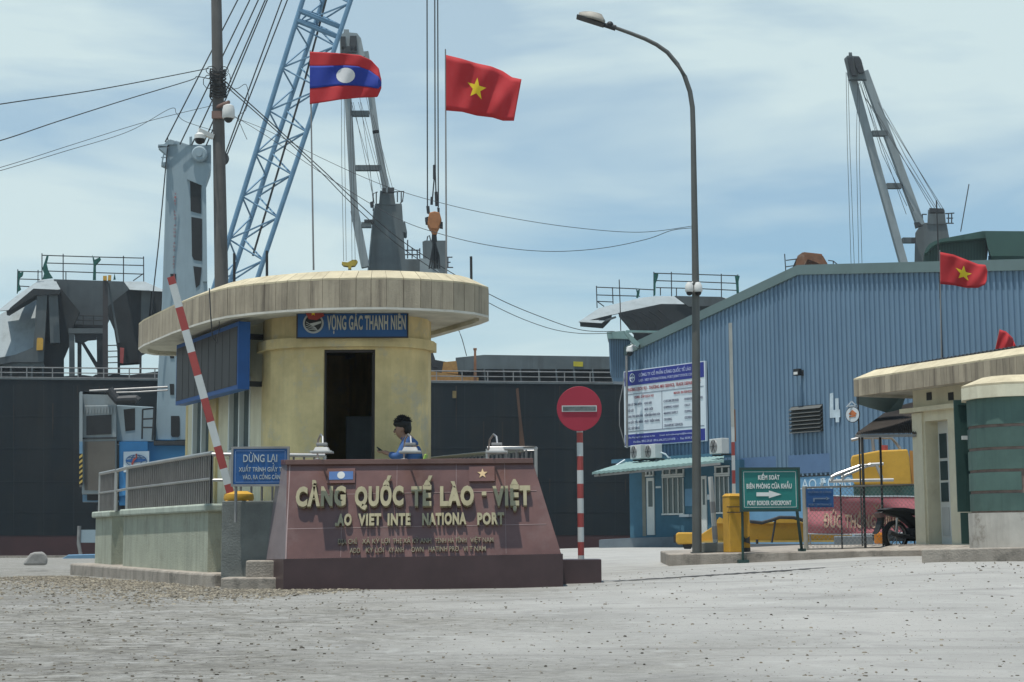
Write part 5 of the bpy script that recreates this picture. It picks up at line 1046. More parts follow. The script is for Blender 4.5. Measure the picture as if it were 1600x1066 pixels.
# lamp head: tilted shell
h0 = P(903, 26, 27.6); h1 = P(944, 39, 27.6); hx = (h1 - h0).normalized(); hz = Vector((-hx.z, 0, hx.x)); Lh = (h1 - h0).length
V = []; F = []; rows = 10; cols = 12
for i in range(rows + 1):
    t = i / rows; wd = .13 * math.sin(math.pi * min(.97, .10 + .72 * (1 - t) ** .8 + .12)) + .02; ht = .17 * (math.sin(math.pi * (.10 + .62 * (t))) ** .6) * (1 if t < .8 else 1 - (t - .8) * 2.6)
    for k in range(cols + 1):
        an = math.pi * k / cols; p = h0 + hx * (Lh * t) + Vector((0, -1, 0)) * (math.cos(an) * wd) + hz * (math.sin(an) * ht + .0); V.append(tuple(p))
for i in range(rows):
    for k in range(cols): q = i * (cols + 1) + k; F.append((q, q + 1, q + cols + 2, q + cols + 1))
m = MB(); m.add(V, F); m.build('head_shell', mat('lamp shell', (.30, .28, .24), .6, var=.3, sc=5), sl_, smooth=True, solid=.012)
m = MB(); m.bar(h0 - hx * .02 + hz * -.01, h1 + hz * -.01, .22, .025); m.build('head_glass', M_['dark'], sl_)
m = MB(); m.box(PT[0].x - .10, PT[0].x + .10, 27.5, 27.7, .9, 1.02 + .03); m.build('base_plate', M_['lamp'], sl_)
for xx, lb in ((1077, 'white dome camera on the left side of the street lamp column'), (1091, 'white dome camera on the right side of the street lamp column')):
    c = P(xx, 452, 27.5); o = thing('security_camera', lb, 'security camera', tuple(c), 'security cameras'); m = MB(); m.ball((c.x, c.y, c.z - .06), .055, 12); m.build('dome', M_['black'], o, smooth=True)
    m = MB(); m.lathe([(.066, -.05), (.075, -.02), (.07, .06), (.04, .12)], tuple(c), 14); m.build('hood', M_['globe'], o, smooth=True); m = MB(); m.tube([(c.x, c.y, c.z + .08), (P(1084, 440, 27.6).x, 27.6, c.z + .14)], .02, 6); m.build('arm', M_['globe'], o)
# flags
def flag(name, label, cat, pole, top, bot, D, amp, mats, stars=None, disc=None, seed=0, poleR=.016, ph=0.):
    o = thing(name, label, cat, (P(pole[1][0], pole[1][1], D).x, D, P(pole[1][0], pole[1][1], D).z), 'national flags on poles')
    if pole[2]: m = MB(); m.tube([P(pole[1][0], pole[1][1], D + .02), P(pole[0][0], pole[0][1], D + .02)], poleR, 8, poleR * .7); m.build('flag_pole', M_['dullsteel'], o)
    def cur(c, u):
        Lc = [0]
        for i in range(len(c) - 1): Lc.append(Lc[-1] + math.hypot(c[i + 1][0] - c[i][0], c[i + 1][1] - c[i][1]))
        t = u * Lc[-1]
        for i in range(len(c) - 1):
            if t <= Lc[i + 1] or i == len(c) - 2: f = (t - Lc[i]) / (Lc[i + 1] - Lc[i]); return c[i][0] + (c[i + 1][0] - c[i][0]) * f, c[i][1] + (c[i + 1][1] - c[i][1]) * f
    def F(u, v, d=0):       # v 0 top .. 1 bottom
        a = cur(top, u); b = cur(bot, u); x = a[0] + (b[0] - a[0]) * v; y = a[1] + (b[1] - a[1]) * v
        e = min(1, u * 2.5) * min(1, (1.03 - u) * 6)
        y += 1.3 * math.sin(u * 8 + v * 3 + ph) * e * math.sin(math.pi * v)
        return P(x, y, D + amp * e * (math.sin(u * 7 - v * 2.3 + ph) + .35 * math.sin(u * 17 + v * 5 + ph)) + d)
    def patch(v0, v1, mt, nm, nu=44, nv=10, par=o):
        V = []; Fc = []
        for j in range(nv + 1):
            for i in range(nu + 1): V.append(F(i / nu, v0 + (v1 - v0) * j / nv))
        for j in range(nv):
            for i in range(nu): q = j * (nu + 1) + i; Fc.append((q, q + 1, q + nu + 2, q + nu + 1))
        m = MB(); m.add(V, Fc); return m.build(nm, mt, par, smooth=True, solid=.004)
    cl = None
    for v0, v1, mt in mats:
        x = patch(v0, v1, M_[mt], 'cloth' if len(mats) == 1 else 'cloth_stripe'); cl = cl or x
    def shape(pts, mt, nm):
        m = MB()
        for d in (-.007, .007):
            c = (sum(p[0] for p in pts) / len(pts), sum(p[1] for p in pts) / len(pts)); V = [F(c[0], c[1], d)]; Fc = []; n = len(pts); K = 4
            for k in range(1, K + 1):
                for i in range(n * 3):
                    p, q = pts[(i // 3) % n], pts[(i // 3 + 1) % n]; f = (i % 3) / 3; x = p[0] + (q[0] - p[0]) * f; y = p[1] + (q[1] - p[1]) * f
                    V.append(F(c[0] + (x - c[0]) * k / K, c[1] + (y - c[1]) * k / K, d))
            N3 = n * 3
            for i in range(N3): Fc.append((0, 1 + i, 1 + (i + 1) % N3))
            for k in range(K - 1):
                for i in range(N3): Fc.append((1 + k * N3 + i, 1 + k * N3 + (i + 1) % N3, 1 + (k + 1) * N3 + (i + 1) % N3, 1 + (k + 1) * N3 + i))
            m.add(V, Fc)
        m.build(nm, mt, o, smooth=True)
    if stars:
        cu, cv_, ru, rv = stars; shape([(cu + x * ru, cv_ - y * rv) for x, y in star(None, None, 1)], M_['fl_yel'], 'star')
    if disc:
        cu, cv_, ru, rv = disc; shape([(cu + math.cos(t * math.pi / 9) * ru, cv_ + math.sin(t * math.pi / 9) * rv) for t in range(18)], M_['fl_wht'], 'white_disc')
    return o
flag('flag', 'red and blue flag with a white disc flying above the booth', 'flag', ((484.6, 79), (490, 422), True), [(484, 81), (512, 82), (540, 84), (562, 86), (580, 94), (592, 107), (596, 125)], [(484, 163), (505, 160), (530, 156), (560, 153), (590, 152), (596, 138)], 25.6, .07, [(0, .27, 'fl_red'), (.27, .70, 'fl_blue'), (.70, 1, 'fl_red')], disc=(.44, .485, .115, .165), ph=.4)
flag('flag', 'large red flag with a yellow star on the tall pole above the booth', 'flag', ((696, 77), (697.5, 430), True), [(697, 86), (722, 92), (745, 99), (768, 104), (785, 111), (800, 121), (815, 124)], [(697, 173), (722, 175), (745, 181), (770, 184), (786, 189), (803, 189)], 25.2, .09, [(0, 1, 'fl_red')], stars=(.42, .49, .135, .21), ph=1.2)
flag('flag', 'red flag with a yellow star against the roof edge of the blue warehouse', 'flag', ((1468.5, 391), (1471, 575), True), [(1469, 394), (1490, 398), (1510, 406), (1528, 413), (1540, 414), (1543, 424)], [(1469, 444), (1490, 446), (1510, 450), (1528, 450), (1539, 445), (1542, 438)], 30.5, .05, [(0, 1, 'fl_red')], stars=(.46, .50, .17, .26), ph=2.0, poleR=.012)
flag('flag', 'folded red flag drooping behind the booth roof at the right edge', 'flag', ((1562, 513), (1552, 560), True), [(1562, 515), (1572, 518), (1582, 528), (1589, 545)], [(1553, 556), (1566, 558), (1580, 560), (1590, 560)], 31, .07, [(0, 1, 'fl_red')], stars=(.86, .72, .25, .16), ph=3.0, poleR=.01)
# overhead cables
def cable(pts, label, r=.012, n=8):
    m = MB(); Q = [P(*p) for p in pts]; R = []
    for i in range(len(Q) - 1):
        a = Q[max(i - 1, 0)]; b = Q[i]; c = Q[i + 1]; d = Q[min(i + 2, len(Q) - 1)]
        for k in range(n):
            t = k / n; R.append(.5 * ((2 * b) + (c - a) * t + (2 * a - 5 * b + 4 * c - d) * t * t + (3 * b - a - 3 * c + d) * t ** 3))
    R.append(Q[-1]); m.tube(R, r, 5); return tag(m.build('overhead_cable', M_['cable'], smooth=True), label, 'cable', 'overhead cables strung from the poles')
cable([(-1500, 470, 22), (-160, 190, 24), (0, 163, 26), (160, 139, 29), (326, 107, 32.9)], 'highest cable running left from the concrete pole', 0.0101)
cable([(-1500, 560, 22), (-160, 265, 24), (0, 220, 26), (90, 190, 28), (200, 155, 30), (296, 126, 32), (308, 120, 32.8), (330, 124, 32.9)], 'second cable running left, sagging below the highest one', 0.0101)
cable([(-1500, 620, 22), (-160, 312, 26), (0, 267, 28), (100, 237, 29), (200, 206, 31), (266, 170, 32), (276, 178, 32.3), (290, 190, 32.5), (336, 205, 32.9)], 'thin cable left of the pole with a peaked loop', 0.0058)
cable([(-1500, 610, 22.5), (-160, 305, 26), (0, 262, 28), (120, 224, 30), (230, 190, 32), (332, 165, 32.9)], 'lowest thin straight cable left of the pole', 0.0058)
cable([(350, 126, 32.9), (430, 198, 36), (500, 262, 40), (560, 318, 43), (640, 385, 47), (765, 460, 52), (850, 497, 56), (910, 516, 59), (960, 518, 62.4)], 'upper of two cables descending from the pole to the warehouse corner', 0.0137)
cable([(350, 132, 32.9), (430, 203, 36), (500, 268, 40), (560, 328, 43), (640, 396, 47), (765, 474, 52), (848, 510, 56), (905, 521, 59), (960, 520.5, 62.4)], 'lower of two cables descending from the pole to the warehouse corner', 0.0122)
cable([(362, 182, 32.7), (420, 205, 32), (500, 246, 31), (600, 290, 30), (700, 320, 29), (800, 341, 28.5), (900, 356, 28), (1000, 363, 27.7), (1084, 353, 27.6)], 'thin upper cable crossing the sky to the street lamp', 0.0054)
cable([(360, 178, 32.7), (420, 215, 32), (520, 282, 31), (620, 341, 30), (700, 369, 29), (780, 386, 28.6), (860, 393, 28.2), (940, 388, 28), (1010, 374, 27.8), (1050, 360, 27.7), (1084, 356, 27.6)], 'thin lower cable sagging across the sky to the street lamp', 0.0061)
cable([(358, 140, 32.7), (372, 138, 32.5), (384, 132, 32.4), (388, 150, 32.4), (384, 172, 32.4), (372, 182, 32.4), (378, 200, 32.4), (386, 218, 32.4)], 'loose looping cable end just right of the concrete pole', 0.0065)
cable([(715, 512, 141), (722, 530, 141), (729, 556, 144)], 'short cable slanting to the ship deck right of the booth', 0.0360)

# ------------------------------------------------------------------ right side: pavement, gatehouse, pillar
pv = MB(); X0 = P(1045, 880, 27.3)
k0, k1, k2, k3 = P(1045, 866, 27.3), P(1440, 858.5, 27.1), P(1440, 858, 22.7), P(1700, 853, 22.4)
top = [k0, k1, k2, k3, Vector((16, 33, k3.z + .02)), Vector((6, 34, k1.z + .02)), Vector((k0.x + .15, 30.5, k0.z + .02))]
n = len(top); V = [Vector((p.x, p.y, .4)) for p in top] + top
pv.add(V, [tuple(reversed(range(n))), tuple(range(n, 2 * n))] + [(i, (i + 1) % n, n + (i + 1) % n, n + i) for i in range(n)])
tag(pv.build('pavement', M_['kerb'], bevel=.02), kind='structure')
GP = VP(((1420 - 800) / 86.3, 2500 / 86.3), ((1600 - 800) / 95.4, 2500 / 95.4))
def G(px, py): return GP.at(px, py)
gh = thing('gatehouse', 'cream single storey gatehouse with flat canopy at the right edge', 'gatehouse', tuple(GP.pt(0, 0, 1.1)))
zG = G(1450, 851)[1]; uL = G(1429, 700)[0]; uR = G(1700, 700)[0]
z_s = G(1429, 608)[1] + .4
ud0 = G(1446.5, 700)[0]; ud1 = G(1482, 700)[0]; zd = G(1462, 657)[1]
uw0 = G(1494, 700)[0]; uw1 = G(1560, 700)[0]; zw0 = G(1510, 776)[1]; zw1 = G(1500, 652)[1]
m = MB(GP.M); m.box(uL, ud0, 0, .4, zG - .2, z_s); m.box(ud1, uw0, 0, .4, zG - .2, z_s); m.box(ud0, ud1, 0, .4, zd, z_s); m.box(uw0, uw1, 0, .4, zG - .2, zw0); m.box(uw0, uw1, 0, .4, zw1, z_s); m.box(uw1, uR, 0, .4, zG - .2, z_s); m.build('front_wall', M_['cream'], gh)
m = MB(GP.M); m.box(uL, uL + .15, .4, 5, zG - .2, z_s); m.build('side_wall', M_['cream'], gh)
m = MB(GP.M); m.box(uL, uR, 4.9, 5, zG - .2, z_s); m.build('rear_wall', M_['cream'], gh)
m = MB(GP.M); m.box(G(1417, 700)[0], uR, -.14, 0, G(1450, 643)[1], G(1450, 636)[1]); m.build('lintel', M_['cream'], gh)
m = MB(GP.M); m.box(uL - .0, uL + .28, -.04, 0, zG - .2, G(1450, 644)[1]); m.build('pilaster', M_['cream'], gh)
m = MB(GP.M); m.box(ud0, ud1 + .3, .28, .4, zG, zd); dd = m.build('door', M_['pvc'], gh)
GR = VP(tuple(GP.pt(0, .27, 0))[:2], tuple(GP.pt(GP.L, .27, 0))[:2]); pa_ = GR.at(1468, 700)[0]; pb_ = GR.at(1479, 700)[0]; m = MB(GP.M); kd = (zd - zG)
for f0, f1 in ((.70, .90), (.52, .675), (.345, .50)): m.box(pa_, pb_, .268, .28, zG + kd * f0, zG + kd * f1)
m.build('door_pane', mat('frosted dark pane', (.05, .075, .078), .7, spec=.1), dd)
m = MB(GP.M); m.box(pa_, pb_, .27, .28, zG + .15, zG + kd * .3); m.build('door_panel', M_['white'], dd)
m = MB(GP.M); m.box(ud1 - .06, ud1 - .03, .22, .28, zG + kd * .42, zG + kd * .5); m.build('handle', M_['steel'], dd)
m = MB(GP.M); m.box(uw0, uw1, .1, .14, zw0, zw1); wn = m.build('window', M_['glass'], gh)
m = MB(GP.M)
for u_ in (uw0, uw0 + .5, uw1 - .05): m.box(u_, u_ + .05, .03, .1, zw0, zw1)
m.box(uw0, uw1, .03, .1, zw0, zw0 + .06); m.box(uw0, uw1, .03, .1, zw1 - .06, zw1); m.build('window_frame', M_['pvc'], wn)
for xx in (1452, 1486): 
    a, z = G(xx, 615); m = MB(GP.M); m.box(a - .07, a + .07, -.012, -.003, z - .12, z + .02); m.build('vent', M_['black'], gh)
a_, z = G(1462, 851); m = MB(GP.M); m.box(uL + .1, ud1 + .5, -.5, 0, .9, zG - .0); m.build('door_step', M_['kerb'], gh)
# canopy of the gatehouse
c0, c1 = P(1333.5, 594, 29.4), P(1700, 541, 24.0); cb0 = P(1333.5, 619, 29.4)
CP = VP((c0.x, c0.y), (c1.x, c1.y)); Lc = CP.L; zt_ = (c0.z + CP.at(1520, 568)[1]) / 2; zb_ = (cb0.z + CP.at(1507, 598)[1]) / 2
m = MB(CP.M); rn = random.Random(8); u = 0.0; mc_ = MB(CP.M)
while u < Lc:
    w_ = .155; t = rn.uniform(.82, 1.12); m.box(u, min(u + w_ - .006, Lc), 0, .06, zb_, zt_, t); u += w_
u = 0.0
while u < Lc:
    w_ = 1.15; mc_.hexa([(u, 0, zt_ + .002), (min(u + w_, Lc), 0, zt_ + .002), (min(u + w_, Lc), .28, zt_ + .14), (u + (.28 if u == 0 else 0), .28, zt_ + .14), (u, 0, zt_ + .03), (min(u + w_, Lc), 0, zt_ + .03), (min(u + w_, Lc), .28, zt_ + .18), (u + (.28 if u == 0 else 0), .28, zt_ + .18)], rn.uniform(.9, 1.1)); u += w_ + .008
m.build('fascia', M_['canopy'], gh); mc_.build('sloped_edge', M_['cap'], gh)
m = MB(CP.M); m.box(.03, Lc, .062, 5.5, zb_ + .05, zt_ - .01); m.box(.3, Lc, .3, 5.5, zt_ - .005, zt_ + .12); m.box(.0, .06, .062, 5.5, zb_, zt_ - .001); m.build('roof_slab', M_['soffit'], gh)
m = MB(CP.M); u = .25; V = []
pr_ = []
while u < Lc: pr_ += [(u, 0), (u + .05, .035)]; u += .1
top_ = [(a, zt_ + .22 + b + (a * .004)) for a, b in pr_]; m.vprism([(a, b - .045) for a, b in top_] + [(pr_[-1][0], zt_ + .12), (pr_[0][0], zt_ + .12)], .30, 5.4); m.build('corrugated_cover', M_['dark'], gh)
# tarpaulin under the left end
m = MB(); m.add([P(1338, 620, 30.9), P(1420, 606, 30.0), P(1408, 640, 30.6), P(1386, 645, 31), P(1360, 638, 31.2), P(1338, 631, 31.1)], [(0, 1, 2, 3, 4, 5)]); tag(m.build('tarpaulin', M_['tarp'], solid=.02), 'grey green tarpaulin bulging under the left end of the gatehouse canopy', 'tarpaulin')
# brown lean-to roof
ro = thing('lean_to_roof', 'dark brown corrugated lean-to roof on thin posts beside the gatehouse', 'roof', tuple(P(1347, 855, 30)))
a, b, c, d = P(1338, 678, 29.6), P(1432, 677, 28.7), P(1432, 628, 31.6), P(1392, 640, 32.4)
m = MB(); nn = 30
for i in range(nn):
    f0 = i / nn; f1 = (i + .5) / nn; f2 = (i + 1) / nn
    for g0, g1, h0_, h1_ in ((f0, f1, 0, .03), (f1, f2, .03, 0)):
        p, q = a.lerp(b, g0), a.lerp(b, g1); r, s = d.lerp(c, g1), d.lerp(c, g0); e = Vector((0, 0, -.02)); p = p + Vector((0, 0, h0_)); q = q + Vector((0, 0, h1_)); r = r + Vector((0, 0, h1_)); s = s + Vector((0, 0, h0_))
        m.hexa([p + e, q + e, r + e, s + e, p, q, r, s])
m.build('roof_sheet', M_['brownroof'], ro)
m = MB(); m.bar(a + Vector((0, .02, -.04)), b + Vector((0, .02, -.04)), .04, .05); m.bar(a + Vector((0, 0, -.04)), d + Vector((0, 0, -.04)), .04, .05); m.build('edge_beam', M_['dullsteel'], ro)
for x, y in ((1347, 858), (1375, 858)):
    p = P(x, 680, 29.6 if x < 1350 else 30.2); m = MB(); m.tube([(p.x, p.y, 1.0), (p.x, p.y, p.z)], .022, 8); m.build('post', M_['dark'], ro)
# round plate sign on the post
rs = thing('round_sign', 'small white round sign with an orange mark left of the lean-to roof', 'sign', tuple(P(1332, 652, 30.2)))
c = P(1332, 648, 30.2); m = MB(axis_frame(c, (.75, -.66))); m.lathe([(.14, 0), (.14, .02)], (0, 0, 0), 28, 'y'); e = m.build('plate', M_['board'], rs); 
m = MB(axis_frame(c, (.75, -.66))); m.lathe([(.152, .003), (.152, .017)], (0, 0, 0), 28, 'y'); m.build('rim', M_['dark'], rs)
m = MB(axis_frame(c, (.75, -.66))); m.vprism([(-.08, .02), (0, .09), (.09, .02), (.05, -.02), (-.04, -.01)], -.006, -.001); m.vprism([(-.07, -.05), (.07, -.04), (.07, -.015), (-.07, -.025)], -.006, -.001); m.build('printed_mark', mat('orange print', (.45, .15, .06), .6), e)
m = MB(); q = P(1341, 640, 30.25); m.tube([(q.x, q.y, 1.05), (q.x, q.y, q.z + .25)], .016, 6); m.tube([(q.x, q.y, c.z), (c.x, c.y + .03, c.z)], .012, 6); m.build('post', M_['dark'], rs)
m = MB(); q = P(1331, 632, 30.2); m.bar((q.x - .1, q.y, q.z - .05), (q.x, q.y, q.z + .06), .02, .02); m.bar((q.x + .1, q.y, q.z - .05), (q.x, q.y, q.z + .06), .02, .02); m.bar((q.x - .08, q.y, q.z - .03), (q.x + .1, q.y, q.z - .03), .02, .02); m.build('top_bracket', M_['board'], rs)
# gate pillar
gp = thing('gate_pillar', 'round green stone gate pillar with cream cap at the right edge', 'gate pillar', (7.5, 23.6, 1.1)); CC = (7.5, 23.65); RG = .75
zp0 = P(1540, 801, 22.9).z; zpt = P(1540, 619, 22.9).z
m = MB(); m.lathe([(RG + .03, .85), (RG + .03, zp0)], (CC[0], CC[1], 0), 48); m.build('plinth', M_['plinth'], gp)
m = MB(); m.lathe([(RG - .02, zp0), (RG - .02, zpt)], (CC[0], CC[1], 0), 48); m.build('joint_core', M_['joint'], gp)
rows_ = [801, 768.5, 735, 700, 664, 619]; m = MB(); rn = random.Random(4)
for i in range(5):
    z0 = P(1540, rows_[i], 22.9).z + .026; z1 = P(1540, rows_[i + 1], 22.9).z - (.018 if i < 4 else 0); offa = rn.uniform(0, .4) + .1; nb = 3
    for k in range(nb):
        a0 = 2 * math.pi * (k + offa) / nb; a1 = 2 * math.pi * (k + 1 + offa) / nb - (.05 if i != 2 else .12); pts = []
        for j in range(9): t = a0 + (a1 - a0) * j / 8; pts.append((CC[0] + RG * math.cos(t), CC[1] + RG * math.sin(t)))
        for j in range(8, -1, -1): t = a0 + (a1 - a0) * j / 8; pts.append((CC[0] + (RG - .05) * math.cos(t), CC[1] + (RG - .05) * math.sin(t)))
        m.prism(pts, z0, z1, rn.uniform(.85, 1.15))
m.build('stone_blocks', M_['green_p'], gp)
zc1 = P(1540, 600, 22.9).z; zc2 = P(1540, 583, 22.9).z
m = MB(); m.lathe([(RG + .09, zpt), (RG + .09, zc1)], (CC[0], CC[1], 0), 12); m.build('cap_band', M_['cream'], gp)
m = MB(); m.lathe([(RG + .09, zc1 + .002), (RG + .09, zc1 + .03), (RG - .22, zc2), (.2, zc2 + .02)], (CC[0], CC[1], 0), 12); m.build('cap_top', M_['cap'], gp)
# gate frame
gf = thing('steel_gate', 'dark green steel gate leaf standing open beside the round pillar', 'gate', tuple(P(1505, 850, 24.3)))
def gbox(x0, y0, x1, y1, D, th, nm, mt='frame_g', par=None): q0 = P(x0, y1, D); q1 = P(x1, y0, D); m = MB(); m.box(q0.x, q1.x, D, D + th, q0.z, q1.z); return m.build(nm, M_[mt], par or gf)
gbox(1497, 625, 1506, 800, 24.3, .035, 'frame'); gbox(1497, 625, 1518, 633, 24.26, .03, 'frame'); gbox(1503, 801, 1520, 850, 24.3, .03, 'panel'); gbox(1513, 633, 1515, 800, 24.3, .02, 'frame')
for y in (652, 670, 708, 782): gbox(1506, y, 1513, y + 1.6, 24.32, .03, 'bar', 'dark')
m = MB(); q = P(1509, 640, 24.34); m.tube([(q.x, 24.34, P(1509, 785, 24.34).z), (q.x, 24.34, q.z)], .012, 6); m.build('bar', M_['dark'], gf)
gbox(1504, 681, 1516, 687, 24.2, .06, 'lock', 'white')
# chain link fence
fe = thing('chain_link_fence', 'chain link fence panel between a pale post and the gatehouse', 'fence', tuple(P(1256, 862, 28.3)))
fl = lambda x: 28.3 + (x - 1256) * .0085
q0 = P(1257, 762, fl(1257)); q1 = P(1448, 757, fl(1448)); zf0 = P(1257, 861, 28.3).z; zf1 = P(1448, 856, fl(1448)).z
m = MB(); m.tube([q0, q1], .018, 8); m.build('top_rail', M_['steel'], fe)
m = MB(); m.tube([(q0.x, q0.y, zf0 - .02), (q0.x, q0.y, q0.z + .02)], .042, 10); m.build('post', mat('pale post', (.33, .32, .28), .7, streak=.4), fe)
for x in (1313, 1349, 1377):
    q = P(x, 757, fl(x)); zt2 = q.z if x != 1349 else P(1349, 690, fl(x)).z; m = MB(); m.tube([(q.x, q.y, zf0 - .05), (q.x, q.y, zt2)], .014 if x != 1349 else .022, 8); m.build('post', M_['dark'], fe)
m = MB(); m.tube([(q0.x, q0.y, zf0 + .03), (q1.x, q1.y, zf1 + .03)], .008, 6); m.build('bottom_wire', M_['dark'], fe)
m = MB(); Lf = q1.x - q0.x; Hf = q0.z - zf0 - .03; g_ = .085; k = -Hf
def fp_(u, v): f = u / Lf; return Vector((q0.x + u, q0.y + (q1.y - q0.y) * f, zf0 + .03 + v + (q1.z - q0.z) * f))
while k < Lf:
    u0, v0 = max(k, 0), max(0, -k); u1 = min(k + Hf, Lf); v1 = u1 - k
    if u1 > u0 + .01: m.tube([fp_(u0, v0), fp_(u1, v1)], .0034, 3, cap=False); m.tube([fp_(u0, Hf - v0), fp_(u1, Hf - v1)], .0034, 3, cap=False)
    k += g_
m.build('wire_mesh', mat('mesh wire', (.33, .34, .33), .5, metal=.3), fe)
# small blue sign on the fence
ns = thing('small_blue_sign', 'small faded blue sign with an arrow hung on the fence', 'sign', tuple(P(1281, 793, 28.2)))
a = P(1260, 793, 28.22); b = P(1302, 764, 28.22); m = MB(); m.box(a.x, b.x, 28.22, 28.235, a.z, b.z); e = m.build('panel', mat('faded sign blue', (.015, .07, .20), .6, var=.1), ns)
m = MB(); kx = b.x - a.x; kz = b.z - a.z; m.box(a.x + kx * .25, a.x + kx * .31, 28.21, 28.218, a.z + kz * .30, a.z + kz * .52); m.box(a.x + kx * .31, a.x + kx * .75, 28.21, 28.218, a.z + kz * .44, a.z + kz * .52); m.vprism([(a.x + kx * .73, a.z + kz * .38), (a.x + kx * .86, a.z + kz * .48), (a.x + kx * .73, a.z + kz * .58)], 28.21, 28.218); m.build('arrow', M_['btxt'] if False else mat('dim print', (.12, .17, .25), .7), e)
for txt, v in (('HƯỚNG ĐI CẢNG', .78), ('PORT ENTRANCE', .10)): m = MB(); m.text(txt, a.x + kx * .08, a.z + kz * v, kx * .84, kz * .11, .005, y=28.217, bold=.01); m.build('lettering', mat('dim print', (.12, .17, .25), .7), e)
# banner
bn = thing('red_banner', 'wrinkled red banner with faded yellow words behind the fence', 'banner', tuple(P(1350, 835, 33.6)))
def BN(u, v, d=0):
    xt = 1262 + 176 * u; yt = 772 + 6 * u + 1.5 * math.sin(u * 5) + (0 if u > .24 else 0); yb = 836 - 3 * u + 2.5 * math.sin(u * 3.1) - 2; y = yt + (yb - yt) * v
    return P(xt, y, 33.6 + .03 * math.sin(u * 9 + v * 4) + .04 * math.sin(v * 7 - u * 5) + d)
V = []; F = []; nu, nv = 60, 20
for j in range(nv + 1):
    for i in range(nu + 1): V.append(BN(i / nu, j / nv))
for j in range(nv):
    for i in range(nu): q = j * (nu + 1) + i; F.append((q, q + 1, q + nu + 2, q + nu + 1))
m = MB(); m.add(V, F); e = m.build('cloth', M_['banner'], bn, smooth=True, solid=.006)
for txt, u0, u1, v0, v1 in (('ĐỨC THÔNG ĐÌNH', .14, .82, .82, .47), ('VI', .58, .66, .35, .2)):
    vs, fs = glyphs(txt, .03); x0 = min(p[0] for p in vs); x1 = max(p[0] for p in vs)
    m = MB(); m.add([BN(u0 + (u1 - u0) * (p[0] - x0) / (x1 - x0), v0 + (v1 - v0) * p[1] / .73, -.02 - .01 * (p[2] > 0)) for p in vs], fs); m.build('lettering', M_['btext'], e)
m = MB(); m.tube([BN(i / 20, 0, -.01) for i in range(21)], .012, 5); m.tube([BN(i / 20, 1, -.01) for i in range(21)], .012, 5); m.build('hem_rope', M_['board'], bn)
for x in (1264, 1440):
    q = P(x, 770, 33.66); m = MB(); m.tube([(q.x, q.y, 1.0), (q.x, q.y, q.z)], .018, 6); m.build('support_stake', M_['dullsteel'], bn)
# green direction sign
gsn = thing('direction_sign', 'green border checkpoint sign with white arrow on two posts', 'road sign', tuple(P(1203, 870, 27.2)))
a = P(1160, 796, 27.15); b = P(1246, 734, 27.15); kx = b.x - a.x; kz = b.z - a.z
m = MB(); m.box(a.x, b.x, 27.15, 27.17, a.z, b.z); m.build('panel', M_['sgreen'], gsn)
m = MB(); fr = .04
for bb in ((a.x - fr, a.x, a.z - fr, b.z + fr), (b.x, b.x + fr, a.z - fr, b.z + fr), (a.x, b.x, b.z, b.z + fr), (a.x, b.x, a.z - fr, a.z)): m.box(bb[0], bb[1], 27.13, 27.19, bb[2], bb[3])
m.build('frame', M_['frame_g'], gsn)
m = MB(); i = .03
for bb in ((a.x + i, b.x - i, b.z - i - .007, b.z - i), (a.x + i, b.x - i, a.z + i, a.z + i + .007), (a.x + i, a.x + i + .007, a.z + i, b.z - i), (b.x - i - .007, b.x - i, a.z + i, b.z - i)): m.box(bb[0], bb[1], 27.145, 27.149, bb[2], bb[3])
m.build('border_line', M_['lettw'], gsn)
for txt, x0, yb, x1, yt in (('KIỂM SOÁT', 1184.5, 749.5, 1218, 742.5), ('BIÊN PHÒNG CỬA KHẨU', 1166.5, 763.5, 1237, 756), ('PORT BORDER CHECKPOINT', 1168, 789.5, 1236.5, 782.5)):
    p = P(x0, yb, 27.15); q = P(x1, yb, 27.15); c = P(x0, yt, 27.15); m = MB(); m.text(txt, p.x, p.z, q.x - p.x, c.z - p.z, .006, y=27.147, bold=.03); m.build('lettering', M_['lettw'], gsn)
p = [P(x, y, 27.14) for x, y in ((1182, 769.5), (1201.5, 769.5), (1201.5, 766.5), (1221, 772.5), (1201.5, 778.5), (1201.5, 775.5), (1182, 775.5))]
m = MB(); m.vprism([(q.x, q.z) for q in p], 27.142, 27.148); m.build('arrow', M_['lettw'], gsn)
q = P(1162, 878, 27.1); m = MB(); m.tube([(q.x, 27.19, q.z + .02), (a.x + .01, 27.19, b.z)], .022, 8); m.build('post', M_['frame_g'], gsn)
m = MB(); m.box(q.x - .09, q.x + .09, 27.08, 27.26, q.z - .03, q.z + .03); m.build('foot_plate', M_['frame_g'], gsn)
q = P(1253, 860, 27.6); m = MB(); m.bar((q.x, 27.6, q.z), (b.x - .02, 27.2, a.z), .045, .045); m.build('post', M_['frame_g'], gsn)
m = MB(); m.box(q.x - .06, q.x + .06, 27.54, 27.66, q.z - .02, q.z + .03); m.build('foot_plate', M_['frame_g'], gsn)
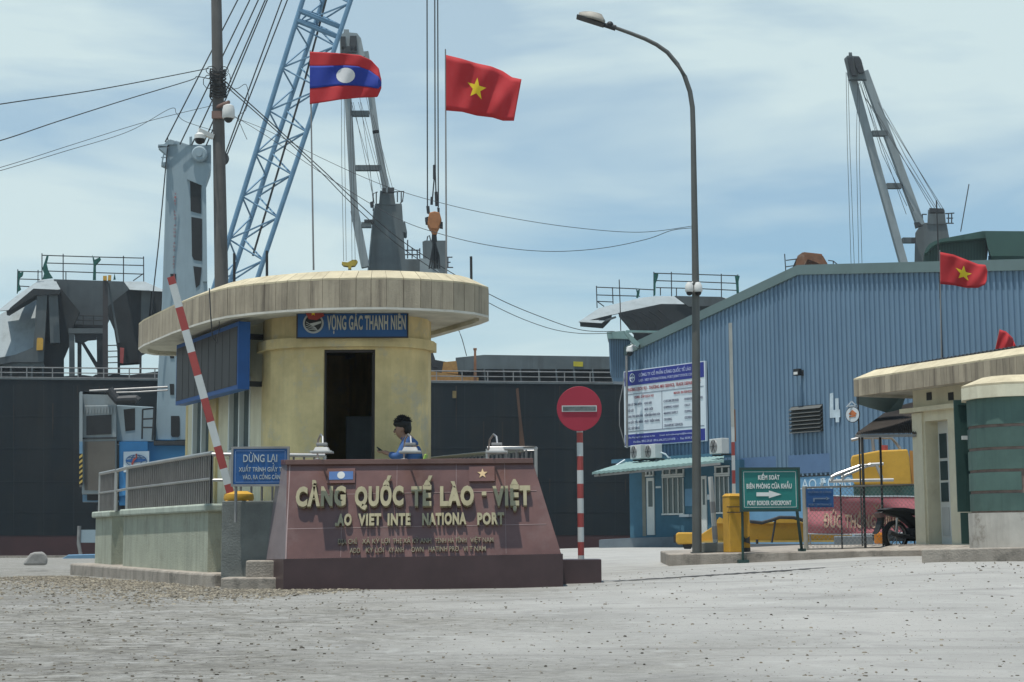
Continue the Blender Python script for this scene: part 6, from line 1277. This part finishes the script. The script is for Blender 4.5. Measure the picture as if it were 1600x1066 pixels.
# right barrier with cabinet
b2 = thing('barrier_gate', 'yellow barrier cabinet with upright red and white arm beside the green sign', 'barrier', tuple(P(1148, 862, 27.8)))
c = P(1146, 861, 27.7); t = P(1146, 776, 27.7); wq = .13
m = MB(axis_frame((c.x, 27.7, 0), (.93, .36))); m.box(-wq, wq, -.12, .12, c.z - .02, t.z); m.hexa([(-wq - .01, -.13, t.z), (wq + .01, -.13, t.z), (wq + .01, .13, t.z), (-wq - .01, .13, t.z), (-wq + .03, -.09, t.z + .05), (wq - .03, -.09, t.z + .05), (wq - .03, .09, t.z + .05), (-wq + .03, .09, t.z + .05)]); m.build('cabinet', M_['yell'], b2, bevel=.01)
c3 = P(1161, 861, 27.95); t3 = P(1161, 797, 27.95); m = MB(); m.box(c3.x - .09, c3.x + .12, 27.9, 28.2, c3.z - .02, t3.z); m.build('motor_cabinet', M_['yell'], b2, bevel=.01)
m = MB(); cz = c.z
m.box(c3.x - .05, c3.x + .11, 27.885, 27.9, cz + .18, cz + .21); m.vprism([(c3.x - .06, cz + .22), (c3.x + .0, cz + .26), (c3.x + .04, cz + .2), (c3.x + .11, cz + .25), (c3.x + .11, cz + .12), (c3.x + .02, cz + .15), (c3.x - .05, cz + .11)], 27.87, 27.884); m.box(c3.x - .06, c3.x + .12, 27.88, 27.9, cz - .02, cz + .05); m.build('worn_patch', M_['dark'], b2)
m = MB(); 
for zz in (.80, .70): q = cz + (t.z - cz) * zz; m.box(c.x - .12, c.x + .16, 27.54, 27.56, q, q + .014)
m.tube([(c.x + .14, 27.6, t.z - .15), (c.x + .17, 27.55, t.z - .2), (c.x + .14, 27.55, t.z - .26)], .02, 6); m.build('wire_tie', M_['dark'], b2)
ya = [776, 756, 735, 712, 691, 667]; m = MB()
for i in range(5):
    p = P(1146.8 - (776 - ya[i]) * .018, ya[i], 27.72); q = P(1146.8 - (776 - ya[i + 1]) * .018, ya[i + 1], 27.72); m = MB(); m.bar(p, q, .05, .078); m.build('white_band' if i % 2 == 0 else 'red_band', M_['white'] if i % 2 == 0 else M_['red'], b2)
p = P(1144.8, 667, 27.72); q = P(1141, 505, 27.72); m = MB(); m.bar(p, q, .05, .085); m.build('upper_arm', mat('weathered pale arm', (.36, .37, .35), .7, streak=.3), b2)
m = MB(); p = P(1149, 690, 27.7); q = P(1148, 640, 27.7); m.bar(p, q, .02, .025); m.build('arm_clip', M_['rust'], b2)
sp = thing('striped_bollard', 'short leaning white striped post on a grey concrete block', 'bollard', tuple(P(1116, 861, 28)))
p0_ = P(1118, 848, 28); p1_ = P(1110, 745, 28); m = MB(); m.tube([p0_, p1_], .045, 12); m.build('shaft', M_['white'], sp, smooth=True)
for f0, f1 in ((.05, .25), (.45, .62)):
    m = MB(); m.tube([p0_.lerp(p1_, f0), p0_.lerp(p1_, f1)], .0465, 12); m.build('faded_band', mat('faded grey band', (.28, .28, .28), .8), sp, smooth=True)
q0 = P(1097, 861, 27.85); q1 = P(1136, 848, 27.85); m = MB(); m.box(q0.x, q1.x, 27.85, 28.25, q0.z - .03, q1.z); m.build('concrete_block', M_['grey_wall'], sp, bevel=.015)

# ------------------------------------------------------------------ yellow machinery in the yard
ym = thing('yellow_machine', 'yellow machine body with tubular guard rails behind the red banner', 'machine', tuple(P(1385, 850, 43)))
m = MB(); m.px([(1329, 720), (1331, 712), (1372, 704), (1418, 702), (1421, 715), (1424, 757), (1334, 757), (1330, 735)], 43, 2.2, back=.97); m.build('body', M_['yell'], ym, bevel=.04)
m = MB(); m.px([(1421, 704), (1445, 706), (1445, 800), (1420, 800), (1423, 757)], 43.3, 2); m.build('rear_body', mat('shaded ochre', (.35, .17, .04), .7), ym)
m = MB(); m.px([(1333, 757), (1445, 757), (1445, 790), (1335, 790)], 43.3, 2); m.build('chassis', mat('teal chassis', (.06, .14, .13), .7, var=.4, sc=2), ym)
m = MB(); m.px([(1336, 790), (1445, 790), (1445, 846), (1336, 846)], 43.5, 1.6); m.build('undercarriage', M_['dark'], ym)
m = MB()
for a in ([(1299, 746), (1306, 742), (1344, 728), (1366, 727)], [(1315, 746), (1322, 742), (1360, 726), (1380, 725)], [(1296, 752), (1340, 751), (1396, 750)], [(1369, 726), (1377, 744), (1378, 752)], [(1317, 742), (1316, 752)], [(1301, 744), (1299, 752)]): line(m, a, .045, 8, 42.6)
m.build('guard_rail', M_['steel'], ym)
m = MB()
for a in ([(1330, 688), (1346, 684), (1393, 684), (1406, 700), (1407, 712)], [(1346, 684), (1346, 706)], [(1363, 685), (1365, 704)], [(1375, 685), (1377, 703)]): line(m, a, .045, 8, 43.4)
m.build('roof_rail', M_['dullsteel'], ym)
m = MB(); line(m, [(1382, 696), (1382, 705)], .09, 10, 43.2); m.build('beacon', M_['red'], ym)
tb = thing('lifting_beam', 'long low yellow lifting beam lying on the yard behind the pavement', 'beam', tuple(P(1200, 852, 47)))
m = MB(); m.px([(1094, 846), (1094, 836), (1112, 824), (1118, 817), (1332, 817), (1332, 845), (1120, 846)], 47, .6); m.build('beam_web', M_['yell'], tb, bevel=.02)
m = MB(); m.px([(1116, 815.5), (1334, 815.5), (1334, 818), (1116, 818)], 46.85, .9); m.px([(1094, 845), (1334, 844), (1334, 847), (1094, 848)], 46.85, .9); m.build('beam_flange', mat('flange yellow', (.5, .33, .08), .6), tb)
m = MB(); m.px([(1056, 834), (1060, 832), (1084, 832), (1084, 850), (1060, 851), (1056, 848)], 46.4, .7); m.build('end_housing', M_['yell'], tb, bevel=.04)
m = MB(); m.px([(1066, 850), (1082, 850), (1080, 858), (1069, 858)], 46.5, .5); m.px([(1052.5, 836), (1056.5, 836), (1056.5, 848), (1052.5, 848)], 46.5, .4); m.build('end_foot', M_['dark'], tb)
m = MB(); m.px([(1120, 813), (1124, 808), (1130, 811), (1136, 806), (1142, 812), (1142, 818), (1120, 818)], 46.7, .4); m.px([(1208, 817), (1214, 811), (1228, 808), (1250, 811), (1252, 817)], 46.8, .4); m.build('lifting_lug', M_['yell'], tb)
m = MB(); line(m, [(1172, 815), (1190, 817), (1205, 813), (1218, 808.5), (1240, 809), (1262, 815)], .05, 6, 46.4); line(m, [(1212, 811), (1209, 830), (1206, 848)], .03, 5, 46.4); line(m, [(1183, 843), (1183, 850)], .04, 5, 46.4); m.build('hose', M_['dark'], tb)
m = MB(); m.px([(1172, 850), (1306, 850), (1306, 855), (1172, 857)], 46, .8); tag(m.build('steel_plates', mat('grey plate stack', (.12, .13, .14), .8)), 'flat dark steel plates stacked on the ground in front of the yellow beam', 'steel plates')
m = MB(); m.px([(1303, 838), (1364, 837), (1366, 857), (1303, 858)], 32.6, .6); tag(m.build('concrete_block', M_['greyblue'], bevel=.02), 'grey blue block standing behind the fence under the banner', 'concrete block')
m = MB(); m.px([(1366, 834), (1380, 834), (1380, 850), (1366, 850)], 32, .3); m.px([(1368, 832), (1378, 832), (1379, 834), (1367, 834)], 32.02, .26); tag(m.build('orange_box', M_['orangebox'], bevel=.015), 'small orange box just left of the motorcycle wheel', 'box')
# rock
rk_ = MB(); c = P(55, 883, 34); rn = random.Random(2); rk_.px([(35, 884), (38, 876), (47, 865), (54, 862.5), (66, 862), (73, 866), (75, 874), (74, 884)], 34, .5, back=.7)
tag(rk_.build('boulder', M_['stone'], bevel=.05), 'pale grey boulder lying on the yard at the far left', 'boulder')
bp_ = MB(); bp_.px([(1016, 861), (1019, 859), (1030, 858.5), (1032, 861)], 50, .5)

# ------------------------------------------------------------------ motorcycle behind the fence
mc = thing('motorcycle', 'black parked motorbike seen from its rear wheel beside the gatehouse', 'motorcycle', (0, 0, 0))
wc = P(1399, 838, 29.3); Z0 = wc.z - .285; mc.location = (wc.x, 29.3, Z0); mc.rotation_euler = (0, 0, math.atan2(.45, .893))
def wheel(cx, nm):
    m = MB(); m.lathe([(.215, -.035), (.26, -.045), (.285, -.02), (.285, .02), (.26, .045), (.215, .035)], (cx, 0, .285), 32, 'y', ring=True); wv = m.build(nm, M_['tyre'], mc, local=True, smooth=True)
    # ring instead of solid: rim and spokes stand proud
    m = MB(); m.lathe([(.215, -.05), (.205, -.052), (.195, -.03), (.212, -.02)], (cx, 0, .285), 32, 'y', ring=True)
    for i in range(10):
        t = i * math.pi / 5; m.bar((cx + .04 * math.cos(t), -.052, .285 + .04 * math.sin(t)), (cx + .2 * math.cos(t + .2), -.052, .285 + .2 * math.sin(t + .2)), .012, .014)
    m.lathe([(.05, -.07), (.05, -.03)], (cx, 0, .285), 14, 'y'); m.build('rim', M_['steel'], wv, local=True)
wheel(0, 'rear_wheel'); wheel(1.2, 'front_wheel')
m = MB(); m.vprism([(-.42, .70), (-.28, .70), (-.1, .66), (.1, .62), (.3, .50), (.45, .38), (.62, .32), (.80, .36), (.82, .62), (.72, .52), (.55, .50), (.45, .60), (.1, .78), (-.28, .76)], -.10, .10); m.build('bodywork', M_['black'], mc, local=True, bevel=.025)
m = MB(); m.vprism([(-.36, .765), (-.1, .80), (.15, .80), (.4, .77), (.55, .66), (.42, .66), (.1, .74), (-.3, .745)], -.12, .12); m.build('saddle', M_['dark'], mc, local=True, bevel=.02)
m = MB(); m.vprism([(-.28, .62), (-.33, .48), (-.42, .36), (-.48, .32), (-.42, .42), (-.36, .56), (-.36, .66)], -.07, .07); m.build('mudguard', M_['black'], mc, local=True, bevel=.01)
m = MB(); m.vprism([(-.43, .70), (-.33, .72), (-.30, .63), (-.38, .62)], -.08, .08); m.build('tail_light', mat('tail lamp', (.12, .07, .07), .3), mc, local=True)
m = MB(); m.tube([(-.25, -.15, .36), (-.05, -.15, .30), (.25, -.13, .25), (.5, -.08, .24)], .045, 10, .02); m.build('exhaust', M_['dark'], mc, local=True, smooth=True)
m = MB(); m.box(.28, .58, -.12, .12, .2, .42); m.lathe([(.12, -.14), (.12, .14)], (.42, 0, .32), 16, 'y'); m.build('engine', M_['dark'], mc, local=True, bevel=.02)
m = MB(); m.tube([(1.2, -.07, .285), (1.02, -.07, .75), (.98, 0, .95)], .022, 8); m.tube([(1.2, .07, .285), (1.02, .07, .75), (.98, 0, .95)], .022, 8); m.tube([(.92, -.32, 1.0), (.97, -.15, 1.02), (.97, .15, 1.02), (.92, .32, 1.0)], .014, 8); m.build('fork', M_['steel'], mc, local=True)
m = MB(); m.vprism([(.78, .40), (.98, .55), (1.1, .86), (1.04, 1.02), (.9, .98), (.86, .7), (.76, .52)], -.13, .13); m.build('leg_shield', M_['black'], mc, local=True, bevel=.03)
m = MB(); m.vprism([(1.48, .42), (1.4, .56), (1.2, .62), (1.0, .52), (1.0, .49), (1.2, .585), (1.38, .53), (1.46, .42)], -.06, .06); m.build('front_mudguard', M_['black'], mc, local=True)
m = MB(); m.tube([(-.05, -.06, .285), (-.02, -.09, .62)], .025, 8); m.tube([(0, -.06, .285), (.35, -.06, .3)], .022, 8); m.build('shock_absorber', M_['steel'], mc, local=True)
m = MB(); m.tube([(.35, -.1, .22), (.28, -.22, .01)], .012, 6); m.build('side_stand', M_['dark'], mc, local=True)

# ------------------------------------------------------------------ the seated man and his chair
SX = P(640, 712, 23.9).x; SY = 23.9
ch = thing('plastic_chair', 'green plastic chair under the man in the blue shirt', 'chair', (SX, SY, ZF + .01))
m = MB(); m.box(-.22, .22, -.21, .21, .41, .445); m.build('seat', M_['chair'], ch, local=True, bevel=.02)
m = MB(); m.hexa([(.19, -.21, .60), (.225, -.21, .60), (.225, .21, .60), (.19, .21, .60), (.235, -.21, .73), (.27, -.21, .73), (.27, .21, .73), (.235, .21, .73)]); m.build('backrest', M_['chair'], ch, local=True, bevel=.015)
for sy in (-.19, .19):
    m = MB(); m.bar((.2, sy, .42), (.23, sy, .62), .03, .03); m.build('back_stay', M_['chair'], ch, local=True)
for sx_, sy in ((-.19, -.18), (.19, -.18), (-.19, .18), (.19, .18)):
    m = MB(); m.bar((sx_, sy, .42), (sx_ * 1.15, sy * 1.12, 0), .035, .035); m.build('leg', M_['chair'], ch, local=True)
pe = thing('person', 'seated man in blue shirt looking down at a phone in his hands', 'person', (SX, SY, ZF + .01)); pe.scale = (1.0, 1.0, 1.0)
def skin(name, V, E, R, mt, par, sub=2, root=0):
    me = bpy.data.meshes.new(name); me.from_pydata([tuple(v) for v in V], E, []); me.materials.append(mt)
    ob = bpy.data.objects.new(name, me); C.objects.link(ob); ob.parent = par
    md = ob.modifiers.new('skin', 'SKIN'); md.use_smooth_shade = True
    lay = me.skin_vertices[0].data if me.skin_vertices else None
    if lay is None:
        import bmesh
        bm = bmesh.new(); bm.from_mesh(me); bm.verts.layers.skin.verify(); bm.to_mesh(me); bm.free(); lay = me.skin_vertices[0].data
    for i, r in enumerate(R):
        rr = r if isinstance(r, tuple) else (r, r); lay[i].radius = rr; lay[i].use_root = (i == root)
    s = ob.modifiers.new('sub', 'SUBSURF'); s.levels = sub; s.render_levels = sub
    return ob
# body faces -X; local z up from the floor, hips at 0.5
J = {}; V = []; E = []; R = []
def jn(n_, p, r, par=None):
    J[n_] = len(V); V.append(p); R.append(r)
    if par: E.append((J[par], J[n_]))
jn('pelvis', (.08, 0, .53), (.14, .13)); jn('belly', (.07, 0, .66), (.13, .11), 'pelvis'); jn('chest', (.03, 0, .84), (.15, .11), 'belly'); jn('neck0', (-.04, 0, .96), (.085, .085), 'chest'); jn('neck1', (-.085, 0, 1.00), .068, 'neck0'); jn('head0', (-.145, 0, 1.045), (.085, .082), 'neck1'); jn('head1', (-.13, 0, 1.12), (.105, .102), 'head0'); jn('head2', (-.10, 0, 1.19), (.085, .09), 'head1')
for s, n_ in ((-1, 'l'), (1, 'r')):
    jn('sh' + n_, (-.01, s * .18, .93), .066, 'neck0'); jn('el' + n_, (-.15, s * .23, .67), .048, 'sh' + n_); jn('fo' + n_, (-.23, s * .17, .705), .042, 'el' + n_); jn('wr' + n_, (-.335, s * .09, .755), .030, 'fo' + n_); jn('pa' + n_, (-.39, s * .065, .775), (.040, .024), 'wr' + n_)
    jn('hip' + n_, (.0, s * .10, .51), .088, 'pelvis'); jn('kn' + n_, (-.42, s * .14, .52), .062, 'hip' + n_); jn('an' + n_, (-.44, s * .14, .09), .04, 'kn' + n_); jn('he' + n_, (-.43, s * .14, .05), .036, 'an' + n_); jn('to' + n_, (-.62, s * .15, .03), (.04, .025), 'he' + n_)
    for i in range(4):
        y = s * (.095 - i * .02); Lf_ = (.052, .060, .056, .044)[i]
        jn('f%s%da' % (n_, i), (-.425, y, .765), .0095, 'pa' + n_); jn('f%s%db' % (n_, i), (-.425 - Lf_ * .7, y - s * .006, .775 - .004 * i), .009, 'f%s%da' % (n_, i)); jn('f%s%dc' % (n_, i), (-.43 - Lf_ * .9, y - s * .02, .80), .0075, 'f%s%db' % (n_, i))
    jn('th' + n_, (-.385, s * .03, .775), .0105, 'pa' + n_); jn('ti' + n_, (-.42, s * .022, .80), .009, 'th' + n_)
bodyo = skin('body', V, E, R, M_['skin'], pe, 2, 0)
# face details: nose, ears, eyes
hc_ = Vector((-.095, 0, 1.20))
HO = Vector((-.032, 0, -.080))
m = MB(); m.ball((-.226, 0, 1.075), .017, 8, (1.1, .8, 1.4)); m.build('nose', M_['skin'], pe, local=True, smooth=True)
for s in (-1, 1):
    m = MB(); m.ball((-.105, s * .088, 1.105), .026, 10, (.8, .4, 1.2)); m.build('ear', M_['skin'], pe, local=True, smooth=True)
    m = MB(); m.ball((-.215, s * .036, 1.105), .012, 8); m.build('eye', M_['black'], pe, local=True, smooth=True)
m = MB(); m.ball((-.218, 0, 1.035), .016, 8, (.6, 1.3, .4)); m.build('mouth', mat('lips', (.22, .09, .07), .6), pe, local=True, smooth=True)
m = MB(); m.ball((-.10, 0, 1.185), .122, 20, (1.02, .92, .80)); m.ball((-.035, 0, 1.125), .088, 16, (.75, 1.05, 1.15)); m.ball((-.185, 0, 1.19), .062, 12, (1, 1.3, .8)); rn = random.Random(11)
for i in range(320):
    th = rn.uniform(0, 6.28); ph = rn.uniform(0, 1.25); d_ = Vector((math.sin(ph) * math.cos(th), math.sin(ph) * math.sin(th), math.cos(ph))); p = Vector((-.10, 0, 1.185)) + Vector((d_.x * .122, d_.y * .11, d_.z * .096)); m.bar(p, p + (d_ + Vector((rn.uniform(-.5, .3), rn.uniform(-.4, .4), rn.uniform(-.2, .4)))) * rn.uniform(.015, .04), .012, .006)
m.build('hair', M_['hair'], pe, local=True, smooth=True)
# shirt: slightly larger skin round torso and arms
V2 = [V[J['pelvis']], V[J['belly']], V[J['chest']], (-.03, 0, .965)]; E2 = [(0, 1), (1, 2), (2, 3)]; R2 = [(.17, .15), (.17, .145), (.19, .15), (.10, .095)]
for n_ in 'lr':
    i = len(V2); V2 += [V[J['sh' + n_]], V[J['el' + n_]], V[J['fo' + n_]], tuple(Vector(V[J['fo' + n_]]).lerp(Vector(V[J['wr' + n_]]), .6))]; E2 += [(3, i), (i, i + 1), (i + 1, i + 2), (i + 2, i + 3)]; R2 += [.092, .075, .064, .05]
skin('shirt', V2, E2, R2, M_['shirt'], pe, 2, 0)
m = MB(); m.tube([(-.055 + .072 * math.cos(t * math.pi / 8), .08 * math.sin(t * math.pi / 8), .99 + .02 * math.cos(t * math.pi / 8)) for t in range(17)], .016, 8); m.build('collar', M_['shirt'], pe, local=True, smooth=True)
V3 = [(.09, 0, .53)]; E3 = []; R3 = [(.14, .13)]
for n_ in 'lr':
    i = len(V3); V3 += [V[J['hip' + n_]], V[J['kn' + n_]], tuple(Vector(V[J['kn' + n_]]).lerp(Vector(V[J['an' + n_]]), .85))]; E3 += [(0, i), (i, i + 1), (i + 1, i + 2)]; R3 += [.102, .078, .058]
skin('trousers', V3, E3, R3, M_['trouser'], pe, 2, 0)
m = MB(); m.hexa([(-.455, -.04, .79), (-.455, .04, .79), (-.40, .04, .795), (-.40, -.04, .795), (-.49, -.04, .84), (-.49, .04, .84), (-.482, .04, .85), (-.482, -.04, .85)]); m2 = MB(M=None)
ph_ = thing('phone', 'dark phone held in the hands of the seated man', 'phone', (SX - .44, SY, ZF + .8))
m.build('case', M_['black'], ph_, local=True).location = Vector((SX, SY, ZF + .01)) - ph_.location
# ------------------------------------------------------------------ haze (pale air round everything, sky outside)
HZ = 0.00026
if HZ:
    m = MB(); m.box(-460, 460, -90, 330, -9, 75); ho = m.build('haze', bpy.data.materials.new('haze air')); hm = ho.data.materials[0]; hm.use_nodes = True; t = hm.node_tree; t.nodes.clear(); o_ = t.nodes.new('ShaderNodeOutputMaterial'); v_ = t.nodes.new('ShaderNodeVolumePrincipled'); v_.inputs['Color'].default_value = (.80, .90, .98, 1); v_.inputs['Density'].default_value = HZ; v_.inputs['Anisotropy'].default_value = .2; t.links.new(v_.outputs[0], o_.inputs['Volume']); tag(ho, kind='stuff', label='thin pale sea haze over the whole port')
